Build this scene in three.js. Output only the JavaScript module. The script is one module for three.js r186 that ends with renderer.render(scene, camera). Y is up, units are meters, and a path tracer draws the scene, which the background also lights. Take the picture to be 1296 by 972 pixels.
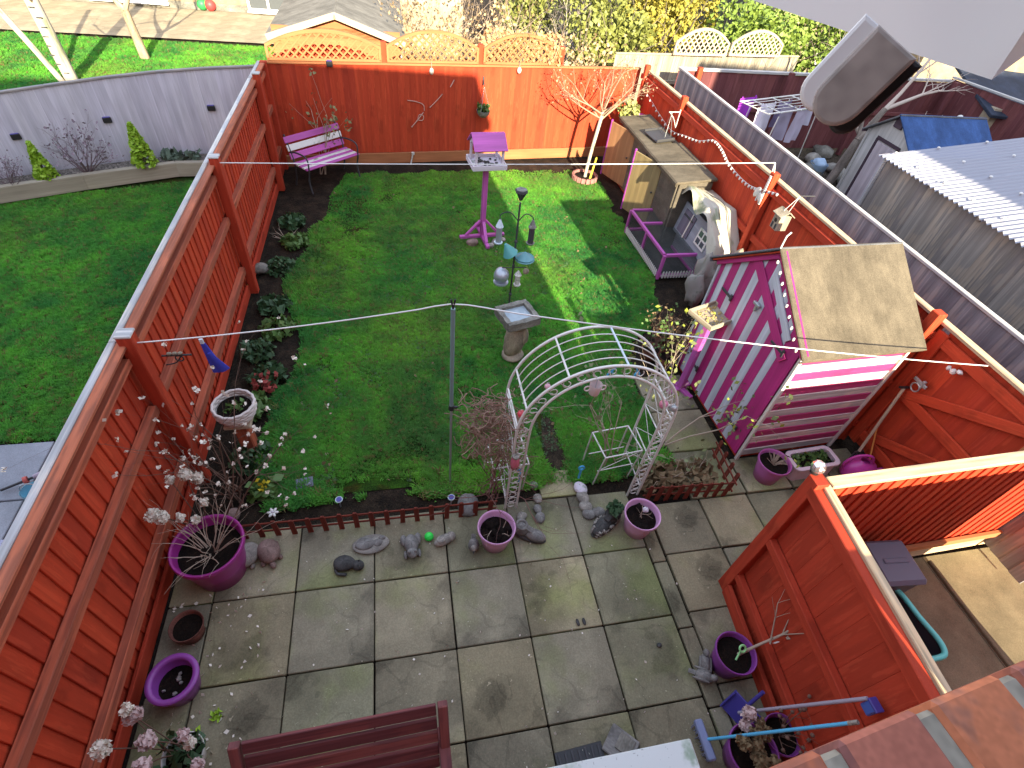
import * as THREE from 'three';
import { mergeGeometries } from 'three/addons/utils/BufferGeometryUtils.js';

// ---------------------------------------------------------------- camera, sky, sun, exposure
const H = 4.5, FPX = 663, CX = 648, CY = 486;
const scene = new THREE.Scene();
const camera = new THREE.PerspectiveCamera(2 * Math.atan(CY / FPX) * 180 / Math.PI, 4 / 3, 0.02, 600);
// axes of the garden (X across, Y up, Z towards the house) seen in the lens: found from the vanishing points of fences, slabs and posts
const AX = [0.97985107, -0.06096851, 0.19019653], AY = [0.0940744, -0.69914382, -0.70876507], AZ = [0.17618708, 0.71237684, -0.67932125];
camera.matrixAutoUpdate = true;
{
  const m = new THREE.Matrix4().makeBasis(
    new THREE.Vector3(AX[0], AY[0], AZ[0]),
    new THREE.Vector3(-AX[1], -AY[1], -AZ[1]),
    new THREE.Vector3(-AX[2], -AY[2], -AZ[2]));
  camera.quaternion.setFromRotationMatrix(m);
  camera.position.set(0, H, 0);
}
const renderer = new THREE.WebGLRenderer({ antialias: true });
renderer.setSize(1024, 768);
renderer.toneMapping = THREE.LinearToneMapping;
renderer.toneMappingExposure = 3.5;
renderer.shadowMap.enabled = true;
renderer.shadowMap.type = THREE.PCFSoftShadowMap;
const SUN_EL = 22.5 * Math.PI / 180, SUN_AZ = 4.6 * Math.PI / 180;
const sunDir = new THREE.Vector3(Math.sin(SUN_AZ) * Math.cos(SUN_EL), Math.sin(SUN_EL), Math.cos(SUN_AZ) * Math.cos(SUN_EL));
// a clear, slightly milky winter sky: paler towards the horizon and around the sun
{
  const w = 256, h = 128, d = new Float32Array(w * h * 4), dir = new THREE.Vector3();
  for (let j = 0; j < h; j++) for (let i = 0; i < w; i++) {
    const el = ((j + 0.5) / h - 0.5) * Math.PI, az = ((i + 0.5) / w - 0.5) * 2 * Math.PI;
    dir.set(Math.cos(el) * Math.cos(az), Math.sin(el), Math.cos(el) * Math.sin(az));
    const k = (j * w + i) * 4, t = Math.pow(Math.max(0, 1 - Math.max(0, dir.y)), 2.2), c = Math.max(0, dir.dot(sunDir)), glow = 0.45 * Math.pow(c, 24) + 0.19 * Math.pow(c, 4);
    if (dir.y >= 0) { d[k] = 0.325 + 0.235 * t + glow; d[k + 1] = 0.38 + 0.19 * t + glow * 0.93; d[k + 2] = 0.505 + 0.09 * t + glow * 0.8; }
    else { d[k] = 0.20; d[k + 1] = 0.19; d[k + 2] = 0.17; }
    d[k + 3] = 1;
  }
  const t = new THREE.DataTexture(d, w, h, THREE.RGBAFormat, THREE.FloatType); t.mapping = THREE.EquirectangularReflectionMapping; t.magFilter = THREE.LinearFilter; t.minFilter = THREE.LinearFilter; t.wrapS = THREE.RepeatWrapping; t.needsUpdate = true;
  scene.background = t; scene.environment = t;
}
const sun = new THREE.DirectionalLight(new THREE.Color(1, 0.87, 0.62), 5);
sun.name = 'sun';
sun.position.copy(sunDir).multiplyScalar(60);
sun.target.position.set(0, 0, -6);
sun.position.add(sun.target.position);
sun.castShadow = true;
sun.shadow.mapSize.set(4096, 4096);
Object.assign(sun.shadow.camera, { left: -22, right: 22, top: 22, bottom: -22, near: 1, far: 140 });
scene.add(sun, sun.target);

// ---------------------------------------------------------------- small helpers
const V = (x, y, z) => new THREE.Vector3(x, y, z);
let seed = 7;
function rnd() { seed = (seed + 0x6D2B79F5) | 0; let t = Math.imul(seed ^ (seed >>> 15), 1 | seed); t = (t + Math.imul(t ^ (t >>> 7), 61 | t)) ^ t; return ((t ^ (t >>> 14)) >>> 0) / 4294967296; }
const rr = (a, b) => a + (b - a) * rnd();
const pick = a => a[Math.floor(rnd() * a.length)];
const lerp = (a, b, t) => a + (b - a) * t;
const clamp = (x, a = 0, b = 1) => Math.min(b, Math.max(a, x));
const sst = (a, b, x) => { const t = clamp((x - a) / (b - a)); return t * t * (3 - 2 * t); };
// photo pixel -> direction -> point on a level, or on a plane across x or z
function ray(u, v) { const a = u - CX, b = v - CY, c = FPX; return V(AX[0] * a + AX[1] * b + AX[2] * c, AY[0] * a + AY[1] * b + AY[2] * c, AZ[0] * a + AZ[1] * b + AZ[2] * c); }
function P(u, v, y = 0) { const d = ray(u, v); return d.multiplyScalar((y - H) / d.y).add(V(0, H, 0)); }
function PX(u, v, x) { const d = ray(u, v); return d.multiplyScalar(x / d.x).add(V(0, H, 0)); }
function PZ(u, v, z) { const d = ray(u, v); return d.multiplyScalar(z / d.z).add(V(0, H, 0)); }

const names = {};
function numbered(n) { const k = names[n] || 0; names[n] = k + 1; return k ? n + '_' + String(k).padStart(3, '0') : n; }
function shade(o) { o.castShadow = true; o.receiveShadow = true; return o; }
function thing(name, label, category, pos = [0, 0, 0], turn = 0, group) {
  const o = new THREE.Group(); o.name = numbered(name); scene.add(o);
  o.position.set(pos.x ?? pos[0], pos.y ?? pos[1], pos.z ?? pos[2]); o.rotation.y = turn;
  o.userData = { label, category }; if (group) o.userData.group = group;
  return o;
}
function part(name, geo, mat, parent, pos, rot) {
  const o = shade(new THREE.Mesh(geo, mat)); o.name = name;
  if (pos) o.position.set(pos.x ?? pos[0], pos.y ?? pos[1], pos.z ?? pos[2]);
  if (rot) o.rotation.set(rot[0], rot[1], rot[2]);
  parent.add(o); return o;
}
function struct(name, geo, mat, pos) { const o = part(numbered(name), geo, mat, scene, pos); o.userData.kind = 'structure'; return o; }
function solo(name, label, category, geo, mat, pos, turn = 0, group) {
  const o = part(numbered(name), geo, mat, scene, pos, [0, turn, 0]); o.userData = { label, category }; if (group) o.userData.group = group; return o;
}
const UPV = V(0, 1, 0);
// turn a geometry or mesh whose long axis is y so that it runs from a to b
function span(o, a, b, roll = 0) {
  const d = b.clone().sub(a).normalize();
  o.position.copy(a).add(b).multiplyScalar(0.5);
  o.quaternion.setFromUnitVectors(UPV, d);
  if (roll) o.quaternion.multiply(new THREE.Quaternion().setFromAxisAngle(UPV, roll));
  return o;
}
// like span, but local x stays as level as the slope allows: for boards and rails
function lay(o, a, b, side) {
  const y = b.clone().sub(a).normalize();
  const z = side ? side.clone() : (Math.abs(y.y) > 0.95 ? V(0, 0, 1) : V(0, 1, 0));
  z.addScaledVector(y, -z.dot(y)).normalize();
  const x = V(0, 0, 0).crossVectors(y, z);
  o.position.copy(a).add(b).multiplyScalar(0.5);
  o.quaternion.setFromRotationMatrix(new THREE.Matrix4().makeBasis(x, y, z));
  return o;
}
const clean = g => { const n = g.index ? g.toNonIndexed() : g; for (const k of Object.keys(n.attributes)) if (!['position', 'normal', 'uv', 'color'].includes(k)) n.deleteAttribute(k); return n; };
const merge = list => { const c = list.map(clean); const withCol = c.some(g => g.attributes.color); if (!withCol) return mergeGeometries(c); for (const g of c) if (!g.attributes.color) g.setAttribute('color', new THREE.BufferAttribute(new Float32Array(g.attributes.position.count * 3).fill(1), 3)); return mergeGeometries(c); };
const dummy = new THREE.Object3D();
function moved(g, pos = [0, 0, 0], rot = [0, 0, 0], sc = [1, 1, 1]) {
  dummy.position.set(pos.x ?? pos[0], pos.y ?? pos[1], pos.z ?? pos[2]); dummy.rotation.set(...rot); dummy.scale.set(...sc); dummy.updateMatrix();
  return clean(g.clone()).applyMatrix4(dummy.matrix);
}
function spanned(g, a, b) { dummy.scale.set(1, 1, 1); span(dummy, a, b); dummy.updateMatrix(); return clean(g.clone()).applyMatrix4(dummy.matrix); }
// uv in metres, grain (v) along the longest side
function uvMetric(g, off = 0) {
  g = clean(g); g.computeBoundingBox(); const s = g.boundingBox.getSize(V()); const L = s.y >= s.x && s.y >= s.z ? 1 : s.x >= s.z ? 0 : 2;
  const p = g.attributes.position, n = g.attributes.normal, uv = new Float32Array(p.count * 2), q = [0, 0, 0];
  for (let i = 0; i < p.count; i++) {
    q[0] = p.getX(i); q[1] = p.getY(i); q[2] = p.getZ(i);
    const t = i - i % 3; let ax = 0, ay = 0, az = 0;
    for (let k = 0; k < 3; k++) { ax += n.getX(t + k); ay += n.getY(t + k); az += n.getZ(t + k); }
    ax = Math.abs(ax); ay = Math.abs(ay); az = Math.abs(az);
    const D = ax >= ay && ax >= az ? 0 : ay >= az ? 1 : 2;
    const rest = [0, 1, 2].filter(k => k !== D); let a, b;
    if (rest.includes(L)) { b = L; a = rest[0] === L ? rest[1] : rest[0]; } else { a = rest[0]; b = rest[1]; }
    uv[2 * i] = q[a] + off * 0.37 + D * 0.21; uv[2 * i + 1] = q[b] + off * 0.613;
  }
  g.setAttribute('uv', new THREE.BufferAttribute(uv, 2)); return g;
}
const gcache = {};
// chamfered box, 44 triangles
function cb(w, h, d, b = 0.004, variant = 0) {
  const key = [w, h, d].map(x => x.toFixed(4)).join() + ',' + b + ',' + variant; if (gcache[key]) return gcache[key];
  b = Math.min(b, w * 0.45, h * 0.45, d * 0.45);
  const X = w / 2, Y = h / 2, Z = d / 2, pos = [];
  const c = (sx, sy, sz, ax) => [sx * (ax === 0 ? X : X - b), sy * (ax === 1 ? Y : Y - b), sz * (ax === 2 ? Z : Z - b)];
  const tri = (p, q, r) => { const n = [(q[1] - p[1]) * (r[2] - p[2]) - (q[2] - p[2]) * (r[1] - p[1]), (q[2] - p[2]) * (r[0] - p[0]) - (q[0] - p[0]) * (r[2] - p[2]), (q[0] - p[0]) * (r[1] - p[1]) - (q[1] - p[1]) * (r[0] - p[0])];
    const m = [p[0] + q[0] + r[0], p[1] + q[1] + r[1], p[2] + q[2] + r[2]];
    if (n[0] * m[0] + n[1] * m[1] + n[2] * m[2] < 0) pos.push(...p, ...r, ...q); else pos.push(...p, ...q, ...r); };
  const quad = (p, q, r, s) => { tri(p, q, r); tri(p, r, s); };
  for (const s of [-1, 1]) {
    quad(c(s, -1, -1, 0), c(s, 1, -1, 0), c(s, 1, 1, 0), c(s, -1, 1, 0));
    quad(c(-1, s, -1, 1), c(1, s, -1, 1), c(1, s, 1, 1), c(-1, s, 1, 1));
    quad(c(-1, -1, s, 2), c(1, -1, s, 2), c(1, 1, s, 2), c(-1, 1, s, 2));
    for (const t of [-1, 1]) {
      quad(c(s, t, -1, 0), c(s, t, 1, 0), c(s, t, 1, 1), c(s, t, -1, 1));
      quad(c(s, -1, t, 0), c(s, 1, t, 0), c(s, 1, t, 2), c(s, -1, t, 2));
      quad(c(-1, s, t, 1), c(1, s, t, 1), c(1, s, t, 2), c(-1, s, t, 2));
      for (const r of [-1, 1]) tri(c(s, t, r, 0), c(s, t, r, 1), c(s, t, r, 2));
    }
  }
  const g = new THREE.BufferGeometry(); g.setAttribute('position', new THREE.Float32BufferAttribute(pos, 3)); g.computeVertexNormals();
  return gcache[key] = uvMetric(g, variant);
}
function box(w, h, d, variant = 0) { const key = 'b' + [w, h, d].map(x => x.toFixed(4)).join() + ',' + variant; return gcache[key] || (gcache[key] = uvMetric(new THREE.BoxGeometry(w, h, d), variant)); }
function cyl(r0, r1, len, seg = 10, open = false) { const key = 'c' + [r0, r1, len].map(x => x.toFixed(4)).join() + ',' + seg + open; return gcache[key] || (gcache[key] = clean(new THREE.CylinderGeometry(r1, r0, len, seg, 1, open))); }
function rod(a, b, r, seg = 6, r2 = r) { return spanned(cyl(r, r2, a.distanceTo(b), seg), a, b); }
function beam(a, b, w, d, variant = 0) { const o = new THREE.Object3D(); lay(o, a, b); o.updateMatrix(); return cb(w, a.distanceTo(b), d, 0.004, variant).clone().applyMatrix4(o.matrix); }
function tube(pts, r, n = 24, seg = 6, closed = false) { return clean(new THREE.TubeGeometry(new THREE.CatmullRomCurve3(pts, closed), n, r, seg, closed)); }
function lathe(prof, seg = 28) { return clean(new THREE.LatheGeometry(prof.map(p => new THREE.Vector2(p[0], p[1])), seg)); }
function extr(pts, depth, bevel = 0) { const s = new THREE.Shape(pts.map(p => new THREE.Vector2(p[0], p[1]))); const g = new THREE.ExtrudeGeometry(s, { depth, bevelEnabled: bevel > 0, bevelSize: bevel, bevelThickness: bevel, bevelSegments: 1, steps: 1 }); return uvMetric(g); }
// prism standing between two levels over a floor outline
function prism(pts, y0, y1) { const g = extr(pts.map(p => [p[0], -p[1]]), y1 - y0); g.rotateX(-Math.PI / 2); g.translate(0, y0, 0); return uvMetric(g); }
// lump: a rounded stone-like body with an uneven surface
function lump(rx, ry, rz, rough = 0.12, s = 1, det = 3) {
  const g = new THREE.IcosahedronGeometry(1, det), p = g.attributes.position, v = V();
  for (let i = 0; i < p.count; i++) {
    v.fromBufferAttribute(p, i); const k = 1 + rough * (noise3(v.x * 1.3 + s * 7.1, v.y * 1.3 + s * 3.3, v.z * 1.3 - s * 5.7) + 0.5 * noise3(v.x * 3.1 + s, v.y * 3.1, v.z * 3.1));
    p.setXYZ(i, v.x * rx * k, v.y * ry * k, v.z * rz * k);
  }
  g.computeVertexNormals(); const n = g.attributes.normal; // smooth normals of the uneven body
  const acc = new Map(), key = i => [p.getX(i), p.getY(i), p.getZ(i)].map(x => x.toFixed(4)).join();
  for (let i = 0; i < p.count; i++) { const k = key(i); const a = acc.get(k) || acc.set(k, V()).get(k); a.add(v.fromBufferAttribute(n, i)); }
  for (let i = 0; i < p.count; i++) { const a = acc.get(key(i)).clone().normalize(); n.setXYZ(i, a.x, a.y, a.z); }
  return clean(g);
}
function hash3(x, y, z) { let h = Math.imul(x, 374761393) ^ Math.imul(y, 668265263) ^ Math.imul(z, 2147483647 ^ 0x5bd1e995); h = Math.imul(h ^ (h >>> 13), 1274126177); return ((h ^ (h >>> 16)) >>> 0) / 4294967296; }
function noise3(x, y, z) {
  const X = Math.floor(x), Y = Math.floor(y), Z = Math.floor(z), f = t => t * t * (3 - 2 * t), a = f(x - X), b = f(y - Y), c = f(z - Z);
  const L = (dz) => lerp(lerp(hash3(X, Y, Z + dz), hash3(X + 1, Y, Z + dz), a), lerp(hash3(X, Y + 1, Z + dz), hash3(X + 1, Y + 1, Z + dz), a), b);
  return lerp(L(0), L(1), c) * 2 - 1;
}
// tiling noise on the unit square
function tn(u, v, fx, fy, s) {
  u *= fx; v *= fy; const X = Math.floor(u), Y = Math.floor(v), f = t => t * t * (3 - 2 * t), a = f(u - X), b = f(v - Y);
  const h = (i, j) => hash3(((X + i) % fx + fx) % fx, ((Y + j) % fy + fy) % fy, s);
  return lerp(lerp(h(0, 0), h(1, 0), a), lerp(h(0, 1), h(1, 1), a), b);
}
function fb(u, v, fx, fy, s, o = 4) { let r = 0, w = 0.5, t = 0; for (let k = 0; k < o; k++) { r += w * tn(u, v, fx << k, fy << k, s + k * 17); t += w; w *= 0.55; } return r / t; }
function tex(size, fn, srgb = true, rep = 1) {
  const d = new Uint8Array(size * size * 4);
  for (let j = 0; j < size; j++) for (let i = 0; i < size; i++) { const c = fn((i + 0.5) / size, (j + 0.5) / size), k = (j * size + i) * 4; const r = Array.isArray(c) ? c : [c, c, c]; d[k] = clamp(r[0]) * 255; d[k + 1] = clamp(r[1]) * 255; d[k + 2] = clamp(r[2]) * 255; d[k + 3] = 255; }
  const t = new THREE.DataTexture(d, size, size, THREE.RGBAFormat); t.wrapS = t.wrapT = THREE.RepeatWrapping; t.magFilter = THREE.LinearFilter; t.minFilter = THREE.LinearMipmapLinearFilter; t.generateMipmaps = true;
  if (srgb) t.colorSpace = THREE.SRGBColorSpace; t.repeat.set(rep, rep); t.needsUpdate = true; return t;
}
const col = (r, g, b) => new THREE.Color().setRGB(r, g, b);
function mat(c, o = {}) { const r = o.roughness ?? 0.75; return new THREE.MeshPhysicalMaterial({ color: Array.isArray(c) ? col(...c) : c, roughness: 0.75, specularIntensity: r >= 0.7 ? 0.45 : 1, ...o }); }
function mats(list, o) { return list.map(c => mat(c, o)); }
// ---------------------------------------------------------------- surfaces (colour, grain and fine relief only)
const T = {};
T.wood = tex(512, (u, v) => { const w = fb(u, v, 24, 1, 3, 4), k = fb(u, v, 3, 2, 9, 3), f = tn(u, v, 200, 6, 5); return 0.74 + 0.24 * w + 0.1 * k + 0.06 * f - 0.06; });
T.woodB = tex(512, (u, v) => 0.35 + 0.5 * fb(u, v, 40, 1, 13, 4) + 0.15 * tn(u, v, 220, 8, 4), false);
T.stain = tex(512, (u, v) => { const w = fb(u, v, 30, 2, 23, 4), k = fb(u, v, 4, 3, 29, 4), p = tn(u, v, 120, 30, 31) * tn(u, v, 60, 60, 33); const s = 0.84 + 0.2 * w - 0.14 * sst(0.55, 0.8, k); const sc = fb(u, v, 26, 3, 37, 4), d = (p > 0.72 ? 0.16 : 0) + 0.14 * sst(0.64, 0.72, sc); return [s + d * 0.5, s * 0.97 + d, s * 0.96 + d]; });
T.worn = tex(512, (u, v) => { const w = fb(u, v, 40, 2, 41, 4), k = fb(u, v, 5, 4, 47, 4), s = 0.70 + 0.32 * w; const r = sst(0.48, 0.62, k * 0.6 + w * 0.4); return [s + 0.1 * r, s + 0.07 * r, s + 0.03 * r]; });
T.slab = tex(1024, (u, v) => {
  const a = fb(u, v, 4, 4, 51, 6), b = fb(u, v, 9, 9, 57, 5), g = fb(u, v, 3, 3, 63, 5), f = tn(u, v, 340, 340, 67), sp = tn(u, v, 150, 150, 71);
  let s = 0.62 + 0.34 * (a - 0.5) + 0.22 * (b - 0.5) + 0.09 * (f - 0.5);
  const ridge = Math.abs(fb(u + 0.1 * b, v * 1.7 % 1, 5, 5, 73, 3) - 0.5); if (ridge < 0.012) s -= 0.05;
  const G = sst(0.55, 0.78, g) * 0.4, D = sst(0.6, 0.72, fb(u, v, 7, 7, 79, 5));
  const lichen = sp > 0.965 ? 0.22 : 0; s = s - 0.09 * D + lichen;
  return [s * (1.04 - 0.16 * G), s * (1.02 + 0.03 * G), s * (0.93 - 0.38 * G) + lichen * 0.1];
});
T.slabB = tex(1024, (u, v) => 0.5 + 0.6 * (fb(u, v, 6, 6, 51, 6) - 0.5) + 0.25 * (fb(u, v, 40, 40, 77, 3) - 0.5), false);
T.felt = tex(512, (u, v) => { const f = tn(u, v, 250, 250, 81), m = fb(u, v, 5, 5, 83, 4), st = fb(u, v, 6, 30, 88, 3); return 0.76 + 0.2 * (f - 0.5) + 0.3 * (m - 0.5) + 0.12 * (st - 0.5); });
T.speck = tex(512, (u, v) => 0.5 + 0.5 * fb(u, v, 60, 60, 91, 3), false);
T.soil = tex(512, (u, v) => { const a = fb(u, v, 8, 8, 95, 5), b = tn(u, v, 150, 150, 97), s = 0.42 + 0.5 * (a - 0.5) + 0.3 * (b - 0.5); const l = tn(u, v, 70, 70, 99) > 0.93 ? 0.25 : 0; return [s + l, s * 0.9 + l * 0.8, s * 0.78 + l * 0.5]; });
T.turf = tex(512, (u, v) => { const a = fb(u, v, 6, 6, 103, 5), b = tn(u, v, 180, 180, 107), s = 0.6 + 0.6 * (a - 0.5) + 0.5 * (b - 0.5), d = sst(0.58, 0.72, fb(u, v, 4, 4, 109, 4)); return [s * (0.66 + 0.25 * d), s * (0.78 - 0.08 * d), s * 0.42]; });
T.gravel = tex(512, (u, v) => { const c = tn(u, v, 90, 90, 113), f = tn(u, v, 45, 45, 115), s = 0.45 + 0.35 * (c - 0.5) + 0.3 * (f - 0.5); return [s * 1.02, s * 0.97, s * 0.9]; });
T.brick = tex(512, (u, v) => { const a = fb(u, v, 9, 9, 121, 5), f = tn(u, v, 160, 160, 123), d = sst(0.56, 0.72, fb(u, v, 14, 14, 127, 4)); const s = 0.93 + 0.25 * (a - 0.5) + 0.1 * (f - 0.5) - 0.16 * d; return [s, s * (0.98 + 0.08 * d), s * (0.95 + 0.2 * d)]; }, true, 2.2);
T.conc = tex(512, (u, v) => { const a = fb(u, v, 5, 5, 131, 5), f = tn(u, v, 220, 220, 133); return 0.78 + 0.3 * (a - 0.5) + 0.14 * (f - 0.5); });
T.rock = tex(256, (u, v) => { const a = fb(u, v, 8, 4, 141, 5), f = tn(u, v, 128, 64, 143); return 0.74 + 0.5 * (a - 0.5) + 0.16 * (f - 0.5); });
T.dirt = tex(512, (u, v) => { const a = fb(u, v, 6, 6, 151, 5), d = sst(0.55, 0.75, a), f = tn(u, v, 90, 90, 153) > 0.94 ? 0.2 : 0; return [0.93 - 0.28 * d - f, 0.93 - 0.22 * d - f, 0.92 - 0.3 * d - f]; });
T.pave = tex(512, (u, v) => { const a = fb(u, v, 4, 4, 161, 5), f = tn(u, v, 200, 200, 163); return 0.8 + 0.22 * (a - 0.5) + 0.1 * (f - 0.5); });

const wb = { map: T.wood, bumpMap: T.woodB, bumpScale: 0.002, roughness: 0.8 };
const sb = { map: T.stain, bumpMap: T.woodB, bumpScale: 0.002, roughness: 0.78 };
const M = {
  red: mats([[0.54, 0.068, 0.027], [0.50, 0.062, 0.025], [0.57, 0.075, 0.029], [0.47, 0.058, 0.026]], sb),
  edging: mat([0.20, 0.045, 0.03], { ...sb, map: T.worn }),
  rail: mat([0.46, 0.13, 0.075], { ...sb, map: T.worn }),
  cap: mat([0.46, 0.15, 0.085], { ...sb, map: T.worn }),
  capPale: mat([0.66, 0.50, 0.33], { map: T.worn, bumpMap: T.woodB, bumpScale: 0.002 }),
  capGrey: mat([0.60, 0.60, 0.60], { map: T.worn, bumpMap: T.woodB, bumpScale: 0.003 }),
  lath: mat([0.52, 0.20, 0.085], wb), lathPale: mat([0.62, 0.5, 0.36], wb),
  grey: mats([[0.30, 0.30, 0.33], [0.34, 0.34, 0.37], [0.27, 0.27, 0.30], [0.37, 0.36, 0.38]], { ...wb, map: T.worn }),
  greyWarm: mats([[0.34, 0.30, 0.27], [0.38, 0.34, 0.31], [0.30, 0.265, 0.25]], { ...wb, map: T.worn }),
  greySmooth: mats([[0.73, 0.71, 0.80], [0.76, 0.74, 0.82], [0.70, 0.68, 0.78]], { ...wb, bumpScale: 0.001 }),
  maroon: mats([[0.17, 0.06, 0.065], [0.15, 0.052, 0.058], [0.19, 0.068, 0.07]], sb),
  pale: mats([[0.40, 0.36, 0.29], [0.36, 0.32, 0.26], [0.43, 0.39, 0.31]], { ...wb, map: T.worn }),
  sleeper: mat([0.50, 0.44, 0.34], wb),
  pink: mat([0.54, 0.03, 0.22], { map: T.wood, bumpMap: T.woodB, bumpScale: 0.001, roughness: 0.55 }),
  pinkWorn: mat([0.48, 0.045, 0.19], { map: T.stain, bumpMap: T.woodB, bumpScale: 0.0015, roughness: 0.6 }),
  white: mat([0.66, 0.70, 0.78], { map: T.wood, bumpMap: T.woodB, bumpScale: 0.001, roughness: 0.55 }),
  whiteWorn: mat([0.78, 0.75, 0.73], { map: T.worn, bumpMap: T.woodB, bumpScale: 0.002, roughness: 0.7 }),
  mauve: mat([0.60, 0.12, 0.48], { map: T.wood, roughness: 0.5 }), mauveDeep: mat([0.36, 0.06, 0.40], { map: T.stain, roughness: 0.5 }),
  lilac: mat([0.74, 0.68, 0.78], { map: T.dirt, roughness: 0.5 }),
  felt: mat([0.215, 0.18, 0.13], { map: T.felt, bumpMap: T.speck, bumpScale: 0.002, roughness: 0.95 }),
  feltGrey: mat([0.22, 0.225, 0.24], { map: T.felt, bumpMap: T.speck, bumpScale: 0.002, roughness: 0.95 }),
  soil: mat([0.13, 0.11, 0.09], { map: T.soil, bumpMap: T.speck, bumpScale: 0.02, roughness: 1 }),
  compost: mat([0.05, 0.035, 0.028], { map: T.soil, bumpMap: T.speck, bumpScale: 0.01, roughness: 1 }),
  turf: mat([0.13, 0.26, 0.06], { map: T.turf, roughness: 1 }),
  gravel: mat([0.34, 0.29, 0.24], { map: T.gravel, bumpMap: T.speck, bumpScale: 0.015, roughness: 1 }),
  path: mat([0.34, 0.28, 0.17], { map: T.conc, bumpMap: T.slabB, bumpScale: 0.004, roughness: 0.95 }),
  metalWhite: mat([0.82, 0.80, 0.78], { map: T.dirt, roughness: 0.45, metalness: 0.1 }),
  metalBlue: mat([0.55, 0.66, 0.72], { roughness: 0.45 }),
  steel: mat([0.42, 0.46, 0.47], { roughness: 0.4, metalness: 0.6 }),
  black: mat([0.02, 0.02, 0.022], { roughness: 0.5 }), iron: mat([0.045, 0.045, 0.05], { roughness: 0.6 }),
  rope: mat([0.72, 0.72, 0.70], { roughness: 0.8 }),
  purple: mat([0.25, 0.055, 0.30], { roughness: 0.4 }), purpleDeep: mat([0.32, 0.03, 0.23], { roughness: 0.35 }),
  pinkPot: mat([0.66, 0.36, 0.58], { roughness: 0.4 }), magenta: mat([0.55, 0.06, 0.36], { roughness: 0.3 }), pinkPot2: mat([0.45, 0.12, 0.36], { roughness: 0.4 }),
  terra: mat([0.30, 0.12, 0.09], { map: T.rock, roughness: 0.8 }),
  stone: mat([0.36, 0.34, 0.29], { map: T.rock, bumpMap: T.speck, bumpScale: 0.002, roughness: 0.9 }),
  stonePale: mat([0.50, 0.46, 0.40], { map: T.rock, roughness: 0.9 }), stoneGrey: mat([0.37, 0.355, 0.33], { map: T.rock, roughness: 0.9 }),
  stoneCream: mat([0.58, 0.49, 0.36], { map: T.rock, bumpMap: T.speck, bumpScale: 0.003, roughness: 0.9 }), stonePink: mat([0.42, 0.28, 0.24], { map: T.rock, roughness: 0.9 }), stoneDark: mat([0.12, 0.12, 0.115], { map: T.rock, roughness: 0.9 }),
  water: new THREE.MeshPhysicalMaterial({ color: col(0.32, 0.38, 0.42), roughness: 0.05, metalness: 0 }),
  twig: mat([0.16, 0.10, 0.075], { roughness: 0.9 }), twigPale: mat([0.42, 0.34, 0.26], { roughness: 0.9 }), twigRed: mat([0.20, 0.10, 0.085], { roughness: 0.9 }),
  bark: mat([0.34, 0.28, 0.22], { map: T.rock, roughness: 0.95 }), birch: mat([0.52, 0.46, 0.39], { map: T.dirt, roughness: 0.9 }),
  leafD: mat([0.035, 0.085, 0.03], { roughness: 0.6, side: THREE.DoubleSide }), leafM: mat([0.075, 0.15, 0.03], { roughness: 0.6, side: THREE.DoubleSide }), leafY: mat([0.22, 0.26, 0.03], { roughness: 0.6, side: THREE.DoubleSide }), leafL: mat([0.28, 0.46, 0.03], { roughness: 0.6, side: THREE.DoubleSide }), leafB: mat([0.20, 0.14, 0.075], { roughness: 0.8, side: THREE.DoubleSide }), leafP: mat([0.22, 0.17, 0.20], { roughness: 0.8, side: THREE.DoubleSide }),
  petal: mat([0.72, 0.66, 0.56], { roughness: 0.9, side: THREE.DoubleSide }), petalPink: mat([0.56, 0.42, 0.40], { roughness: 0.9, side: THREE.DoubleSide }),
  brick: mats([[0.62, 0.21, 0.12], [0.52, 0.19, 0.13], [0.66, 0.24, 0.13], [0.48, 0.18, 0.135]], { map: T.brick, bumpMap: T.slabB, bumpScale: 0.002, roughness: 0.9 }),
  mortar: mat([0.62, 0.57, 0.46], { map: T.conc, bumpMap: T.speck, bumpScale: 0.003, roughness: 1 }),
  upvc: mat([0.86, 0.84, 0.82], { roughness: 0.4 }), upvcBeige: mat([0.84, 0.72, 0.64], { map: T.conc, roughness: 0.6 }),
  render: mat([0.66, 0.55, 0.40], { map: T.conc, roughness: 0.95 }), glass: new THREE.MeshPhysicalMaterial({ color: col(0.08, 0.09, 0.1), roughness: 0.05 }),
  benchRed: mats([[0.20, 0.07, 0.075], [0.17, 0.06, 0.065], [0.23, 0.085, 0.085]], { ...sb, map: T.worn }),
  teal: mat([0.13, 0.58, 0.52], { roughness: 0.4 }), blue: mat([0.05, 0.35, 0.62], { roughness: 0.35 }), navy: mat([0.06, 0.05, 0.28], { roughness: 0.4 }),
};
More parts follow.
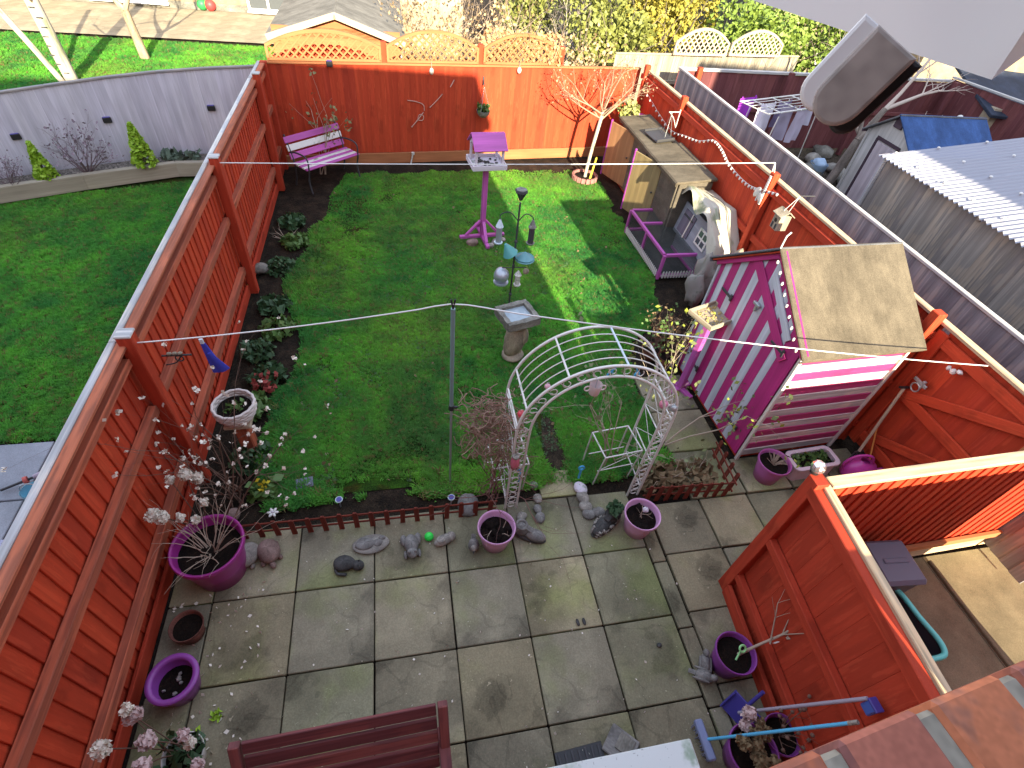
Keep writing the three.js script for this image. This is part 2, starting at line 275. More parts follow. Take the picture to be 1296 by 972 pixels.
// plant pieces
function leafCloud(n, shape, size, aspect = 1.6) {
  const pos = [], nor = [], a = V(), b = V(), c = V(), d = V();
  for (let i = 0; i < n; i++) {
    const p = shape(); const s = size * rr(0.6, 1.3);
    a.set(rr(-1, 1), rr(-1, 1), rr(-1, 1)).normalize(); b.set(rr(-1, 1), rr(-0.3, 1), rr(-1, 1)).cross(a).normalize(); c.crossVectors(a, b);
    const q = [[-0.5, 0], [0, -0.3], [0.5, 0], [0, 0.3]].map(([x, y]) => [p.x + b.x * x * s * aspect + c.x * y * s * 2, p.y + b.y * x * s * aspect + c.y * y * s * 2, p.z + b.z * x * s * aspect + c.z * y * s * 2]);
    pos.push(...q[0], ...q[1], ...q[2], ...q[0], ...q[2], ...q[3]); for (let k = 0; k < 6; k++) nor.push(a.x, a.y, a.z);
  }
  const g = new THREE.BufferGeometry(); g.setAttribute('position', new THREE.Float32BufferAttribute(pos, 3)); g.setAttribute('normal', new THREE.Float32BufferAttribute(nor, 3)); g.setAttribute('uv', new THREE.Float32BufferAttribute(new Float32Array(pos.length / 3 * 2), 2)); return g;
}
// branching stems: returns geometry; tips collects the ends
function branches(o) {
  const out = [], tips = o.tips || [];
  const grow = (p, dir, len, r, lvl) => {
    const steps = o.steps || 3; let a = p.clone(), d = dir.clone(), ra = r;
    for (let k = 0; k < steps; k++) {
      d.add(V(rr(-1, 1), rr(-1, 1) + (o.lift || 0), rr(-1, 1)).multiplyScalar(o.bend ?? 0.25)).normalize();
      const b = a.clone().addScaledVector(d, len / steps), rb = ra * (o.taper || 0.8);
      out.push(rod(a, b, ra, lvl === 0 ? (o.seg || 7) : lvl === 1 ? 5 : 3, rb)); a = b; ra = rb;
      if (lvl < o.levels && (k > 0 || lvl > 0)) for (let q = 0; q < (o.fork || 2); q++) {
        const e = d.clone().add(V(rr(-1, 1), rr(-0.5, 1) + (o.lift || 0), rr(-1, 1)).multiplyScalar(o.spread || 0.9)).normalize();
        grow(a.clone(), e, len * rr(0.45, 0.75) * (o.shrink || 1), ra * 0.6, lvl + 1);
      }
    }
    tips.push(a);
  };
  for (const s of o.stems) grow(s.p, s.d.clone().normalize(), s.len, s.r, 0);
  return merge(out);
}
const tuftGeo = (() => {
  const pos = [], nor = []; const keep = seed; seed = 99;
  for (let i = 0; i < 9; i++) {
    const a = rr(0, 6.283), r = rr(0, 0.022), x = Math.cos(a * 3.3) * r, z = Math.sin(a * 3.3) * r, h = rr(0.55, 1), w = rr(0.0022, 0.0038), lx = Math.cos(a), lz = Math.sin(a), ln = rr(0.008, 0.045);
    const bx = -lz * w, bz = lx * w;
    const m = [x + lx * ln * h * 0.3, h * 0.62, z + lz * ln * h * 0.3], t = [x + lx * ln * h, h, z + lz * ln * h];
    pos.push(x - bx, 0, z - bz, x + bx, 0, z + bz, m[0] + bx, m[1] * 0.045, m[2] + bz, x - bx, 0, z - bz, m[0] + bx, m[1] * 0.045, m[2] + bz, m[0] - bx, m[1] * 0.045, m[2] - bz, m[0] - bx, m[1] * 0.045, m[2] - bz, m[0] + bx, m[1] * 0.045, m[2] + bz, t[0], t[1] * 0.045, t[2]);
    for (let k = 0; k < 9; k++) nor.push(lx * 0.3, 0.9, lz * 0.3);
  }
  seed = keep;
  const g = new THREE.BufferGeometry(); g.setAttribute('position', new THREE.Float32BufferAttribute(pos, 3)); g.computeVertexNormals(); g.setAttribute('uv', new THREE.Float32BufferAttribute(new Float32Array(pos.length / 3 * 2), 2)); return g;
})();
const bladeMat = new THREE.MeshPhysicalMaterial({ color: 0xffffff, roughness: 0.95, specularIntensity: 0.25, side: THREE.DoubleSide, transmission: 0.45, thickness: 0 });
function grass(name, label, n, place, tint) {
  const im = new THREE.InstancedMesh(tuftGeo, bladeMat, n); im.name = numbered(name); const c = new THREE.Color(); let k = 0, tries = 0;
  while (k < n && tries++ < n * 6) {
    const p = place(); if (!p) continue;
    dummy.position.set(p.x, p.y, p.z); dummy.rotation.set(rr(-0.15, 0.15), rr(0, 6.28), rr(-0.15, 0.15)); const s = p.s || 1; dummy.scale.set(s * 1.2, s * rr(0.7, 1.25), s * 1.2); dummy.updateMatrix();
    im.setMatrixAt(k, dummy.matrix); const t = tint(p); const j = rr(0.75, 1.25); c.setRGB(t[0] * j, t[1] * j, t[2] * j); im.setColorAt(k, c); k++;
  }
  im.count = k; im.castShadow = im.receiveShadow = true; im.userData = { label, category: 'grass', kind: 'stuff' }; scene.add(im); return im;
}
// ---------------------------------------------------------------- the ground
function sheet(w, d, y, x, z) { const g = new THREE.PlaneGeometry(w, d); g.rotateX(-Math.PI / 2); g.translate(x, y, z); return uvMetric(g); }
function flat(pts, y) { const s = new THREE.ShapeGeometry(new THREE.Shape(pts.map(p => new THREE.Vector2(p[0], -p[1])))); s.rotateX(-Math.PI / 2); s.translate(0, y, 0); return uvMetric(s); }
struct('ground', sheet(300, 300, -0.06, 0, -60), M.soil);
const turfTint = p => { const k = clamp(0.5 + 0.45 * noise3(p.x * 1.4, 7, p.z * 1.4) + 0.4 * noise3(p.x * 5.5, 3, p.z * 5.5)), d = rnd(), y = clamp(0.3 + 0.9 * noise3(p.x * 0.9, 31, p.z * 0.9)); return d < 0.1 ? [0.24, 0.20, 0.07] : [lerp(0.05, 0.16, k) + 0.06 * y, lerp(0.25, 0.50, k), 0.05]; };
struct('flower_border', flat([[-2.0, -2.55], [5.0, -2.55], [5.0, -11.3], [-2.0, -10.5]], -0.03), M.soil);
const inLawn = (x, z) => { // lawn outline with an uneven left edge and worn patches
  const e = -1.42 + 0.12 * Math.sin(z * 2.1) + 0.1 * noise3(x * 2, z * 2.3, 3) + (z < -8 ? (-8 - z) * 0.25 : 0);
  const r = lerp(2.72, 3.98, sst(-4.3, -6.5, z)) + 0.12 * noise3(4, 3, z * 3) + 0.06 * noise3(7, 3, z * 9), f = -10.1 - 0.1 * x + 0.1 * noise3(x * 3, 9, 2), n = -2.86 + 0.09 * noise3(x * 3, 1, 5) + 0.05 * noise3(x * 9, 1, 5);
  if (x < e || x > r || z < f || z > n) return false;
  return true;
};
const bare = (x, z) => {
  let b = 0.6 * noise3(x * 1.7, 0.5, z * 1.7) + 0.55 * noise3(x * 5, 2.5, z * 5) - 0.12;
  b += 1.0 * Math.exp(-(((x + 0.75) / 0.55) ** 2 + ((z + 8.6) / 0.9) ** 2));       // worn ground before the bench
  b += 1.3 * Math.exp(-(((x - 1.48) / 0.13) ** 4 + ((z + 3.3) / 0.55) ** 4));        // trodden strip behind the arch
  b += 1.0 * Math.exp(-(((x + 0.3) / 0.7) ** 2 + ((z + 3.05) / 0.22) ** 2)) + 0.5 * Math.exp(-(((x - 3) / 1.6) ** 2 + ((z + 10.3) / 0.25) ** 2));
  return b;
};
function lawnEdge() { const l = [], r = []; for (let z = -10.2; z <= -2.95; z += 0.15) { const xs = []; for (let x = -2; x < 4.3; x += 0.03) if (inLawn(x, z)) xs.push(x); if (xs.length) { l.push([xs[0] + 0.04, z]); r.push([xs[xs.length - 1] - 0.04, z]); } } return l.concat(r.reverse()); }
struct('lawn', flat(lawnEdge(), -0.02), M.turf);
grass('lawn_grass', 'short mossy grass of the lawn between the red fences', 165000, () => {
  const x = rr(-1.7, 4), z = rr(-10.6, -2.85); if (!inLawn(x, z)) return null; const b = bare(x, z); if (rnd() < clamp(b * 1.3)) return null;
  const edge = z > -3.15 || x < -1.25; return V3s(x, -0.022, z, (edge ? rr(1.0, 2.1) : rr(0.55, 1.15) * (1 + 0.35 * noise3(x * 6, 41, z * 6))) * (b > 0.25 ? 0.7 : 1));
}, turfTint);
function V3s(x, y, z, s) { const v = V(x, y, z); v.s = s; return v; }
// low broad leaves (clover and daisies) in the turf
grass('lawn_clover', 'pale rosettes of clover and daisy leaves scattered through the lawn', 5200, () => {
  const x = rr(-1.2, 2.8), z = rr(-8, -3); if (!inLawn(x, z)) return null; if (noise3(x * 1.6, 11, z * 1.6) < 0.05) return null; return V3s(x, -0.02, z, rr(0.5, 0.8));
}, () => [0.17, 0.28, 0.14]);
// the neighbour's lawn on the other side of the left fence and the sunlit one behind it
struct('neighbour_lawn', flat([[-2.1, -3.95], [-9, -4.1], [-9, -8.2], [-5.2, -9.5], [-2.1, -10.3]], -0.02), M.turf);
grass('neighbour_lawn_grass', 'thick grass of the lawn left of the red fence', 90000, () => {
  const x = rr(-8, -2.1), z = rr(-10.2, -3.95); if (z < -9.4 + (x + 5.2) * -0.25 - 0.15 && true) return null; if (z < -9.2 - 0.3 * (x + 5) ) return null; return V3s(x, -0.022, z, rr(0.75, 1.3));
}, turfTint);
struct('far_lawn', flat([[-24, -10.5], [-9, -7], [-5.5, -9.6], [-2.0, -10.4], [-2.0, -18.3], [-9, -18.2], [-24, -18]], -0.015), M.turf);
grass('far_lawn_grass', 'grass of the far lawn beyond the grey fence', 70000, () => {
  const x = rr(-14, -2.2), z = rr(-18.1, -9.6); if (z > -9.75 - (x + 2) * -0.42 * (x < -5 ? 1.1 : 0.7) && z > -10.5) return null; return V3s(x, -0.017, z, rr(0.8, 1.5));
}, turfTint);

// ---------------------------------------------------------------- patio slabs, each its own piece
const slabMats = mats([[0.58, 0.54, 0.43], [0.53, 0.50, 0.42], [0.63, 0.57, 0.43], [0.54, 0.53, 0.41], [0.61, 0.56, 0.45]], { map: T.slab, bumpMap: T.slabB, bumpScale: 0.006, roughness: 0.85 });
for (const m of slabMats) { m.map = T.slab; } T.slab.repeat.set(0.42, 0.42); T.slabB.repeat.set(0.42, 0.42);
function slabGeo(w, d, variant) { const k = 's' + w.toFixed(3) + d.toFixed(3) + variant; if (gcache[k]) return gcache[k]; const g = cb(w, 0.045, d, 0.006, 900 + variant).clone(); const uv = g.attributes.uv, a = variant * 2.399; for (let i = 0; i < uv.count; i++) { const x = uv.getX(i), y = uv.getY(i); uv.setXY(i, x * Math.cos(a) - y * Math.sin(a) + variant * 0.731, x * Math.sin(a) + y * Math.cos(a) + variant * 1.37); } return gcache[k] = g; }
const patio = struct('patio', sheet(5.4, 3.2, -0.035, 0.6, -1.1), M.compost);
function slab(parent, x0, x1, z0, z1, y = 0, m, gap = 0.011) {
  const v = Math.floor(rnd() * 9), w = Math.abs(x1 - x0) - gap, d = Math.abs(z1 - z0) - gap;
  return part('slab', slabGeo(w, d, v), m || pick(slabMats), parent, [(x0 + x1) / 2 + rr(-0.002, 0.002), y - 0.0225 + rr(-0.003, 0.002), (z0 + z1) / 2], [rr(-0.003, 0.003), 0, rr(-0.003, 0.003)]);
}
const colX = [-2.02, -1.69, -1.05, -0.405, 0.235, 0.85, 1.48, 2.11], rowZ = [-2.69, -2.06, -1.42, -0.785, -0.15, 0.16];
for (let i = 0; i < colX.length - 1; i++) for (let j = 0; j < rowZ.length - 1; j++) slab(patio, colX[i], colX[i + 1], rowZ[j], rowZ[j + 1]);
// narrow strip of cut slabs and the paving that turns along the shed
for (const [a, b] of [[-2.5, -1.9], [-1.9, -1.3], [-1.3, -0.7], [-0.7, -0.1]]) slab(patio, 2.12, 2.26, a, b);
for (const [a, b] of [[-2.5, -1.96], [-1.96, -1.42], [-1.42, -0.85], [-0.85, -0.15]]) { slab(patio, 2.27, 2.85, a, b); }
slab(patio, 2.86, 3.4, -2.5, -1.96); slab(patio, 3.41, 3.98, -2.5, -1.75); slab(patio, 2.86, 3.4, -1.95, -1.62);
const shedPath = struct('shed_path', sheet(2.4, 2.6, -0.034, 3.8, -3.3), M.compost);
for (const [a, b] of [[-3.1, -2.51], [-3.7, -3.11], [-4.3, -3.71]]) slab(shedPath, 2.78, 3.42, a, b, 0.003);
for (const [a, b] of [[3.43, 3.98], [3.99, 4.5], [4.51, 4.97]]) slab(shedPath, a, b, -2.95, -2.51, 0.002);
slab(shedPath, 3.99, 4.5, -2.5, -1.75); slab(shedPath, 4.51, 4.97, -2.5, -1.75);
// the single slab under the arch
const archPath = struct('arch_path', flat([[1.16, -2.68], [1.7, -2.68], [1.62, -3.05], [1.63, -3.4], [1.58, -3.72], [1.46, -3.8], [1.4, -3.5], [1.36, -3.05]], -0.014), mat([0.24, 0.22, 0.19], { map: T.soil, bumpMap: T.speck, bumpScale: 0.01, roughness: 1 }));
slab(archPath, 1.22, 1.62, -3.02, -2.7, 0.0, slabMats[2]);
// neighbour's paving on the left
const nPatio = struct('neighbour_patio', sheet(7, 4.4, -0.036, -5.6, -1.75), M.compost);
const nSlab = mats([[0.46, 0.48, 0.52], [0.42, 0.45, 0.5], [0.5, 0.51, 0.54]], { map: T.pave, bumpMap: T.slabB, bumpScale: 0.003, roughness: 0.85 });
for (let i = 0; i < 8; i++) { let z = -3.93; const x1 = -2.12 - i * 0.68; while (z < 0) { const l = pick([0.45, 0.68, 0.9]); slab(nPatio, x1 - 0.68, x1, z, Math.min(z + l, 0.3), 0, pick(nSlab), 0.016); z += l; } }
// side passage on the right, beyond the low fence
struct('side_path', sheet(6, 4, -0.03, 7.9, 0.4), M.path);
struct('side_strip', sheet(2.2, 4, -0.034, 3.8, 0.4), M.path);
struct('side_kerb', cb(0.035, 0.05, 1.9, 0.008), M.path, [4.93, -0.02, -0.6]);
solo('lawn_leaves', 'scattered brown dead leaves lying on the lawn', 'leaves', leafCloud(260, () => { let x, z; do { x = rr(-1.5, 3.6); z = rr(-10, -3); } while (!inLawn(x, z)); return V(x, rr(0.0, 0.015), z); }, 0.03), M.leafB, [0, 0, 0]).userData.kind = 'stuff';
// gravel beyond the right-hand fences
struct('gravel_garden', flat([[5.9, -2], [16, -2], [16, -14.5], [5.9, -14.5]], -0.02), M.gravel);

// ---------------------------------------------------------------- the house this is seen from (its wall, roof and window sill; mostly behind the lens)
{
  const h = thing('house', 'brick house with a brick window sill and open white window', 'house', [0, 0, 0]);
  const wallM = M.brick[1], zf = 0.2;
  // rear wall with the open window the photograph is taken from
  part('rear_wall', merge([box(12, 5.2, 0.3).clone().translate(-6.9, 2.6, zf + 0.15), box(1.55, 5.2, 0.3).clone().translate(1.875, 2.6, zf + 0.15), box(2, 4.0, 0.3).clone().translate(0.1, 2.0, zf + 0.15), box(2, 0.2, 0.3).clone().translate(0.1, 5.1, zf + 0.15)]), wallM, h);
  part('side_wall', box(0.3, 5.2, 7.4), wallM, h, [2.5, 2.6, 4.2]); part('front_wall', box(15.5, 5.2, 0.3), wallM, h, [-5.1, 2.6, 8.05]); part('side_wall', box(0.3, 5.2, 7.4), wallM, h, [-12.75, 2.6, 4.2]);
  part('floor', box(15.1, 0.2, 7.4), M.upvc, h, [-5.1, 2.6, 4.2]);
  const R = V(0, 0, 0), yr = 7.6, ye = 4.95;
  const roof = extr([[0.12, ye + 0.15], [4.1, yr], [8.5, ye], [8.5, ye + 0.16], [4.1, yr + 0.16], [0.12, ye + 0.31]], 15.6); roof.rotateY(-Math.PI / 2); roof.translate(2.75, 0, 0);
  part('roof', uvMetric(roof), M.feltGrey, h); // the next house of the terrace beyond the right-hand drive
  const nh = thing('neighbour_house', 'brick house across the drive beyond the side passage', 'house', [8.3, 0, -0.5]); part('wall', box(12, 5.2, 8), wallM, nh, [6, 2.6, 4]); const nr = extr([[-0.25, ye], [4, yr + 0.5], [8.25, ye], [8.25, ye + 0.16], [4, yr + 0.66], [-0.25, ye + 0.16]], 12.4); nr.rotateY(-Math.PI / 2); nr.translate(12.2, 0, 0); part('roof', uvMetric(nr), M.feltGrey, nh); const ng = extr([[0, 5.2], [4, yr + 0.45], [8, 5.2]], 0.3); ng.rotateY(-Math.PI / 2); ng.translate(0.3, 0, 0); part('gable', uvMetric(ng), wallM, nh); part('door', box(0.05, 2, 0.9), M.upvc, nh, [-0.03, 1, 3]);
  const gable = g => { const e = extr([[0.2, 5.2], [4.1, yr - 0.02], [8.2, 5.2]], 0.3); e.rotateY(-Math.PI / 2); e.translate(g, 0, 0); return e; };
  part('gable', uvMetric(gable(2.65)), wallM, h); part('gable', uvMetric(gable(-12.6)), wallM, h);
  // brick-on-edge sill, bricks proud of their mortar
  const sy = 4.5 - 0.36, a0 = P(980, 972, sy), a1 = P(1296, 838, sy);
  const dir = a1.clone().sub(a0).setY(0).normalize(), ang = Math.atan2(-dir.z, dir.x);
  const sill = part('window_sill', cb(2.1, 0.1, 0.22, 0.003), M.mortar, h, [a0.x, sy - 0.053, a0.z]); sill.rotation.y = ang; 
  sill.geometry = cb(2.1, 0.1, 0.22, 0.003).clone().translate(0.05, 0, 0.113);
  for (let i = -13; i < 15; i++) part('brick', cb(0.063 + (i % 2) * 0.0008, 0.104, 0.216, 0.0035, 30 + (i + 20) % 5), M.brick[(i * 7 + 40) % 4], sill, [0.002 + i * 0.0765, 0.0015 + ((i * 5 + 60) % 3) * 0.0005, 0.1075 + ((i * 3 + 60) % 3) * 0.0006]);
  // opened sash, its foot just below eye level
  const y0 = 4.435, A = P(1255, 101, y0), B = P(955, 1, y0), C = P(1300, 68, y0);
  const far = B.clone().add(B.clone().sub(A).multiplyScalar(0.7));
  const off = C.clone().sub(A).multiplyScalar(1.35);
  const sash = part('window_sash', prism([[A.x, A.z], [far.x, far.z], [far.x + 0.06, far.z - 0.01], [far.x + off.x + 0.06, far.z + off.z * 0.2], [A.x + off.x, A.z + off.z]], y0, y0 + 0.08), M.upvc, h);
  part('sash_stile', prism([[far.x, far.z], [far.x + 0.06, far.z], [far.x + 0.05, far.z + 0.08], [far.x - 0.01, far.z + 0.08]], y0 + 0.08, y0 + 0.6), M.upvc, h);
  part('sash_stile', prism([[A.x, A.z], [A.x + 0.06, A.z], [A.x + 0.05, A.z - 0.08], [A.x - 0.01, A.z - 0.08]], y0 + 0.08, y0 + 0.6), M.upvc, h);
  // lever handle hanging from the sash foot: white rounded cover, beige lever with warm bounce light put into its colour
  const dist = 0.37, at = (u, v, d = dist) => ray(u, v).normalize().multiplyScalar(d).add(V(0, H, 0));
  const s0 = at(1126, 56), s1 = at(1038, 144); const ax = s1.clone().sub(s0), L = ax.length(); ax.normalize();
  const view = s0.clone().sub(V(0, H, 0)).normalize(); const wv = V(0, 0, 0).crossVectors(ax, view).normalize(), nn = V(0, 0, 0).crossVectors(wv, ax);
  const lever = (hw, x, dp, shift, name, m) => {
    const prof = [[hw, 0], [hw, L - hw]]; for (let k = 1; k < 12; k++) { const t = k / 12 * Math.PI; prof.push([hw * Math.cos(t), L - hw + hw * Math.sin(t)]); } prof.push([-hw, L - hw], [-hw, 0]);
    const g = uvMetric(new THREE.ExtrudeGeometry(new THREE.Shape(prof.map(p => new THREE.Vector2(...p))), { depth: dp, bevelEnabled: true, bevelSize: 0.002, bevelThickness: 0.002, bevelSegments: 2 })); g.translate(x, 0, shift);
    const o = part(name, g, m, sash); o.quaternion.setFromRotationMatrix(new THREE.Matrix4().makeBasis(wv, ax, V(0, 0, 0).crossVectors(wv, ax))); o.position.copy(s0); return o;
  };
  lever(0.009, -0.008, 0.016, -0.009, 'handle_cover', M.upvc); lever(0.0105, 0.002, 0.01, -0.011, 'handle', M.upvcBeige); lever(0.006, 0.0115, 0.012, 0.0, 'handle_shadow_side', M.black);  // the black bar stands in for the shadow side of the handle
}
// ---------------------------------------------------------------- fences
const G_boards = {};
// boards between two ends, each a mesh; overlapped so that every board edge throws its own line
function boards(t, a, b, y0, y1, pitch, ms, o = {}) {
  const L = Math.hypot(b[0] - a[0], b[1] - a[1]), n = Math.round(L / pitch), p = L / n, dx = (b[0] - a[0]) / L, dz = (b[1] - a[1]) / L, ang = Math.atan2(-dz, dx);
  for (let i = 0; i < n; i++) {
    const s = (i + 0.5) * p, top = o.top ? o.top(s / L) : y1, h = top - y0;
    const m = part('board', cb(p * (o.wide || 1.12), o.top ? h : y1 - y0, 0.016, 0.003, i % 5), ms[Math.floor(rnd() * ms.length)], t, [a[0] + dx * s, y0 + h / 2 + rr(-0.003, 0.003), a[1] + dz * s]);
    m.rotation.set(0, ang + (o.tilt ?? 0.085) + rr(-0.012, 0.012), 0, 'YXZ');
  }
}
const rot = (a, b) => Math.atan2(-(b[1] - a[1]), b[0] - a[0]);
function rail(t, name, a, b, y, w, h, m, off = 0, v = 0) { // a level rail; off: metres to the left of a->b
  const L = Math.hypot(b[0] - a[0], b[1] - a[1]), nx = (b[1] - a[1]) / L, nz = -(b[0] - a[0]) / L;
  return part(name, cb(L, h, w, 0.006, v), m, t, [(a[0] + b[0]) / 2 + nx * off, y, (a[1] + b[1]) / 2 + nz * off], [0, rot(a, b), 0]);
}
{ // left fence: boards behind, rails and posts on the garden side
  const t = thing('closeboard_fence', 'long red stained board fence with three rails beside the patio and lawn', 'fence');
  boards(t, [-2.1, 0.2], [-2.08, -10.28], 0.06, 1.70, 0.128, M.red, { tilt: 0.11 });
  const px = -1.99, cuts = [0.18, -3.3, -6.35, -9.35, -10.25];
  for (let k = 0; k < 4; k++) {
    const a = [-2.045, cuts[k] - 0.05], b = [-2.045, cuts[k + 1] + 0.05];
    rail(t, 'rail', a, b, 1.08, 0.065, 0.085, M.rail, 0, k); rail(t, 'rail', a, b, 0.38, 0.065, 0.1, M.rail, 0, k + 2); rail(t, 'rail', a, b, 1.60, 0.06, 0.07, M.rail, 0, k + 5);
    rail(t, 'gravel_board', [-2.05, a[1]], [-2.05, b[1]], 0.075, 0.03, 0.15, M.red[3], 0, k);
    // broad cap: red on the garden half, weathered bare on the outer half
    rail(t, 'capping', [-2.035, a[1] + 0.05], [-2.035, b[1] - 0.05], 1.735, 0.075, 0.03, M.cap, 0, k); rail(t, 'capping_edge', [-2.1, a[1] + 0.05], [-2.1, b[1] - 0.05], 1.738, 0.05, 0.034, M.capGrey, 0, k + 1);
  }
  part('corner_post', cb(0.1, 1.76, 0.1, 0.006, 1), M.red[3], t, [-2.03, 0.88, -10.22]);
  for (const z of cuts.slice(1, 4)) { const p = part('post', cb(0.1, 1.82, 0.1, 0.006, 3), M.red[3], t, [px, 0.91, z]); part('post_cap', cb(0.11, 0.02, 0.11, 0.006), M.capGrey, p, [0, 0.919, 0]); }
}
const FA = [-2.1, -10.32], FB = [4.92, -11.2]; // line of the end fence
const fz = x => lerp(FA[1], FB[1], (x - FA[0]) / (FB[0] - FA[0]));
{ // end fence, boards to the front
  const t = thing('closeboard_fence', 'red stained fence across the end of the lawn under arched lattice', 'fence');
  boards(t, FA, FB, 0.2, 1.70, 0.105, M.red, { tilt: -0.07 });
  rail(t, 'gravel_board', [FA[0], FA[1]], [FB[0], FB[1]], 0.09, 0.04, 0.2, M.lath, 0.0);
  rail(t, 'capping', FA, FB, 1.72, 0.07, 0.035, M.lath, 0);
  for (const x of [-0.1, 1.62, 3.2]) { const p = part('post', cb(0.09, 2.05, 0.09, 0.006), M.red[0], t, [x, 1.02, fz(x) - 0.075]); }
}
// arched lattice panels on the end fence: every lath a piece
function latticePanel(xa, xb, zf, y0, yLow, yTop, m, label, group, dense = 0.13) {
  const cx = (xa + xb) / 2, w = (xb - xa) / 2, ang = rot(FA, FB);
  const t = thing('lattice_panel', label, 'trellis', [cx, 0, zf(cx)], ang, group);
  const arc = x => yLow + (yTop - yLow) * (1 - (x / w) ** 2);
  for (const s of [1, -1]) for (let c = -w - 0.8; c < w + 0.8; c += dense) { // lath y - y0 = s * (x - c), clipped under the arch
    let lo = null, hi = null; for (let x = -w; x <= w; x += 0.01) { const y = y0 + s * (x - c); if (y >= y0 && y <= arc(x)) { if (lo === null) lo = x; hi = x; } }
    if (lo === null || hi - lo < 0.04) continue; const a = V(lo, y0 + s * (lo - c), s * 0.006), b = V(hi, y0 + s * (hi - c), s * 0.006);
    lay(part('lath', cb(0.026, +a.distanceTo(b).toFixed(2), 0.009, 0.002), m, t), a, b, V(0, 0, 1));
  }
  const pts = []; for (let k = 0; k <= 16; k++) { const x = -w + 2 * w * k / 16; pts.push([x, arc(x)]); }
  const out = pts.concat(pts.slice().reverse().map(([x, y]) => [x, y + 0.05])); part('arched_rail', moved(extr(out, 0.045), [0, 0, -0.022]), m, t);
  part('bottom_rail', cb(2 * w, 0.04, 0.045), m, t, [0, y0 - 0.005, 0]);
  for (const s of [-1, 1]) part('side_rail', cb(0.045, yLow - y0 + 0.03, 0.045), m, t, [s * (w - 0.02), (y0 + yLow) / 2, 0.0]);
}
const G_lat = 'arched lattice panels along the end fence';
latticePanel(-1.98, -0.14, fz, 1.77, 1.93, 2.16, M.lath, 'arched lattice panel in front of the shed gable', G_lat);
latticePanel(-0.06, 1.58, fz, 1.77, 1.95, 2.2, M.lath, 'arched lattice panel between the shed gable and the ivy panel', G_lat);
latticePanel(1.66, 3.16, fz, 1.77, 1.95, 2.2, M.lath, 'arched lattice panel overgrown with dry climber', G_lat);
{ // low gable-shaped brace boards seen on the first lattice panel: the next fence arch behind
  const t = thing('closeboard_fence', 'pale fence with arched top behind the end fence lattice', 'fence');
  boards(t, [-1.95, -10.62], [-0.15, -10.72], 1.2, 1.9, 0.11, M.red, { top: s => 1.72 + 0.22 * (1 - (2 * s - 1) ** 2), tilt: 0 }); rail(t, 'rail', [-1.95, -10.66], [-0.15, -10.76], 1.4, 0.04, 0.07, M.lath);
  for (const x of [-1.9, -0.2]) part('post', cb(0.08, 1.75, 0.08), M.lath, t, [x, 0.87, -10.74]);
}
{ // right fence with gate
  const t = thing('closeboard_fence', 'red board fence with pale capping behind the striped shed', 'fence');
  const A = [4.98, -11.1], B = [5.02, -3.06];
  boards(t, A, B, 0.1, 1.73, 0.15, M.red, { tilt: 0.03, wide: 1.06 });
  rail(t, 'capping', A, [5.02, -1.7], 1.765, 0.075, 0.035, M.capPale);
  rail(t, 'rail', A, B, 1.62, 0.05, 0.09, M.red[3], -0.045); rail(t, 'rail', A, B, 0.95, 0.05, 0.09, M.red[1], -0.045); rail(t, 'rail', A, B, 0.3, 0.05, 0.1, M.red[3], -0.045);
  rail(t, 'gravel_board', A, B, 0.06, 0.03, 0.14, M.red[3], -0.02);
  for (const z of [-10.9, -9.1, -6.1, -3.12]) { const p = part('post', cb(0.1, 1.86, 0.1, 0.008, 2), M.red[2], t, [4.93, 0.93, z]); }
}
{
  const g = thing('garden_gate', 'red boarded gate with diagonal braces, black latch and ring handle', 'gate', [5.02, 0, -2.38]);
  boards(g, [0.03, -0.6], [0.03, 0.66], 0.08, 1.72, 0.14, M.red, { tilt: 0.02, wide: 1.05 });
  const bar = (a, b, w = 0.11) => lay(part('brace', cb(w, +a.distanceTo(b).toFixed(3), 0.03, 0.004, 1), M.red[2], g), a, b, V(1, 0, 0));
  bar(V(-0.01, 1.62, -0.6), V(-0.01, 1.62, 0.66)); bar(V(-0.01, 0.95, -0.6), V(-0.01, 0.95, 0.66)); bar(V(-0.01, 0.25, -0.6), V(-0.01, 0.25, 0.66));
  bar(V(-0.014, 0.98, -0.5), V(-0.014, 1.58, 0.55), 0.1); bar(V(-0.014, 0.9, 0.55), V(-0.014, 0.3, -0.5), 0.1); bar(V(-0.017, 0.1, -0.62), V(-0.017, 1.7, -0.62), 0.12);
  const l = part('latch', merge([cb(0.02, 0.035, 0.16).clone(), moved(cb(0.03, 0.09, 0.03), [0, 0, 0.03])]), M.steel, g, [-0.05, 1.2, -0.45]);
  part('ring', new THREE.TorusGeometry(0.045, 0.008, 6, 18), M.steel, l, [-0.02, -0.06, 0.0], [0, Math.PI / 2, 0]);
  const h = part('hinge_ornament', merge([lump(0.02, 0.03, 0.03, 0.2, 3), moved(lump(0.025, 0.02, 0.03, 0.2, 4), [0, 0.04, 0.05]), moved(lump(0.02, 0.025, 0.02, 0.2, 5), [0, 0.0, -0.05])]), M.metalWhite, g, [-0.05, 1.5, -0.3]);
}
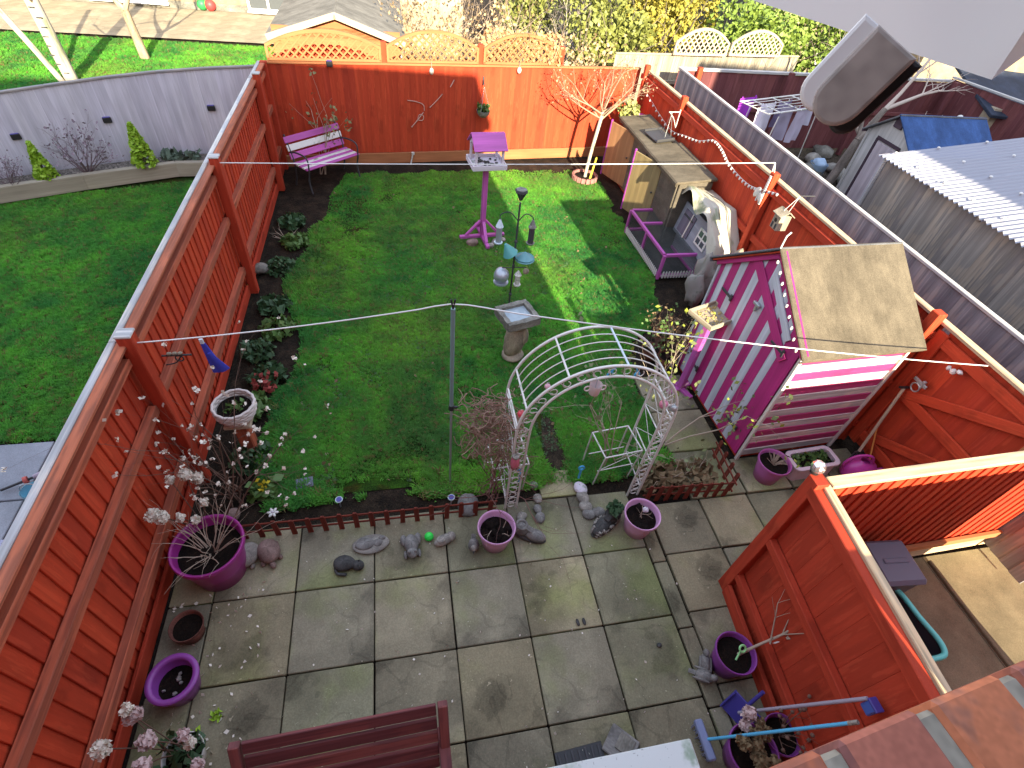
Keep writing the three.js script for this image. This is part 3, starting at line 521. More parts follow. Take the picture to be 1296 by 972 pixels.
{ // low fence round the side passage
  const A = [2.6, -0.15], B = [2.74, -1.58];
  const t = thing('side_fence', 'dark red framed fence panel at the patio corner by the brick sill', 'fence');
  boards(t, A, B, 0.05, 1.62, 0.16, [M.red[3]], { tilt: 0.004, wide: 1.01 });
  rail(t, 'rail', A, B, 0.3, 0.06, 0.075, M.red[3], 0.045); rail(t, 'rail', A, B, 0.92, 0.06, 0.08, M.red[3], 0.045); rail(t, 'rail', A, B, 1.6, 0.07, 0.1, M.red[3], 0.045, 2);
  rail(t, 'capping', A, B, 1.655, 0.06, 0.035, M.capPale, -0.02);
  part('post', cb(0.1, 1.7, 0.1), M.red[3], t, [2.71, 0.85, -1.6]); part('post', cb(0.09, 1.68, 0.09), M.red[3], t, [2.58, 0.84, -0.1]);
  part('gravel_board', cb(0.04, 0.14, 1.4), M.red[3], t, [2.6, 0.07, -0.85], [0, -0.098, 0]);
  const u = thing('passage_fence', 'orange red boarded fence with pale top rail across the side passage', 'fence');
  const C = [2.82, -1.6], D = [6.4, -1.68];
  boards(u, C, D, 0.12, 1.6, 0.105, M.red, { tilt: 0.14, wide: 1.15 });
  rail(u, 'capping', C, D, 1.635, 0.09, 0.035, M.capPale); rail(u, 'rail', C, D, 0.25, 0.04, 0.08, M.lath, -0.04); rail(u, 'rail', C, D, 1.5, 0.05, 0.07, M.lath, 0.045); rail(u, 'gravel_board', C, D, 0.05, 0.03, 0.16, M.capPale, -0.01);
  for (const x of [4.88, 6.4]) part('post', cb(0.1, 1.75, 0.1), M.lath, u, [x, 0.87, -1.74]);
  // side gate between the house corner and the neighbour: its shade lies over the passage
  const s = thing('side_gate', 'tall boarded side gate closing the passage beside the house', 'gate');
  boards(s, [2.68, 0.1], [5.0, 0.1], 0.06, 2.15, 0.13, M.red, { tilt: 0.02 }); rail(s, 'rail', [2.68, 0.1], [5.0, 0.1], 1.8, 0.05, 0.1, M.lath, -0.04); rail(s, 'rail', [2.68, 0.1], [5.0, 0.1], 0.4, 0.05, 0.1, M.lath, -0.04);
  for (const x of [2.72, 5.02]) part('post', cb(0.1, 2.15, 0.1), M.lath, s, [x, 1.07, 0.16]);
}
{ // weathered grey fence one step beyond the red one
  const t = thing('weathered_fence', 'weathered grey board fence running just beyond the red one', 'fence');
  const A = [5.78, -11.2], B = [5.62, -1.2];
  boards(t, A, B, 0.05, 1.74, 0.115, M.grey, { tilt: 0.09 });
  rail(t, 'capping', A, B, 1.765, 0.06, 0.035, M.capGrey); rail(t, 'rail', A, B, 1.3, 0.05, 0.08, M.grey[2], 0.05);
  rail(t, 'rail', A, B, 0.5, 0.05, 0.08, M.grey[2], 0.05);
}
{ // pale fence closing the lane at the end, and the maroon one of the next garden
  const t = thing('pale_fence', 'sunlit pale board fence behind the corner of the red fence', 'fence');
  boards(t, [4.7, -12.15], [9.6, -12.9], 0.05, 1.72, 0.12, M.pale, { tilt: 0.06 }); rail(t, 'capping', [4.7, -12.15], [9.6, -12.9], 1.74, 0.06, 0.03, M.capPale); rail(t, 'rail', [4.7, -12.15], [9.6, -12.9], 1.2, 0.05, 0.08, M.pale[0], -0.05); rail(t, 'rail', [4.7, -12.15], [9.6, -12.9], 0.4, 0.05, 0.08, M.pale[0], -0.05);
  const ang = FA; 
  const u = thing('maroon_fence', 'dark maroon panel fence with grey top rail behind the laundry', 'fence');
  const A = [5.95, -11.6], B = [13.2, -11.9];
  boards(u, A, B, 0.05, 1.62, 0.2, M.maroon, { tilt: 0.02, wide: 1.03 }); rail(u, 'capping', A, B, 1.66, 0.09, 0.05, M.capGrey); rail(u, 'rail', A, B, 0.9, 0.05, 0.08, M.maroon[2], -0.045);
  for (const x of [6.4, 8.6, 10.8, 13]) part('post', cb(0.1, 1.72, 0.1), x < 7 ? M.red[2] : M.maroon[0], u, [x, 0.86, -11.53]);
  const w = thing('maroon_fence', 'dark maroon fence running behind the white playhouse and bare tree', 'fence');
  boards(w, [13.2, -11.9], [14.4, -5.2], 0.05, 1.7, 0.2, M.maroon, { tilt: 0.02, wide: 1.03 }); rail(w, 'capping', [13.2, -11.9], [14.4, -5.2], 1.74, 0.08, 0.04, M.capGrey); rail(w, 'rail', [13.2, -11.9], [14.4, -5.2], 0.9, 0.05, 0.08, M.maroon[2], -0.045);
}
latticePanel(6.05, 7.42, x => -12.36, 1.77, 1.95, 2.22, M.lathPale, 'pale arched lattice panel on the sunlit board fence beside the hedge', 'lattice panels on the pale fence');
latticePanel(7.5, 8.9, x => -12.58, 1.77, 1.95, 2.22, M.lathPale, 'pale arched lattice panel on the board fence near the dark hedge end', 'lattice panels on the pale fence');
{ // curved smooth grey fence of the left garden
  const t = thing('grey_fence', 'smooth grey fence with small dark wall lights left of the red fence', 'fence');
  const pts = [[-2.14, -10.42, 1.62], [-3, -10.4, 1.55], [-3.7, -10.28, 1.5], [-4.4, -10.0, 1.46], [-5.1, -9.72, 1.4], [-5.7, -9.4, 1.36], [-6.3, -9.05, 1.38], [-8, -8.2, 1.42], [-9.8, -7.2, 1.42]];
  for (let k = 0; k < pts.length - 1; k++) { const a = pts[k], b = pts[k + 1]; boards(t, a, b, 0.05, 1.7, 0.15, M.greySmooth, { tilt: 0.012, wide: 1.04, top: s => lerp(a[2], b[2], s) }); const p = V(a[0], a[2] + 0.012, a[1]), q = V(b[0], b[2] + 0.012, b[1]); lay(part('capping', cb(0.06, +p.distanceTo(q).toFixed(3), 0.03), M.grey[3], t), p, q); }
  t.userData.curve = undefined;
  // three little solar lamps on it
  for (const [u, v, k] of [[268, 136, 1], [137, 151, 3], [22, 172, 5]]) { const a = pts[k], b = pts[k + 1]; const d = ray(u, v); const nx = b[1] - a[1], nz = -(b[0] - a[0]); const s = (nx * a[0] + nz * a[1]) / (nx * d.x + nz * d.z); const p = d.multiplyScalar(s).add(V(0, H, 0)); const L = Math.hypot(nx, nz); 
    const q = thing('wall_light', ['small dark solar light on the grey fence close to the red fence', 'small dark solar light on the grey fence above the dry bush', 'small dark solar light on the grey fence at its curved end'][(k - 1) / 2], 'light', [p.x - nx / L * 0.02 * Math.sign(nz), p.y, p.z + Math.abs(nz) / L * 0.03], rot(a, b), 'solar lights on the grey fence'); part('housing', cb(0.12, 0.08, 0.05, 0.006), M.black, q); part('panel', cb(0.1, 0.006, 0.045), M.navy, q, [0, 0.043, 0]); }
}
{ // planting bed edged with sleepers before the grey fence
  const t = thing('raised_bed', 'low sleeper edged bed with white gravel before the grey fence', 'planter');
  const pts = [[-2.2, -9.95], [-3.72, -9.82], [-4.95, -9.3], [-6.3, -8.66], [-8.2, -7.6]];
  for (let k = 0; k < pts.length - 1; k++) { rail(t, 'sleeper', pts[k], pts[k + 1], 0.14, 0.1, 0.24, M.sleeper, 0, k); }
  const back = [[-8.6, -7.7], [-6.35, -9.0], [-4.95, -9.68], [-3.7, -10.2], [-2.2, -10.35]];
  part('gravel', flat(pts.concat(back), 0.235), mat([0.85, 0.83, 0.85], { map: T.gravel, bumpMap: T.speck, bumpScale: 0.01 }), t);
}
// ---------------------------------------------------------------- striped shed
{
  const t = thing('striped_shed', 'pink and white striped wooden shed with sandy felt roof', 'shed', [3.52, 0, -2.96], 0.05);
  // own axes: x along the long side (away from the door wall), z from the near corner (0) back to -1.5
  const D = 1.48, W = 1.22, E = 1.63, R = 2.17, FL = 0.05;
  part('floor', cb(W, 0.06, D), M.red[3], t, [W / 2, 0.03, -D / 2]);
  const roofAt = z => z > -D / 2 ? lerp(E, R, -z / (D / 2)) : lerp(R, E, (-z - D / 2) / (D / 2));
  // door wall: upright boards cut to the gable, pink and white in turn, some wider
  let z = -0.02, k = 0; const ws = [0.2, 0.09, 0.12, 0.1, 0.115, 0.1, 0.12, 0.1, 0.12, 0.095, 0.11, 0.09, 0.11, 0.08, 0.09];
  const board = (z0, z1, x, m, y0 = FL) => { const g = extr([[z0, y0], [z1, y0], [z1, roofAt(z1) - 0.01], ...(z0 > -D / 2 && z1 < -D / 2 ? [[-D / 2, R - 0.01]] : []), [z0, roofAt(z0) - 0.01]], 0.016); g.rotateY(Math.PI / 2); return g; };
  for (const w of ws) { const z1 = Math.max(z - w, -D + 0.005); if (z - z1 < 0.02) break; const s = new THREE.Shape(); 
    const pts = [[-z, FL], [-z1, FL], [-z1, roofAt(z1) - 0.01]]; if (z > -D / 2 && z1 < -D / 2) pts.push([D / 2, R - 0.01]); pts.push([-z, roofAt(z) - 0.01]);
    const g = extr(pts, 0.016 + (k % 2) * 0.003); g.rotateY(Math.PI / 2); // shape x -> -z, depth -> x
    part('front_board', uvMetric(g, k), k % 2 ? M.white : M.pink, t, [-0.018, 0, 0]); z = z1 - 0.003; k++; }
  // gable boards: two sloping white and pink bands above the door
  const slope = (off, w, m, y, nm) => { for (const s of [1, -1]) { const a = s > 0 ? V(-0.03, E - off, 0.06) : V(-0.03, E - off, -D - 0.06), b = V(-0.03, R + 0.04 - off, -D / 2); const o = part(nm, cb(w, +a.distanceTo(b).toFixed(3), 0.02, 0.003), m, t); lay(o, a, b, V(1, 0, 0)); o.position.x = -0.032 - y; } };
  // broad diagonal strip over the door, white infill above it, pink barge boards
  const dl = (a, b, w, m, x, nm) => { const o = part(nm, cb(w, +a.distanceTo(b).toFixed(3), 0.014, 0.003), m, t); lay(o, a, b, V(1, 0, 0)); o.position.x = x; };
  dl(V(0, 1.36, -0.14), V(0, 1.93, -1.02), 0.11, M.pink, -0.03, 'door_head');
  dl(V(0, 1.55, -0.2), V(0, 1.93, -0.72), 0.085, M.white, -0.027, 'gable_board');
  slope(0.05, 0.1, M.pink, 0.012, 'barge_board');
  // hinges, bolt, hook
  for (const [y, z] of [[0.3, -0.27], [1.42, -0.26], [1.38, -1.2], [0.32, -1.2]]) part('hinge', merge([cb(0.012, 0.03, 0.2, 0.003).clone(), moved(cb(0.014, 0.08, 0.03), [0, 0, 0.09])]), M.iron, t, [-0.036, y, z]);
  part('latch', merge([cb(0.02, 0.1, 0.03).clone(), moved(cb(0.03, 0.03, 0.1), [-0.005, 0.03, 0])]), M.steel, t, [-0.04, 1.55, -0.73]);
  // near side: level boards, pink and white in turn, worn low down
  const nb = 15, hb = (E - FL) / nb;
  for (let i = 0; i < nb; i++) { const o = part('side_board', cb(W, hb * 1.08, 0.016, 0.003, i % 5), i % 2 ? M.pinkWorn : M.whiteWorn, t, [W / 2, FL + (i + 0.5) * hb, 0.006], [0.09, 0, 0]); }
  for (let i = 0; i < nb; i++) part('back_board', cb(W, hb * 1.08, 0.016, 0.003, i % 5), M.pinkWorn, t, [W / 2, FL + (i + 0.5) * hb, -D - 0.006]);
  const gb = extr([[0, FL], [D, FL], [D, E], [D / 2, R], [0, E]], 0.016); gb.rotateY(Math.PI / 2); part('end_wall', uvMetric(gb), M.pinkWorn, t, [W, 0, 0]);
  part('corner_trim', cb(0.035, E, 0.035), M.whiteWorn, t, [-0.012, E / 2 + 0.01, 0.022]); part('corner_trim', cb(0.035, E, 0.035), M.whiteWorn, t, [W + 0.01, E / 2, 0.02]); part('corner_trim', cb(0.03, E, 0.03), M.white, t, [-0.02, E / 2 + 0.01, -D - 0.012]);
  // roof: two felted slopes with a folded edge
  const L = W + 0.17, sl = Math.hypot(D / 2 + 0.1, (R - E) * (D / 2 + 0.1) / (D / 2)), an = Math.atan2(R - E, D / 2);
  for (const s of [1, -1]) { const r = part('roof_felt', cb(L, 0.024, sl + 0.03, 0.008), s > 0 ? M.felt : M.feltGrey, t, [W / 2 - 0.02, (R + E - (R - E) * 0.1 / (D / 2)) / 2 + 0.035, -D / 2 + s * (D / 2 + 0.1) / 2], [s * an, 0, 0]);
    part('felt_edge', cb(L + 0.01, 0.05, 0.012), s > 0 ? M.felt : M.feltGrey, r, [0, -0.02, s * (sl / 2 + 0.018)]); part('lining', cb(L - 0.04, 0.018, sl), M.red[3], r, [0, -0.026, 0]); }
  // fairy lights clipped along the roof edge
  const f = []; for (let i = 0; i < 9; i++) f.push(moved(lump(0.012, 0.02, 0.012, 0.1, i, 1), [-0.14, lerp(E, R, i / 9) + 0.03 - 0.02, lerp(0.02, -D / 2, i / 9)])); const fl = part('roof_light', merge(f), M.metalWhite, t); fl.userData.kind = 'stuff';
  part('roof_hook', merge([rod(V(0, 0, 0), V(0, 0.12, 0), 0.008), rod(V(0, 0.12, 0), V(0.03, 0.16, 0), 0.008)]), M.metalWhite, t, [-0.1, R + 0.04, -D / 2]);
}
// ---------------------------------------------------------------- tall covered cupboards along the right fence
function cupboard(x0, x1, z0, z1, h, doorM, label, turn) {
  const t = thing('garden_cupboard', label, 'cupboard', [x0, 0, z0], 0, 'tall cupboards along the right fence');
  const W = x1 - x0, D = z0 - z1; // own axes: x back towards the fence, z from 0 to -D
  const body = mat([0.22, 0.19, 0.15], { map: T.felt, roughness: 0.95 });
  part('carcass', cb(W, h - 0.05, D, 0.008), body, t, [W / 2, (h - 0.05) / 2 + 0.03, -D / 2]);
  part('panel', cb(0.025, h - 0.16, D * 0.46, 0.006), body, t, [-0.014, h / 2 + 0.01, -D * 0.26]);
  const d = part('door', cb(0.025, h - 0.16, D * 0.5, 0.006, 3), doorM, t, [-0.13, h / 2 + 0.01, -D * 0.74], [0, turn, 0]);
  part('edge_trim', cb(0.03, h - 0.1, 0.03), M.mauveDeep, d, [-0.004, 0, -D * 0.25 - 0.01]); part('knob', lump(0.018, 0.018, 0.018, 0.05, 2, 1), M.iron, d, [-0.03, 0.05, D * 0.2]);
  const r = part('lid', cb(W + 0.12, 0.04, D + 0.1, 0.01), M.felt, t, [W / 2 - 0.03, h + 0.005, -D / 2], [0, 0, 0.1]); part('lid_edge', cb(0.014, 0.06, D + 0.1), M.felt, r, [-(W + 0.12) / 2 - 0.008, -0.02, 0]);
  part('plinth', cb(W * 0.96, 0.06, D * 0.96), M.red[3], t, [W / 2, 0.03, -D / 2]);
}
cupboard(4.36, 4.86, -8.72, -10.1, 1.16, mat([0.46, 0.24, 0.12], wb), 'tall grey cupboard with orange brown door beside the potted tree', 0.36);
cupboard(4.30, 4.86, -7.28, -8.62, 1.2, mat([0.36, 0.27, 0.13], wb), 'tall grey cupboard with faded yellow brown door behind the hutch', 0.36);
{ // folded black seat on the far cupboard
  const t = thing('storage_tray', 'dark shallow tray lying on the far cupboard lid', 'tray', [4.6, 1.2, -9.0], 0.1); part('base', cb(0.34, 0.03, 0.5, 0.01), M.iron, t, [0, 0.03, 0], [0, 0, 0.1]); for (const s of [-1, 1]) part('rim', cb(0.34, 0.05, 0.02), M.iron, t, [0, 0.05, s * 0.24], [0, 0, 0.1]);
}
// ---------------------------------------------------------------- rabbit hutch with run
{
  const t = thing('hutch_run', 'low pink framed mesh run with white mini picket skirt on the lawn', 'animal run', [3.93, 0, -6.42], 0.03);
  const W = 0.62, D = 1.42, h = 0.42, w = 0.045; const F = (a, b, nm = 'frame_bar') => lay(part(nm, cb(w, +a.distanceTo(b).toFixed(3), w, 0.005), M.mauve, t), a, b);
  for (const x of [0, W]) for (const z of [0, -D]) F(V(x, 0, z), V(x, h, z), 'post');
  for (const y of [0.06, h]) { F(V(w / 2, y, 0), V(W - w / 2, y, 0)); F(V(w / 2, y, -D), V(W - w / 2, y, -D)); F(V(0, y, -w / 2), V(0, y, -D + w / 2)); F(V(W, y, -w / 2), V(W, y, -D + w / 2)); }
  F(V(w / 2, h, -D * 0.68), V(W - w / 2, h, -D * 0.68)); F(V(0, 0.08, -D * 0.5), V(0, h - 0.02, -D * 0.5), 'post');
  const meshM = new THREE.MeshPhysicalMaterial({ color: col(0.05, 0.06, 0.06), roughness: 0.7 });
  const wires = (nx, nz, fn) => { const g = []; for (let i = 0; i <= nx; i++) g.push(fn(i / nx, 0, 1)); for (let i = 0; i <= nz; i++) g.push(fn(i / nz, 1, 1)); return merge(g); };
  const mp = (name, p, u, v, nu, nv) => { const g = []; for (let i = 1; i < nu; i++) { const a = p.clone().addScaledVector(u, i / nu); g.push(rod(a, a.clone().add(v), 0.0022, 3)); } for (let j = 1; j < nv; j++) { const a = p.clone().addScaledVector(v, j / nv); g.push(rod(a, a.clone().add(u), 0.0022, 3)); } const o = part(name, merge(g), meshM, t); o.userData.kind = 'stuff'; };
  mp('wire_lid', V(0, h, 0), V(W, 0, 0), V(0, 0, -D), 26, 60); mp('wire_side', V(0, 0.06, 0), V(0, 0, -D), V(0, h - 0.06, 0), 56, 15); mp('wire_end', V(0, 0.06, 0), V(W, 0, 0), V(0, h - 0.06, 0), 25, 15);
  part('floor_tray', cb(W - 0.05, 0.02, D - 0.05), M.stoneDark, t, [W / 2, 0.035, -D / 2]);
  const pale = (p, ry) => part('picket', extr([[-0.014, 0], [0.014, 0], [0.014, 0.1], [0, 0.125], [-0.014, 0.1]], 0.008), M.metalWhite, t, p, [0, ry, 0]);
  for (let i = 0; i < 11; i++) pale([0.06 + i * 0.05, 0.03, 0.028], 0); for (let i = 0; i < 27; i++) pale([-0.036, 0.03, -0.05 - i * 0.05], Math.PI / 2);
  part('picket_rail', cb(W - 0.05, 0.018, 0.006), M.metalWhite, t, [W / 2, 0.07, 0.026]); part('picket_rail', cb(0.006, 0.018, D - 0.05), M.metalWhite, t, [-0.026, 0.07, -D / 2]);
  const u = thing('rabbit_hutch', 'small grey rabbit hutch with white window under a pale weather cover', 'hutch', [4.6, 0, -6.25], 0.03);
  const hb = mat([0.36, 0.37, 0.42], wb);
  part('body', merge([cb(0.5, 0.72, 1.3, 0.008).clone().translate(0.2, 0.36, -0.6)]), hb, u);
  // front wall leans out of the run: boards, door and window
  const pl = part('front_panel', cb(0.03, 0.5, 1.16, 0.006), hb, u, [-0.08, 0.62, -0.58], [0, 0, -0.18]);
  const wn = part('window', cb(0.02, 0.26, 0.3, 0.004), M.metalWhite, pl, [-0.024, 0.02, 0.34]); for (const a of [-1, 1]) for (const b of [-1, 1]) part('pane', cb(0.008, 0.085, 0.1), M.glass, wn, [-0.009, a * 0.056, b * 0.064]);
  const dr = part('door', cb(0.02, 0.36, 0.34, 0.004), mat([0.2, 0.17, 0.22], wb), pl, [-0.024, 0, -0.18]); part('bar', cb(0.012, 0.4, 0.03), M.whiteWorn, dr, [-0.016, 0, 0.08]); part('bar', cb(0.012, 0.03, 0.3), M.iron, dr, [-0.016, 0.1, 0]);
  // draped cover with folds
  const g = new THREE.PlaneGeometry(1, 1, 34, 34), p = g.attributes.position; const cov = [];
  for (let i = 0; i < p.count; i++) { const s = p.getX(i) + 0.5, q = p.getY(i) + 0.5; // s across from lawn side to fence, q along
    const x = -0.2 + s * 0.62, z = 0.3 - q * 1.5; const top = (q < 0.42 ? lerp(0.62, 1.16, q / 0.42) : 1.16 - 0.06 * (q - 0.42)) - 0.1 * s + 0.03 * Math.sin(q * 9 + s * 4) * (s < 0.3 ? 1 : 0.35);
    const lip = s < 0.12 ? (0.12 - s) * 1.6 * (0.5 + 0.5 * Math.sin(q * 15)) : 0; const ends = (q < 0.08 ? (0.08 - q) * 6 : 0) + (q > 0.92 ? (q - 0.92) * 6 : 0); const bk = s > 0.9 ? (s - 0.9) * 4 : 0;
    p.setXYZ(i, x, top - lip - ends - bk + 0.012 * noise3(x * 9, q * 8, 1), z + 0.015 * noise3(s * 6, q * 6, 4)); }
  g.computeVertexNormals(); part('weather_cover', clean(g), mat([0.56, 0.52, 0.44], { map: T.dirt, side: THREE.DoubleSide, roughness: 0.8 }), u);
  part('strap', tube([V(0.15, 0.6, 0.3), V(0.16, 0.84, 0.0), V(0.16, 1.12, -0.33), V(0.14, 1.08, -0.9)], 0.007, 16, 4), M.iron, u);
  // pile of rolled cover against the shed
  const s2 = thing('rolled_cover', 'crumpled grey and cream cover bundled between hutch and striped shed', 'cover', [4.36, 0, -5.9], 0);
  part('bundle', merge([moved(lump(0.2, 0.42, 0.16, 0.5, 4, 4), [0, 0.36, 0]), moved(lump(0.14, 0.3, 0.13, 0.35, 8), [-0.18, 0.24, 0.16])]), mat([0.3, 0.28, 0.26], { map: T.dirt, roughness: 0.8 }), s2); part('flap', moved(lump(0.06, 0.45, 0.16, 0.25, 11), [0.2, 0.5, 0.22], [0, 0.4, -0.15]), M.stoneCream, s2);
}
// ---------------------------------------------------------------- bird table, bird bath, feeders
{
  const b = P(610, 300), t = thing('bird_table', 'purple post bird table with pitched purple roof on the lawn', 'bird table', [b.x, 0, b.z], 0.12);
  part('post', cb(0.075, 1.18, 0.075, 0.005), M.mauve, t, [0, 0.62, 0]);
  for (let k = 0; k < 4; k++) { const a = k * Math.PI / 2; const o = part('foot', cb(0.06, 0.05, 0.36, 0.006), M.mauve, t, [Math.sin(a) * 0.2, 0.03, Math.cos(a) * 0.2], [0, a, 0]); lay(part('brace', cb(0.05, 0.34, 0.035, 0.005), M.mauve, t), V(Math.sin(a) * 0.28, 0.05, Math.cos(a) * 0.28), V(Math.sin(a) * 0.04, 0.3, Math.cos(a) * 0.04)); }
  part('tray', cb(0.52, 0.03, 0.44, 0.005), M.lilac, t, [0, 1.22, 0]); for (const s of [-1, 1]) { part('tray_lip', cb(0.52, 0.05, 0.018), M.lilac, t, [0, 1.255, s * 0.215]); part('tray_lip', cb(0.018, 0.05, 0.41), M.lilac, t, [s * 0.25, 1.255, 0]); }
  for (const s of [-1, 1]) { for (const q of [-1, 1]) part('roof_post', cb(0.035, 0.26, 0.035), M.lilac, t, [s * 0.2, 1.37, q * 0.16]); const ge = extr([[-0.19, 0], [0.19, 0], [0, 0.15]], 0.016); ge.rotateY(Math.PI / 2); part('gable', uvMetric(ge), M.lilac, t, [s * 0.2 - 0.008, 1.5, 0]); }
  for (const s of [-1, 1]) part('roof', cb(0.5, 0.018, 0.28, 0.004, s + 1), M.mauve, t, [0, 1.575, s * 0.118], [s * 0.68, 0, 0]);
  const g = []; for (let i = 0; i < 24; i++) g.push(moved(lump(0.02, 0.012, 0.02, 0.3, i, 1), [rr(-0.2, 0.2), 1.245, rr(-0.15, 0.15)])); part('bird_seed', merge(g), M.stoneDark, t).userData.kind = 'stuff';
  for (const [x, z, r, i] of [[-0.2, 0.24, 0.1, 0], [0.2, 0.2, 0.08, 1], [0.32, 0.12, 0.06, 2], [0.1, 0.3, 0.06, 3]]) solo('edging_stone', i ? 'small pale stone at the foot of the purple bird table' : 'round brown pot-like stone at the foot of the purple bird table', 'stone', lump(r, r * 0.6, r * 0.8, 0.18, i + 20), i ? M.stonePale : M.stonePink, [b.x + x, r * 0.4, b.z + z], i, i ? 'stones at the bird table foot' : undefined);
}
{
  const b = P(648, 452), t = thing('bird_bath', 'old stone bird bath with square basin on a carved pedestal', 'bird bath', [b.x, 0, b.z], 0.3);
  part('pedestal', merge([moved(lump(0.13, 0.3, 0.11, 0.22, 3), [0, 0.28, 0]), moved(lump(0.15, 0.06, 0.14, 0.12, 5), [0, 0.05, 0]), moved(lump(0.15, 0.06, 0.13, 0.2, 6), [0, 0.55, 0]), moved(lump(0.06, 0.12, 0.05, 0.2, 9), [0.1, 0.36, 0.06])]), M.stoneCream, t);
  const bs = part('basin', uvMetric(cb(0.4, 0.05, 0.36, 0.015)), M.stone, t, [0, 0.62, 0]); for (const s of [-1, 1]) { part('rim', uvMetric(lumpBox(0.42, 0.1, 0.06)), M.stone, bs, [0, 0.05, s * 0.165]); part('rim', uvMetric(lumpBox(0.06, 0.1, 0.3)), M.stone, bs, [s * 0.185, 0.05, 0]); }
  part('water', cb(0.32, 0.01, 0.28), M.water, bs, [0, 0.055, 0]);
}
function lumpBox(w, h, d) { const g = new THREE.BoxGeometry(w, h, d, 8, 3, 8), p = g.attributes.position; for (let i = 0; i < p.count; i++) { const x = p.getX(i), y = p.getY(i), z = p.getZ(i); p.setXYZ(i, x + 0.008 * noise3(x * 30, y * 30, z * 30), y + 0.012 * noise3(x * 22 + 5, y * 22, z * 22), z + 0.008 * noise3(x * 30, y * 30 + 9, z * 30)); } g.computeVertexNormals(); return clean(g); }
{
  const b = P(648, 440), t = thing('feeding_station', 'black metal bird feeding pole with hanging feeders beside the stone bath', 'bird feeder', [b.x + 0.08, 0, b.z - 0.75], 0);
  part('pole', merge([rod(V(0, 0, 0), V(0, 1.62, 0), 0.012, 8), ...[0.3, 0.75, 1.1].map(y => moved(lump(0.022, 0.03, 0.022, 0.2, y * 9, 1), [0, y, 0]))]), M.iron, t);
  const lan = part('solar_lamp', merge([moved(cyl(0.02, 0.07, 0.1, 6), [0, 1.7, 0]), moved(cyl(0.08, 0.075, 0.025, 6), [0, 1.765, 0])]), M.iron, t); part('panel', moved(cyl(0.065, 0.065, 0.006, 6), [0, 1.781, 0]), M.stoneGrey, lan);
  const arm = (a, len, y) => part('hook', tube([V(0, y, 0), V(Math.cos(a) * len * 0.5, y + 0.1, Math.sin(a) * len * 0.5), V(Math.cos(a) * len, y + 0.05, Math.sin(a) * len), V(Math.cos(a) * len, y - 0.02, Math.sin(a) * len)], 0.007, 14, 5), M.iron, t);
  const silver = mat([0.42, 0.46, 0.52], { roughness: 0.35, metalness: 0.5 });
  const tubeF = (x, y, z, m, capM) => { const f = part('tube_feeder', moved(cyl(0.038, 0.038, 0.22, 12), [x, y - 0.13, z]), m, t); part('feeder_cap', moved(cyl(0.05, 0.01, 0.1, 12), [x, y + 0.02, z]), capM, f); part('perch_tray', moved(cyl(0.045, 0.055, 0.02, 12), [x, y - 0.25, z]), capM, f); };
  arm(Math.PI + 0.3, 0.22, 1.38); tubeF(-0.21, 1.3, -0.07, silver, M.metalBlue); arm(0.1, 0.18, 1.38); tubeF(0.18, 1.34, 0.02, M.iron, M.stoneGrey);
  const g = part('seed_tray', lathe([[0.001, 0], [0.09, 0.0], [0.12, 0.035], [0.125, 0.035], [0.1, -0.012], [0.001, -0.015]], 20), mat([0.08, 0.28, 0.30], { roughness: 0.4 }), t, [0.13, 0.86, 0.03]); part('tray_roof', moved(cyl(0.13, 0.01, 0.1, 16), [0, 0.06, 0]), mat([0.12, 0.3, 0.34], { roughness: 0.4 }), g);
  part('tray_roof', moved(cyl(0.1, 0.015, 0.16, 12), [-0.1, 1.02, 0.03], [0, 0, 0.5]), mat([0.10, 0.36, 0.36], { roughness: 0.4 }), t);
  part('mesh_feeder', merge([moved(lump(0.1, 0.11, 0.1, 0.08, 6), [-0.15, 0.62, 0.02]), moved(cyl(0.1, 0.1, 0.02, 14), [-0.15, 0.52, 0.02])]), silver, t); part('peanut_feeder', merge([moved(cyl(0.035, 0.035, 0.14, 10), [0.07, 0.56, 0.03]), moved(cyl(0.05, 0.01, 0.06, 10), [0.07, 0.66, 0.03]), moved(cyl(0.05, 0.05, 0.015, 10), [0.07, 0.48, 0.03])]), M.metalWhite, t);
  part('suet_ball', moved(lump(0.04, 0.04, 0.04, 0.15, 9), [0.17, 0.68, 0.03]), M.stoneCream, t); part('lower_hook', merge([rod(V(0, 0.72, 0), V(-0.15, 0.74, 0.02), 0.006), rod(V(0, 0.72, 0), V(0.17, 0.74, 0.03), 0.006)]), M.iron, t);
}
{ // flat feeding table on a pink post before the shed
  const b = P(868, 472), t = thing('feeding_table', 'flat seed tray on a pink post in front of the striped shed', 'bird table', [3.3, 0, -4.05], 0.35);
  part('post', cb(0.07, 1.12, 0.07, 0.005), M.mauve, t, [0, 0.56, 0]); part('tray', cb(0.42, 0.02, 0.34), M.stoneCream, t, [0, 1.14, 0]);
  for (const s of [-1, 1]) { part('tray_lip', cb(0.42, 0.05, 0.02), M.pale[2], t, [0, 1.165, s * 0.165]); part('tray_lip', cb(0.02, 0.05, 0.31), M.pale[2], t, [s * 0.2, 1.165, 0]); }
  const g = []; for (let i = 0; i < 60; i++) g.push(moved(lump(0.012, 0.008, 0.012, 0.3, i, 1), [rr(-0.17, 0.17), 1.153, rr(-0.13, 0.13)])); part('bird_seed', merge(g), mat([0.4, 0.3, 0.12]), t).userData.kind = 'stuff'; part('foot', merge([cb(0.4, 0.04, 0.06).clone().translate(0, 0.02, 0), cb(0.06, 0.04, 0.4).clone().translate(0, 0.025, 0)]), M.mauve, t);
}
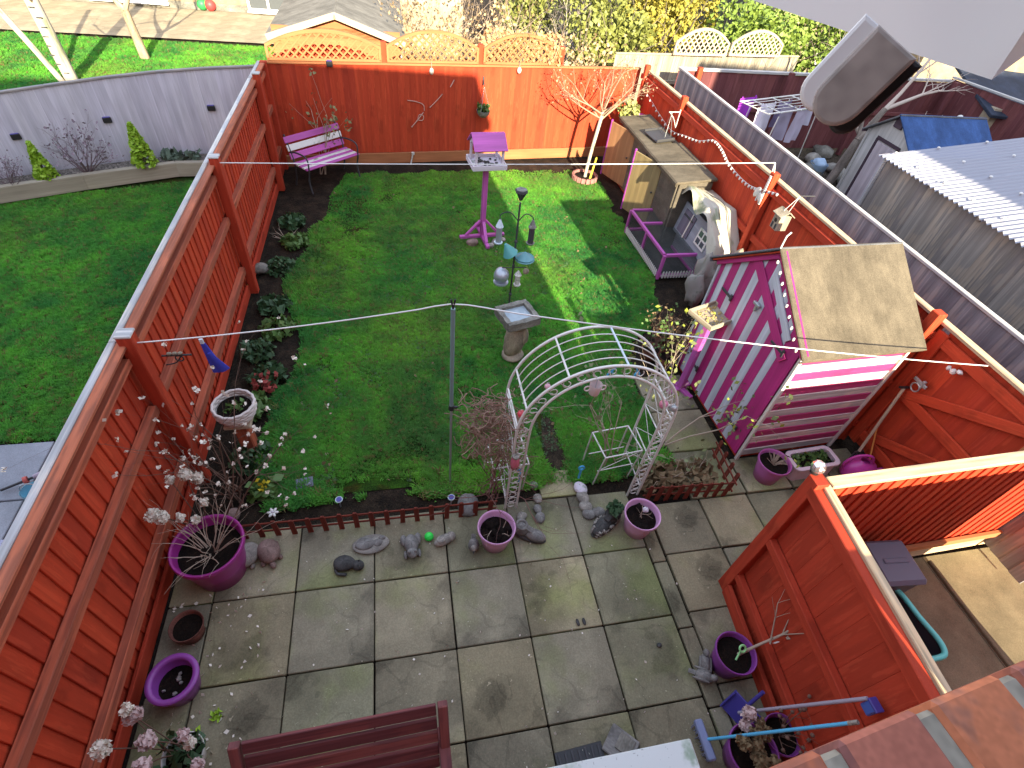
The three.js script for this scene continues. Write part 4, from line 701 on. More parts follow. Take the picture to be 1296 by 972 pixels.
// ---------------------------------------------------------------- pink and white garden bench by the end fence
{
  const t = thing('slatted_bench', 'pink and white slatted garden bench with black iron ends by the end fence', 'bench', [-1.22, 0, -9.72], 0.72);
  const sl = [M.mauve, M.metalWhite, M.mauve, M.metalWhite, M.mauve];
  for (let i = 0; i < 5; i++) part('seat_slat', cb(1.12, 0.025, 0.066, 0.006, i), sl[i], t, [0, 0.42, 0.2 - i * 0.08]);
  for (let i = 0; i < 3; i++) part('back_slat', cb(1.12, 0.1, 0.022, 0.006, i), [M.mauve, M.metalWhite, M.mauve][i], t, [0, 0.52 + i * 0.12, -0.2 - i * 0.045], [-0.36, 0, 0]);
  for (const s of [-1, 1]) { const e = part('iron_end', merge([tube([V(0, 0, 0.22), V(0, 0.2, 0.18), V(0, 0.4, 0.23)], 0.016, 10, 6), tube([V(0, 0, -0.25), V(0, 0.2, -0.18), V(0, 0.42, -0.17), V(0, 0.84, -0.33)], 0.016, 14, 6), tube([V(0, 0.4, 0.23), V(0, 0.6, 0.22), V(0, 0.62, -0.05), V(0, 0.58, -0.22)], 0.014, 14, 6), rod(V(0, 0.4, 0.23), V(0, 0.4, -0.18), 0.014)]), M.iron, t, [s * 0.52, 0, 0]); }
}
// ---------------------------------------------------------------- washing lines and prop
{
  const p0 = PX(172, 434, -1.95), pp = V(0.33, 2.24, -2.98), p1 = PX(1250, 463, 4.95);
  const sag = (a, b, s) => { const r = []; for (let i = 0; i <= 10; i++) { const q = i / 10, v = a.clone().lerp(b, q); v.y -= s * 4 * q * (1 - q); r.push(v); } return r; };
  solo('washing_line', 'white washing line strung from the left fence over the prop', 'washing line', tube(sag(p0, pp, 0.03).concat(sag(pp, p1, 0.05).slice(1)), 0.0055, 60, 5), M.rope, [0, 0, 0], 0);
  const t = thing('line_prop', 'thin grey metal prop holding up the washing line at the lawn edge', 'prop', [0.33, 0, -2.98]); part('upper_tube', rod(V(0, 1.15, 0), V(0, 2.2, 0), 0.017, 10), mat([0.22, 0.34, 0.35], { roughness: 0.4, metalness: 0.3 }), t); part('lower_tube', rod(V(0, 0, 0), V(0, 1.2, 0), 0.011, 8), M.steel, t); part('clamp', merge([moved(cyl(0.024, 0.024, 0.05, 10), [0, 1.15, 0]), moved(cb(0.05, 0.02, 0.02), [0.03, 1.15, 0])]), M.black, t); part('hook', merge([rod(V(0, 2.2, 0), V(0.015, 2.28, 0), 0.007), rod(V(0, 2.2, 0), V(-0.015, 2.28, 0), 0.007)]), M.black, t);
  const f0 = PX(277, 206, -1.95), f1 = PX(981, 206, 4.9), f2 = PX(1000, 232, 4.92);
  solo('washing_line', 'white washing line across the middle of the lawn from fence to fence', 'washing line', merge([tube(sag(f0, f1, 0.02), 0.006, 40, 5)]), M.rope, [0, 0, 0]);
  const br = thing('line_bracket', 'white metal washing line bracket on the right fence post', 'bracket', [4.93, 1.78, -6.1]); part('arm', merge([rod(V(0, 0, 0), f1.clone().sub(V(4.93, 1.78, -6.1)), 0.009), rod(V(0, -0.35, 0.0), f1.clone().sub(V(4.93, 1.78, -6.1)), 0.009)]), M.metalWhite, br); part('plate', cb(0.02, 0.4, 0.04), M.metalWhite, br, [-0.055, -0.16, 0]);
  const pg = thing('peg_bag', 'blue cloth peg bag clipped to the washing line', 'bag', PX(255, 432, -1.55)); const bl = mat([0.05, 0.06, 0.42], { roughness: 0.8, side: THREE.DoubleSide });
  part('cloth', merge([moved(cyl(0.055, 0.02, 0.3, 7), [0.02, -0.17, 0], [0, 0, 0.12], [1, 1, 0.35]), moved(cyl(0.04, 0.015, 0.22, 6), [0.06, -0.2, 0.02], [0, 0.4, 0.3], [1, 1, 0.3])]), bl, pg); part('clip', cb(0.03, 0.05, 0.015), M.metalBlue, pg, [0, 0, 0]);
}
// ---------------------------------------------------------------- garden arch
{
  const cx = 1.52, t = thing('garden_arch', 'white metal garden arch with scrollwork standing over the path', 'arch', [cx, 0, -2.62], 0);
  const hoop = (r, z, sp = 1.2) => { const p = [V(-r, 0.02, z), V(-r, sp * 0.5, z), V(-r, sp, z)]; for (let k = 1; k < 16; k++) { const a = Math.PI - k / 16 * Math.PI; p.push(V(Math.cos(a) * r, sp + Math.sin(a) * r, z)); } p.push(V(r, sp, z), V(r, sp * 0.5, z), V(r, 0.02, z)); return p; };
  const zb = -0.46;
  for (const [z, q] of [[0, 0], [zb, 1]]) { part('outer_hoop', tube(hoop(0.69, z), 0.0125, 90, 8), M.metalWhite, t); if (!q) part('inner_hoop', tube(hoop(0.58, z), 0.0115, 90, 8), M.metalWhite, t); }
  for (let k = 1; k < 5; k++) { const z = zb * k / 5; const p = []; for (let i = 0; i <= 14; i++) { const a = lerp(Math.PI - 0.35, 0.05, i / 14); p.push(V(Math.cos(a) * 0.69, 1.2 + Math.sin(a) * 0.69, z)); } part('thin_hoop', tube(p, 0.005, 40, 5), M.metalWhite, t); }
  for (const a of [0.06, 0.72, 1.42, 2.1, 2.75, 3.08]) part('cross_bar', rod(V(Math.cos(a) * 0.69, 1.2 + Math.sin(a) * 0.69, 0), V(Math.cos(a) * 0.69, 1.2 + Math.sin(a) * 0.69, zb), 0.009), a > 1 && a < 1.6 ? M.metalBlue : M.metalWhite, t);
  for (const s of [-1, 1]) for (const y of [0.15, 0.55, 0.9, 1.18]) part('cross_bar', rod(V(s * 0.69, y, 0), V(s * 0.69, y, zb), 0.007), M.metalWhite, t);
  // zigzag wires in the sides
  for (const s of [-1, 1]) part('side_wire', merge([0.15, 0.55, 0.9].flatMap((y, i) => { const y2 = [0.55, 0.9, 1.18][i]; return [rod(V(s * 0.69, y, 0), V(s * 0.69, y2, zb), 0.004, 4), rod(V(s * 0.69, y, zb), V(s * 0.69, y2, 0), 0.004, 4)]; })), M.metalWhite, t);
  // scrolls between the two front hoops
  const sc = []; for (const s of [-1, 1]) for (let y = 0.08; y < 1.2; y += 0.085) sc.push(moved(new THREE.TorusGeometry(0.032, 0.0055, 4, 10, 5), [s * 0.635, y, 0], [0, 0, y * 9]), rod(V(s * 0.58, y + 0.03, 0), V(s * 0.69, y + 0.05, 0), 0.004, 4));
  for (let a = 0.08; a < Math.PI; a += 0.19) sc.push(moved(new THREE.TorusGeometry(0.03, 0.005, 4, 10, 5), [Math.cos(a) * 0.635, 1.2 + Math.sin(a) * 0.635, 0], [0, 0, a * 7]), rod(V(Math.cos(a) * 0.58, 1.2 + Math.sin(a) * 0.58, 0), V(Math.cos(a + 0.06) * 0.69, 1.2 + Math.sin(a + 0.06) * 0.69, 0), 0.004, 4));
  part('scrollwork', merge(sc), M.metalWhite, t).userData.kind = 'stuff';
  // things hung from it
  const hang = (name, label, cat, p, fn) => { const o = thing(name, label, cat, p); fn(o); };
  hang('hanging_cup', 'pale pink tin cup hanging from the top of the arch', 'cup', [1.39, 1.68, -2.6], o => { part('cup', lathe([[0.001, -0.05], [0.04, -0.05], [0.05, 0.05], [0.046, 0.05], [0.036, -0.044], [0.001, -0.044]], 20), mat([0.72, 0.62, 0.62], { roughness: 0.4 }), o); for (const s of [-1, 1]) part('cup_handle', new THREE.TorusGeometry(0.024, 0.006, 6, 14), mat([0.72, 0.62, 0.62], { roughness: 0.4 }), o, [s * 0.062, 0.005, 0]); part('wire', rod(V(0, 0.0, 0), V(0, 0.1, 0), 0.003), M.steel, o); });
  const ball = (u, v, z, r, m, label) => { const p = PZ(u, v, z); const o = thing('hanging_bauble', label, 'bauble', p, 0, 'baubles on the arch'); part('bauble', lump(r, r * 1.05, r, 0.03, 3, 2), m, o); part('loop', new THREE.TorusGeometry(0.012, 0.003, 4, 10), M.steel, o, [0, r + 0.01, 0]); };
  ball(693, 489, -2.95, 0.026, mat([0.75, 0.42, 0.5], { roughness: 0.3 }), 'pale pink bauble hanging inside the arch wires'); ball(660, 524, -2.7, 0.034, mat([0.6, 0.06, 0.08], { roughness: 0.3 }), 'red bauble on the left shoulder of the arch by dry climber'); ball(840, 512, -2.66, 0.04, mat([0.6, 0.2, 0.3], { roughness: 0.3 }), 'dusky pink bauble on the right shoulder of the arch'); ball(852, 516, -2.62, 0.036, M.steel, 'silver bauble on the right shoulder of the arch');
  hang('jar_lantern', 'pink glass jar lantern hung on the left leg of the arch', 'lantern', PZ(652, 584, -2.57), o => { part('jar', lathe([[0.001, -0.08], [0.035, -0.08], [0.042, -0.03], [0.036, 0.03], [0.022, 0.045], [0.022, 0.06], [0.001, 0.06]], 16), mat([0.5, 0.12, 0.17], { roughness: 0.2 }), o); part('lid', moved(cyl(0.03, 0.03, 0.018, 14), [0, 0.068, 0]), M.stonePale, o); part('wire', rod(V(0, 0.07, 0), V(0, 0.15, -0.03), 0.003), M.steel, o); });
  hang('blue_clip', 'light blue plastic hook on the arch top bar', 'hook', PZ(772, 474, -2.64), o => { part('hook', new THREE.TorusGeometry(0.024, 0.008, 6, 14, 4.6), M.blue, o, [0, 0, 0], [0, 0.3, 0.4]); part('stem', rod(V(0, 0.02, 0), V(0.03, 0.07, 0), 0.007), M.blue, o); });
  hang('blue_clip', 'light blue plastic hook on the arch right of the top bar', 'hook', PZ(806, 474, -2.66), o => { part('hook', new THREE.TorusGeometry(0.022, 0.008, 6, 14, 4.6), M.blue, o, [0, 0, 0], [0, 0.3, -0.4]); part('stem', rod(V(0, 0.02, 0), V(-0.02, 0.07, 0), 0.007), M.blue, o); });
}
// small folding wire frames beside the arch legs
function wireFrame(u, v, w, h, label, turn) {
  const b = P(u, v), t = thing('folding_trellis', label, 'plant frame', [b.x, 0, b.z], turn, 'white wire frames beside the arch');
  const L = (a, c, r = 0.008) => part('bar', rod(a, c, r), M.metalWhite, t);
  for (const z of [0, -0.22]) { const k = z ? -0.05 : 0.05; L(V(-w / 2, 0, z * 1.3), V(-w / 2, h, z + k)); L(V(w / 2, 0, z * 1.3), V(w / 2, h, z + k)); L(V(-w / 2, h, z + k), V(w / 2, h, z + k)); L(V(-w / 2, h * 0.45, z), V(w / 2, h * 0.45, z), 0.006); }
  L(V(-w / 2, h, 0.05), V(-w / 2, h, -0.27)); L(V(w / 2, h, 0.05), V(w / 2, h, -0.27)); L(V(-w / 2, h * 0.45, 0), V(w / 2, h, 0.05), 0.004);
}
wireFrame(640, 622, 0.34, 0.5, 'white folding wire frame behind the left leg of the arch', 0.05); wireFrame(772, 608, 0.4, 0.52, 'white folding wire frame behind the right leg of the arch', 0.12);
for (const [u, v, lab] of [[658, 600, 'light blue plastic plant clip on the left wire frame'], [735, 596, 'light blue plastic plant clip on the right wire frame']]) { const p = PZ(u, v, -2.85); const o = thing('plant_clip', lab, 'clip', p); part('ring', new THREE.TorusGeometry(0.028, 0.01, 6, 14), M.blue, o, [0, 0.05, 0]); part('stem', rod(V(0, 0.03, 0), V(0, -0.12, 0), 0.012), M.blue, o); }
// ---------------------------------------------------------------- low picket edging
function edging(a, b, label, n, h = 0.26) {
  const L = Math.hypot(b[0] - a[0], b[1] - a[1]), t = thing('picket_edging', label, 'edging fence', [a[0], 0, a[1]], rot(a, b));
  for (let i = 0; i < n; i++) part('picket', extr([[-0.022, 0], [0.022, 0], [0.022, h - 0.02], [0.012, h], [-0.012, h], [-0.022, h - 0.02]], 0.014), M.edging, t, [(i + 0.5) * L / n, -0.02, rr(-0.002, 0.002)], [rr(-0.04, 0.04), 0, rr(-0.04, 0.04)]);
  for (const y of [0.07, 0.19]) part('rail', cb(L, 0.022, 0.012, 0.003), M.edging, t, [L / 2, y, -0.008]);
}
edging([-1.72, -2.62], [0.74, -2.6], 'long dark red picket edging between patio and lawn', 18); edging([2.24, -2.56], [3.2, -2.52], 'short dark red picket edging beside the right arch pot', 9); edging([3.22, -2.5], [3.26, -3.06], 'short dark red picket edging leaning along the shed path', 4, 0.3);
// ---------------------------------------------------------------- pots
function pot(name, label, p, r, h, m, o = {}) {
  const t = thing(name, label, o.cat || 'pot', [p.x, p.y || 0, p.z], o.turn || 0, o.group); const b = r * (o.base || 0.72), k = 0.012;
  const prof = o.prof || [[0.001, 0], [b, 0], [lerp(b, r, 0.5), h * 0.5], [r * 0.97, h * 0.86], [r * 1.0, h * 0.87], [r * 1.05, h * 0.9], [r * 1.05, h], [r * 1.0, h], [r * 0.94, h - 0.015], [b * 1.02, 0.04], [0.001, 0.04]];
  part('body', lathe(prof, 36), m, t); part('compost', (() => { const g = new THREE.CircleGeometry(r * (o.fill || 0.9), 24); g.rotateX(-Math.PI / 2); return uvMetric(g); })(), M.compost, t, [0, h * (o.level || 0.8), 0]); return t;
}
const clods = (t, n, r, y, m, s = 0.03) => { for (let i = 0; i < n; i++) { const a = rr(0, 6.28), q = r * Math.sqrt(rnd()); part('clod', lump(s * rr(0.6, 1.3), s * rr(0.4, 0.9), s * rr(0.6, 1.2), 0.3, i + n, 1), m, t, [Math.cos(a) * q, y, Math.sin(a) * q]); } };
{ // large purple pot with a cut-back plant, left
  const t = pot('purple_pot', 'large glossy purple pot holding a bundle of dry stems by the left fence', V(-1.66, 0, -2.34), 0.26, 0.44, M.purpleDeep, { base: 0.74, level: 0.78 }); const st = []; for (let i = 0; i < 26; i++) { const a = rr(0, 6.28), l = rr(0.3, 1); st.push({ p: V(Math.cos(a) * 0.08 * l, 0.34, Math.sin(a) * 0.08 * l), d: V(Math.cos(a) * l, 0.9, Math.sin(a) * l), len: rr(0.2, 0.4), r: 0.005 }); }
  part('dry_stem', branches({ stems: st, levels: 1, fork: 1, spread: 0.7, bend: 0.2 }), M.twigPale, t);
}
pot('terracotta_pot', 'small terracotta pot of dark soil beside the left fence rail', V(-1.78, 0, -1.83), 0.115, 0.17, M.terra, { level: 0.75 });
{ const t = pot('purple_pot', 'round violet pot with a thick rim and pale pebbles on the soil', V(-1.76, 0, -1.44), 0.145, 0.24, M.purple, { base: 0.8, fill: 0.82, level: 0.55, prof: [[0.001, 0], [0.115, 0], [0.14, 0.12], [0.145, 0.2], [0.168, 0.21], [0.168, 0.24], [0.132, 0.245], [0.128, 0.21], [0.11, 0.05], [0.001, 0.05]] }); clods(t, 6, 0.09, 0.14, M.stonePale, 0.014); }
{ const t = pot('purple_pot', 'purple pot with bare sapling against the dark red fence', V(2.38, 0, -0.98), 0.155, 0.28, M.purple, { level: 0.8 });
  part('sapling', branches({ stems: [{ p: V(0.04, 0.22, 0), d: V(0.5, 0.75, 0.04), len: 0.6, r: 0.014 }, { p: V(0.28, 0.56, 0.03), d: V(0.8, 0.5, -0.4), len: 0.38, r: 0.008 }, { p: V(0.28, 0.56, 0.03), d: V(0.5, 0.9, 0.5), len: 0.38, r: 0.008 }, { p: V(0.2, 0.45, 0.02), d: V(0.2, 0.9, -0.6), len: 0.34, r: 0.007 }], levels: 1, fork: 2, bend: 0.12, spread: 0.8 }), M.twigPale, t); part('tag', cb(0.04, 0.05, 0.003), M.metalWhite, t, [0.22, 0.5, 0.03], [0.3, 0.2, 0.3]);
  const w = solo('plant_marker', 'bright green ring headed plastic stick in the purple sapling pot', 'marker', merge([moved(new THREE.TorusGeometry(0.026, 0.009, 6, 16), [0, 0.06, 0], [-0.9, 0, 0]), rod(V(0, 0.03, 0.0), V(-0.05, -0.02, 0.05), 0.008)]), mat([0.32, 0.72, 0.3], { roughness: 0.4 }), [2.42, 0.26, -0.99]); }
for (const [x, z, lab, n] of [[0.68, -2.3, 'pale pink pot of dug dark compost at the left arch leg', 0], [2.07, -2.26, 'pale pink pot of dug dark compost at the right arch leg', 1]]) { const t = pot('pink_pot', lab, V(x, 0, z), 0.165, 0.27, M.pinkPot, { level: 0.72, group: 'pale pink pots at the arch legs' }); clods(t, 12, 0.11, 0.21, M.compost, 0.04); part('dry_stem', branches({ stems: [0, 1, 2].map(i => ({ p: V(rr(-0.05, 0.05), 0.2, rr(-0.05, 0.05)), d: V(rr(-1, 1), 1, rr(-1, 1)), len: 0.16, r: 0.004 })), levels: 1, fork: 1 }), M.twigPale, t); if (n) part('bulb', lump(0.03, 0.03, 0.03, 0.1, 4, 2), M.lilac, t, [0.05, 0.25, -0.05]); }
{ const t = pot('pink_pot', 'mauve pink pot with dried grass tuft below the striped shed', V(3.72, 0, -2.68), 0.165, 0.28, M.pinkPot2, { level: 0.85 }); const st = []; for (let i = 0; i < 34; i++) { const a = rr(0, 6.28); st.push({ p: V(0, 0.22, 0), d: V(Math.cos(a) * rr(0.2, 1), 1, Math.sin(a) * rr(0.2, 1)), len: rr(0.1, 0.17), r: 0.004 }); } part('dry_tuft', branches({ stems: st, levels: 0, bend: 0.2 }), M.twigPale, t); }
{ // trough
  const t = thing('planter_trough', 'pale pink oblong planter trough with leafy seedlings below the shed', 'planter', [4.24, 0, -2.72], 0.06); const m = mat([0.68, 0.56, 0.62], { roughness: 0.45 });
  const rr2 = (w, d, r) => { const s = new THREE.Shape(); s.moveTo(-w + r, -d); s.lineTo(w - r, -d); s.absarc(w - r, -d + r, r, -Math.PI / 2, 0); s.lineTo(w, d - r); s.absarc(w - r, d - r, r, 0, Math.PI / 2); s.lineTo(-w + r, d); s.absarc(-w + r, d - r, r, Math.PI / 2, Math.PI); s.lineTo(-w, -d + r); s.absarc(-w + r, -d + r, r, Math.PI, 1.5 * Math.PI); return s; };
  const wall = rr2(0.27, 0.115, 0.06); wall.holes.push(rr2(0.25, 0.095, 0.05)); const g = new THREE.ExtrudeGeometry(wall, { depth: 0.2, bevelEnabled: false, curveSegments: 6 }); g.rotateX(-Math.PI / 2); part('body', uvMetric(g), m, t); const rim = rr2(0.29, 0.13, 0.07); rim.holes.push(rr2(0.25, 0.095, 0.05)); const g2 = new THREE.ExtrudeGeometry(rim, { depth: 0.02, bevelEnabled: true, bevelSize: 0.004, bevelThickness: 0.004, bevelSegments: 1, curveSegments: 6 }); g2.rotateX(-Math.PI / 2); part('rim', uvMetric(g2), m, t, [0, 0.19, 0]);
  part('compost', cb(0.48, 0.02, 0.18), M.compost, t, [0, 0.16, 0]); part('seedlings', leafCloud(160, () => V(rr(-0.22, 0.22), rr(0.17, 0.22), rr(-0.08, 0.08)), 0.03), M.leafM, t); for (const s of [-1, 1]) part('foot', cb(0.05, 0.02, 0.18), m, t, [s * 0.2, 0.011, 0]);
}
{ // watering can
  const t = thing('watering_can', 'magenta plastic watering can on the paving by the gate', 'watering can', [4.78, 0, -2.58], -0.25); const m = M.magenta;
  part('body', moved(lathe([[0.001, 0], [0.13, 0], [0.15, 0.05], [0.15, 0.15], [0.12, 0.22], [0.06, 0.25], [0.055, 0.27], [0.048, 0.27], [0.05, 0.24], [0.1, 0.2], [0.001, 0.2]], 30), [0, 0, 0], [0, 0, 0], [1.15, 1, 0.85]), m, t);
  part('spout', spanned(cyl(0.032, 0.018, 0.3, 12), V(0.14, 0.08, 0), V(0.4, 0.25, 0)), m, t); part('rose', spanned(cyl(0.02, 0.035, 0.04, 12), V(0.4, 0.245, 0), V(0.435, 0.27, 0)), m, t); part('handle', tube([V(-0.16, 0.08, 0), V(-0.2, 0.2, 0), V(-0.12, 0.33, 0), V(0.02, 0.34, 0), V(0.09, 0.24, 0)], 0.015, 22, 8), m, t);
  solo('hand_shovel', 'pale blue plastic toy shovel lying beside the watering can', 'shovel', merge([moved(lump(0.07, 0.012, 0.05, 0.1, 2, 2), [0, 0.015, 0]), rod(V(0.06, 0.02, 0), V(0.18, 0.03, -0.03), 0.01)]), mat([0.4, 0.52, 0.62], { roughness: 0.4 }), [4.88, 0, -2.36], 0.2);
}
{ // wicker bowl on a wooden stand by the left fence
  const t = thing('wicker_bowl', 'round pale wicker bowl planter on a wooden bracket by the left fence', 'planter', [-1.62, 0.5, -3.62], 0);
  const rings = []; for (let k = 0; k < 7; k++) { const y = 0.02 + k * 0.028, r = 0.125 + 0.05 * Math.sin(Math.min(1, k / 4.5) * Math.PI / 2); const pts = []; for (let i = 0; i < 30; i++) { const a = i / 30 * 6.283; pts.push(V(Math.cos(a) * (r + (i + k) % 2 * 0.006), y + 0.004 * Math.sin(a * 3 + k), Math.sin(a) * (r + (i + k) % 2 * 0.006))); } rings.push(tube(pts, 0.0145, 60, 5, true)); }
  part('weave', merge(rings), mat([0.62, 0.56, 0.52], { roughness: 0.9 }), t); part('compost', moved(cyl(0.15, 0.15, 0.02, 24), [0, 0.13, 0]), M.compost, t); part('base', moved(cyl(0.12, 0.13, 0.02, 20), [0, 0.005, 0]), M.red[3], t); part('sprout', leafCloud(40, () => V(rr(-0.07, 0.07), rr(0.14, 0.18), rr(-0.06, 0.06)), 0.035), M.leafM, t);
  const u = thing('plant_stand', 'weathered wooden log stand under the wicker bowl', 'stand', [-1.62, 0, -3.62]); part('block', cb(0.13, 0.46, 0.13, 0.012), M.rail, u, [0, 0.23, 0]); part('top', cb(0.24, 0.04, 0.24, 0.008), M.lathPale, u, [0, 0.475, 0]);
}
// ---------------------------------------------------------------- dry hydrangeas and the white-budded shrub
function floret(r, n, s) { return merge([leafCloud(n, () => { const a = V(rr(-1, 1), rr(-1, 1), rr(-1, 1)).normalize(); return a.multiplyScalar(r * rr(0.75, 1)); }, s, 1.3), lump(r * 0.72, r * 0.72, r * 0.72, 0.25, rr(1, 90), 2)]); }
const floretA = floret(0.05, 120, 0.026), floretB = floret(0.036, 80, 0.022);
{
  const b = V(-1.6, 0, -0.98), t = pot('hydrangea_pot', 'white pot of dried hydrangea heads at the foot of the left fence', b, 0.12, 0.2, M.metalWhite, { cat: 'potted plant' });
  const heads = [[160, 898, 0.75], [186, 938, 0.55], [232, 930, 0.55], [128, 948, 0.7], [250, 968, 0.5], [180, 972, 0.6], [240, 940, 0.42], [168, 905, 0.68]]; const st = [];
  heads.forEach(([u, v, y], i) => { const p = P(u, v, y).sub(b); const base = V(rr(-0.04, 0.04), 0.15, rr(-0.04, 0.04)); st.push(tube([base, base.clone().lerp(p, 0.5).add(V(0, 0.06, 0)), p], 0.004, 8, 4)); part('flower_head', i % 2 ? floretA : floretB, i % 3 ? M.petalPink : M.petal, t, p, [rr(0, 3), rr(0, 3), 0]); });
  part('stem', merge(st), M.twig, t); part('leaves', leafCloud(70, () => V(rr(-0.12, 0.12), rr(0.17, 0.3), rr(-0.12, 0.12)), 0.05), M.leafD, t);
}
{
  const b = V(-1.72, 0, -2.95), t = thing('budded_shrub', 'bare dark shrub dotted with small white buds against the left fence', 'shrub', b); const tips = []; const st = [];
  for (let i = 0; i < 16; i++) { const a = rr(0, 6.28); st.push({ p: V(rr(-0.06, 0.1), 0, rr(-0.3, 0.2)), d: V(Math.cos(a) * 0.34 + 0.04, 1, Math.sin(a) * 0.6 - 0.05), len: rr(0.6, 1.15), r: 0.008 }); }
  part('stem', branches({ stems: st, levels: 2, fork: 1, spread: 1, bend: 0.25, tips }), M.twig, t);
  part('buds', leafCloud(tips.length * 6, () => pick(tips).clone().add(V(rr(-0.012, 0.012), rr(-0.012, 0.012), rr(-0.012, 0.012))), 0.02, 1.3), M.petal, t).userData.kind = 'stuff';
  const u = thing('dried_hydrangea', 'tall dried hydrangea with cream flower heads above the large purple pot', 'shrub', [-1.78, 0, -2.62]); const s2 = [];
  [[193, 652, 0.72], [215, 607, 0.75], [250, 605, 0.7], [258, 635, 0.6], [235, 600, 0.78], [228, 655, 0.62], [205, 655, 0.7], [248, 658, 0.55]].forEach(([x, y, h], i) => { const p = P(x, y, h).sub(V(-1.78, 0, -2.62)); s2.push(tube([V(0, 0, 0), p.clone().multiplyScalar(0.5).add(V(0, 0.1, 0)), p], 0.005, 8, 4)); part('flower_head', i % 2 ? floretB : floretA, M.petal, u, p, [rr(0, 3), rr(0, 3), 0]); }); part('stem', merge(s2), M.twig, u);
}
// dark leafy clumps in the left border
const clumpG = [0, 1, 2].map(i => leafCloud(170, () => { const a = rr(0, 6.28), r = 0.2 * Math.sqrt(rnd()); return V(Math.cos(a) * r, 0.02 + rr(0, 0.16) * (1 - r * 3), Math.sin(a) * r); }, 0.05 + i * 0.008, 1.8));
[[-1.6, -3.5, 'beside the wicker bowl'], [-1.72, -4.2, 'below the peg bag'], [-1.6, -4.65, 'below the mid rail'], [-1.78, -5.1, 'against the fence rail'], [-1.6, -5.5, 'near the second post'], [-1.7, -6.0, 'at the second post foot'], [-1.72, -6.9, 'past the second post'], [-1.6, -7.6, 'opposite the bird table'], [-1.7, -8.2, 'before the bench']].forEach(([x, z, w], i) => { const t = thing('border_plant', 'dark green low leafy plant in the left border ' + w, 'plant', [x, -0.02, z], i, 'low plants along the left border'); part('leaves', clumpG[i % 3], i % 3 === 1 ? M.leafM : M.leafD, t); part('stem', merge([0, 1, 2].map(k => rod(V(0, 0, 0), V(rr(-0.1, 0.1), 0.12, rr(-0.1, 0.1)), 0.004, 4))), M.twig, t); });
{ const t = thing('red_plant', 'small red leaved plant in the border under the peg bag', 'plant', [-1.6, 0, -4.5]); part('leaves', leafCloud(90, () => V(rr(-0.12, 0.12), rr(0.02, 0.14), rr(-0.12, 0.12)), 0.04), mat([0.3, 0.06, 0.05], { side: THREE.DoubleSide }), t); part('stem', rod(V(0, 0, 0), V(0, 0.1, 0), 0.005), M.twig, t); }
{ const t = thing('primrose', 'low primrose with yellow buds at the near corner of the lawn', 'plant', [-1.42, 0, -3.1]); part('leaves', leafCloud(80, () => V(rr(-0.12, 0.12), rr(0.0, 0.08), rr(-0.1, 0.1)), 0.07), M.leafM, t); part('flowers', leafCloud(14, () => V(rr(-0.06, 0.06), rr(0.08, 0.12), rr(-0.06, 0.06)), 0.03), mat([0.62, 0.5, 0.04], { side: THREE.DoubleSide }), t); }
// shrub by the bench
{ const t = thing('budding_shrub', 'thin budding shrub rising behind the pink bench', 'shrub', [-1.35, 0, -10.0]); const tips = []; part('stem', branches({ stems: [0, 1, 2, 3, 4].map(i => ({ p: V(rr(-0.06, 0.06), 0, 0), d: V(rr(-0.4, 0.4), 1, rr(-0.2, 0.2)), len: rr(0.7, 1.1), r: 0.009 })), levels: 1, fork: 1, bend: 0.12, tips }), M.twigPale, t); part('leaves', leafCloud(150, () => pick(tips).clone().add(V(rr(-0.08, 0.08), rr(-0.25, 0.05), rr(-0.08, 0.08))), 0.04), mat([0.2, 0.19, 0.09], { side: THREE.DoubleSide }), t); }
{ const t = thing('dry_weed', 'small pale dried weed at the foot of the left fence', 'plant', [-1.75, 0, -7.7]); part('stem', branches({ stems: [0, 1, 2, 3, 4, 5, 6].map(i => ({ p: V(0, 0, 0), d: V(rr(-1, 1), 0.6, rr(-1, 1)), len: 0.18, r: 0.006 })), levels: 1, fork: 1 }), M.twigPale, t); }
// climber on the arch, and the shrub growing through its right side and before the shed
{ const t = thing('dry_climber', 'tangled dry brown climber bunched over the left side of the arch', 'climber', [0.72, 0, -2.85]); const st = []; for (let i = 0; i < 16; i++) st.push({ p: V(rr(-0.08, 0.08), 0, rr(-0.15, 0.15)), d: V(rr(-0.12, 0.1), 1, rr(-0.15, 0.15)), len: rr(0.6, 0.95), r: 0.006 }); part('stem', branches({ stems: st, levels: 1, fork: 2, bend: 0.5, spread: 1.3, steps: 4 }), M.twigRed, t); const tw = []; for (let i = 0; i < 260; i++) { const c = V(-0.02 + rr(-0.2, 0.18), 0.98 + rr(-0.3, 0.22), rr(-0.24, 0.2)); const pts = [c]; for (let k = 0; k < 4; k++) pts.push(pts[k].clone().add(V(rr(-0.09, 0.09), rr(-0.08, 0.07), rr(-0.09, 0.09)))); tw.push(tube(pts, 0.0045, 8, 3)); } part('tangle', merge(tw), mat([0.30, 0.19, 0.14]), t); }
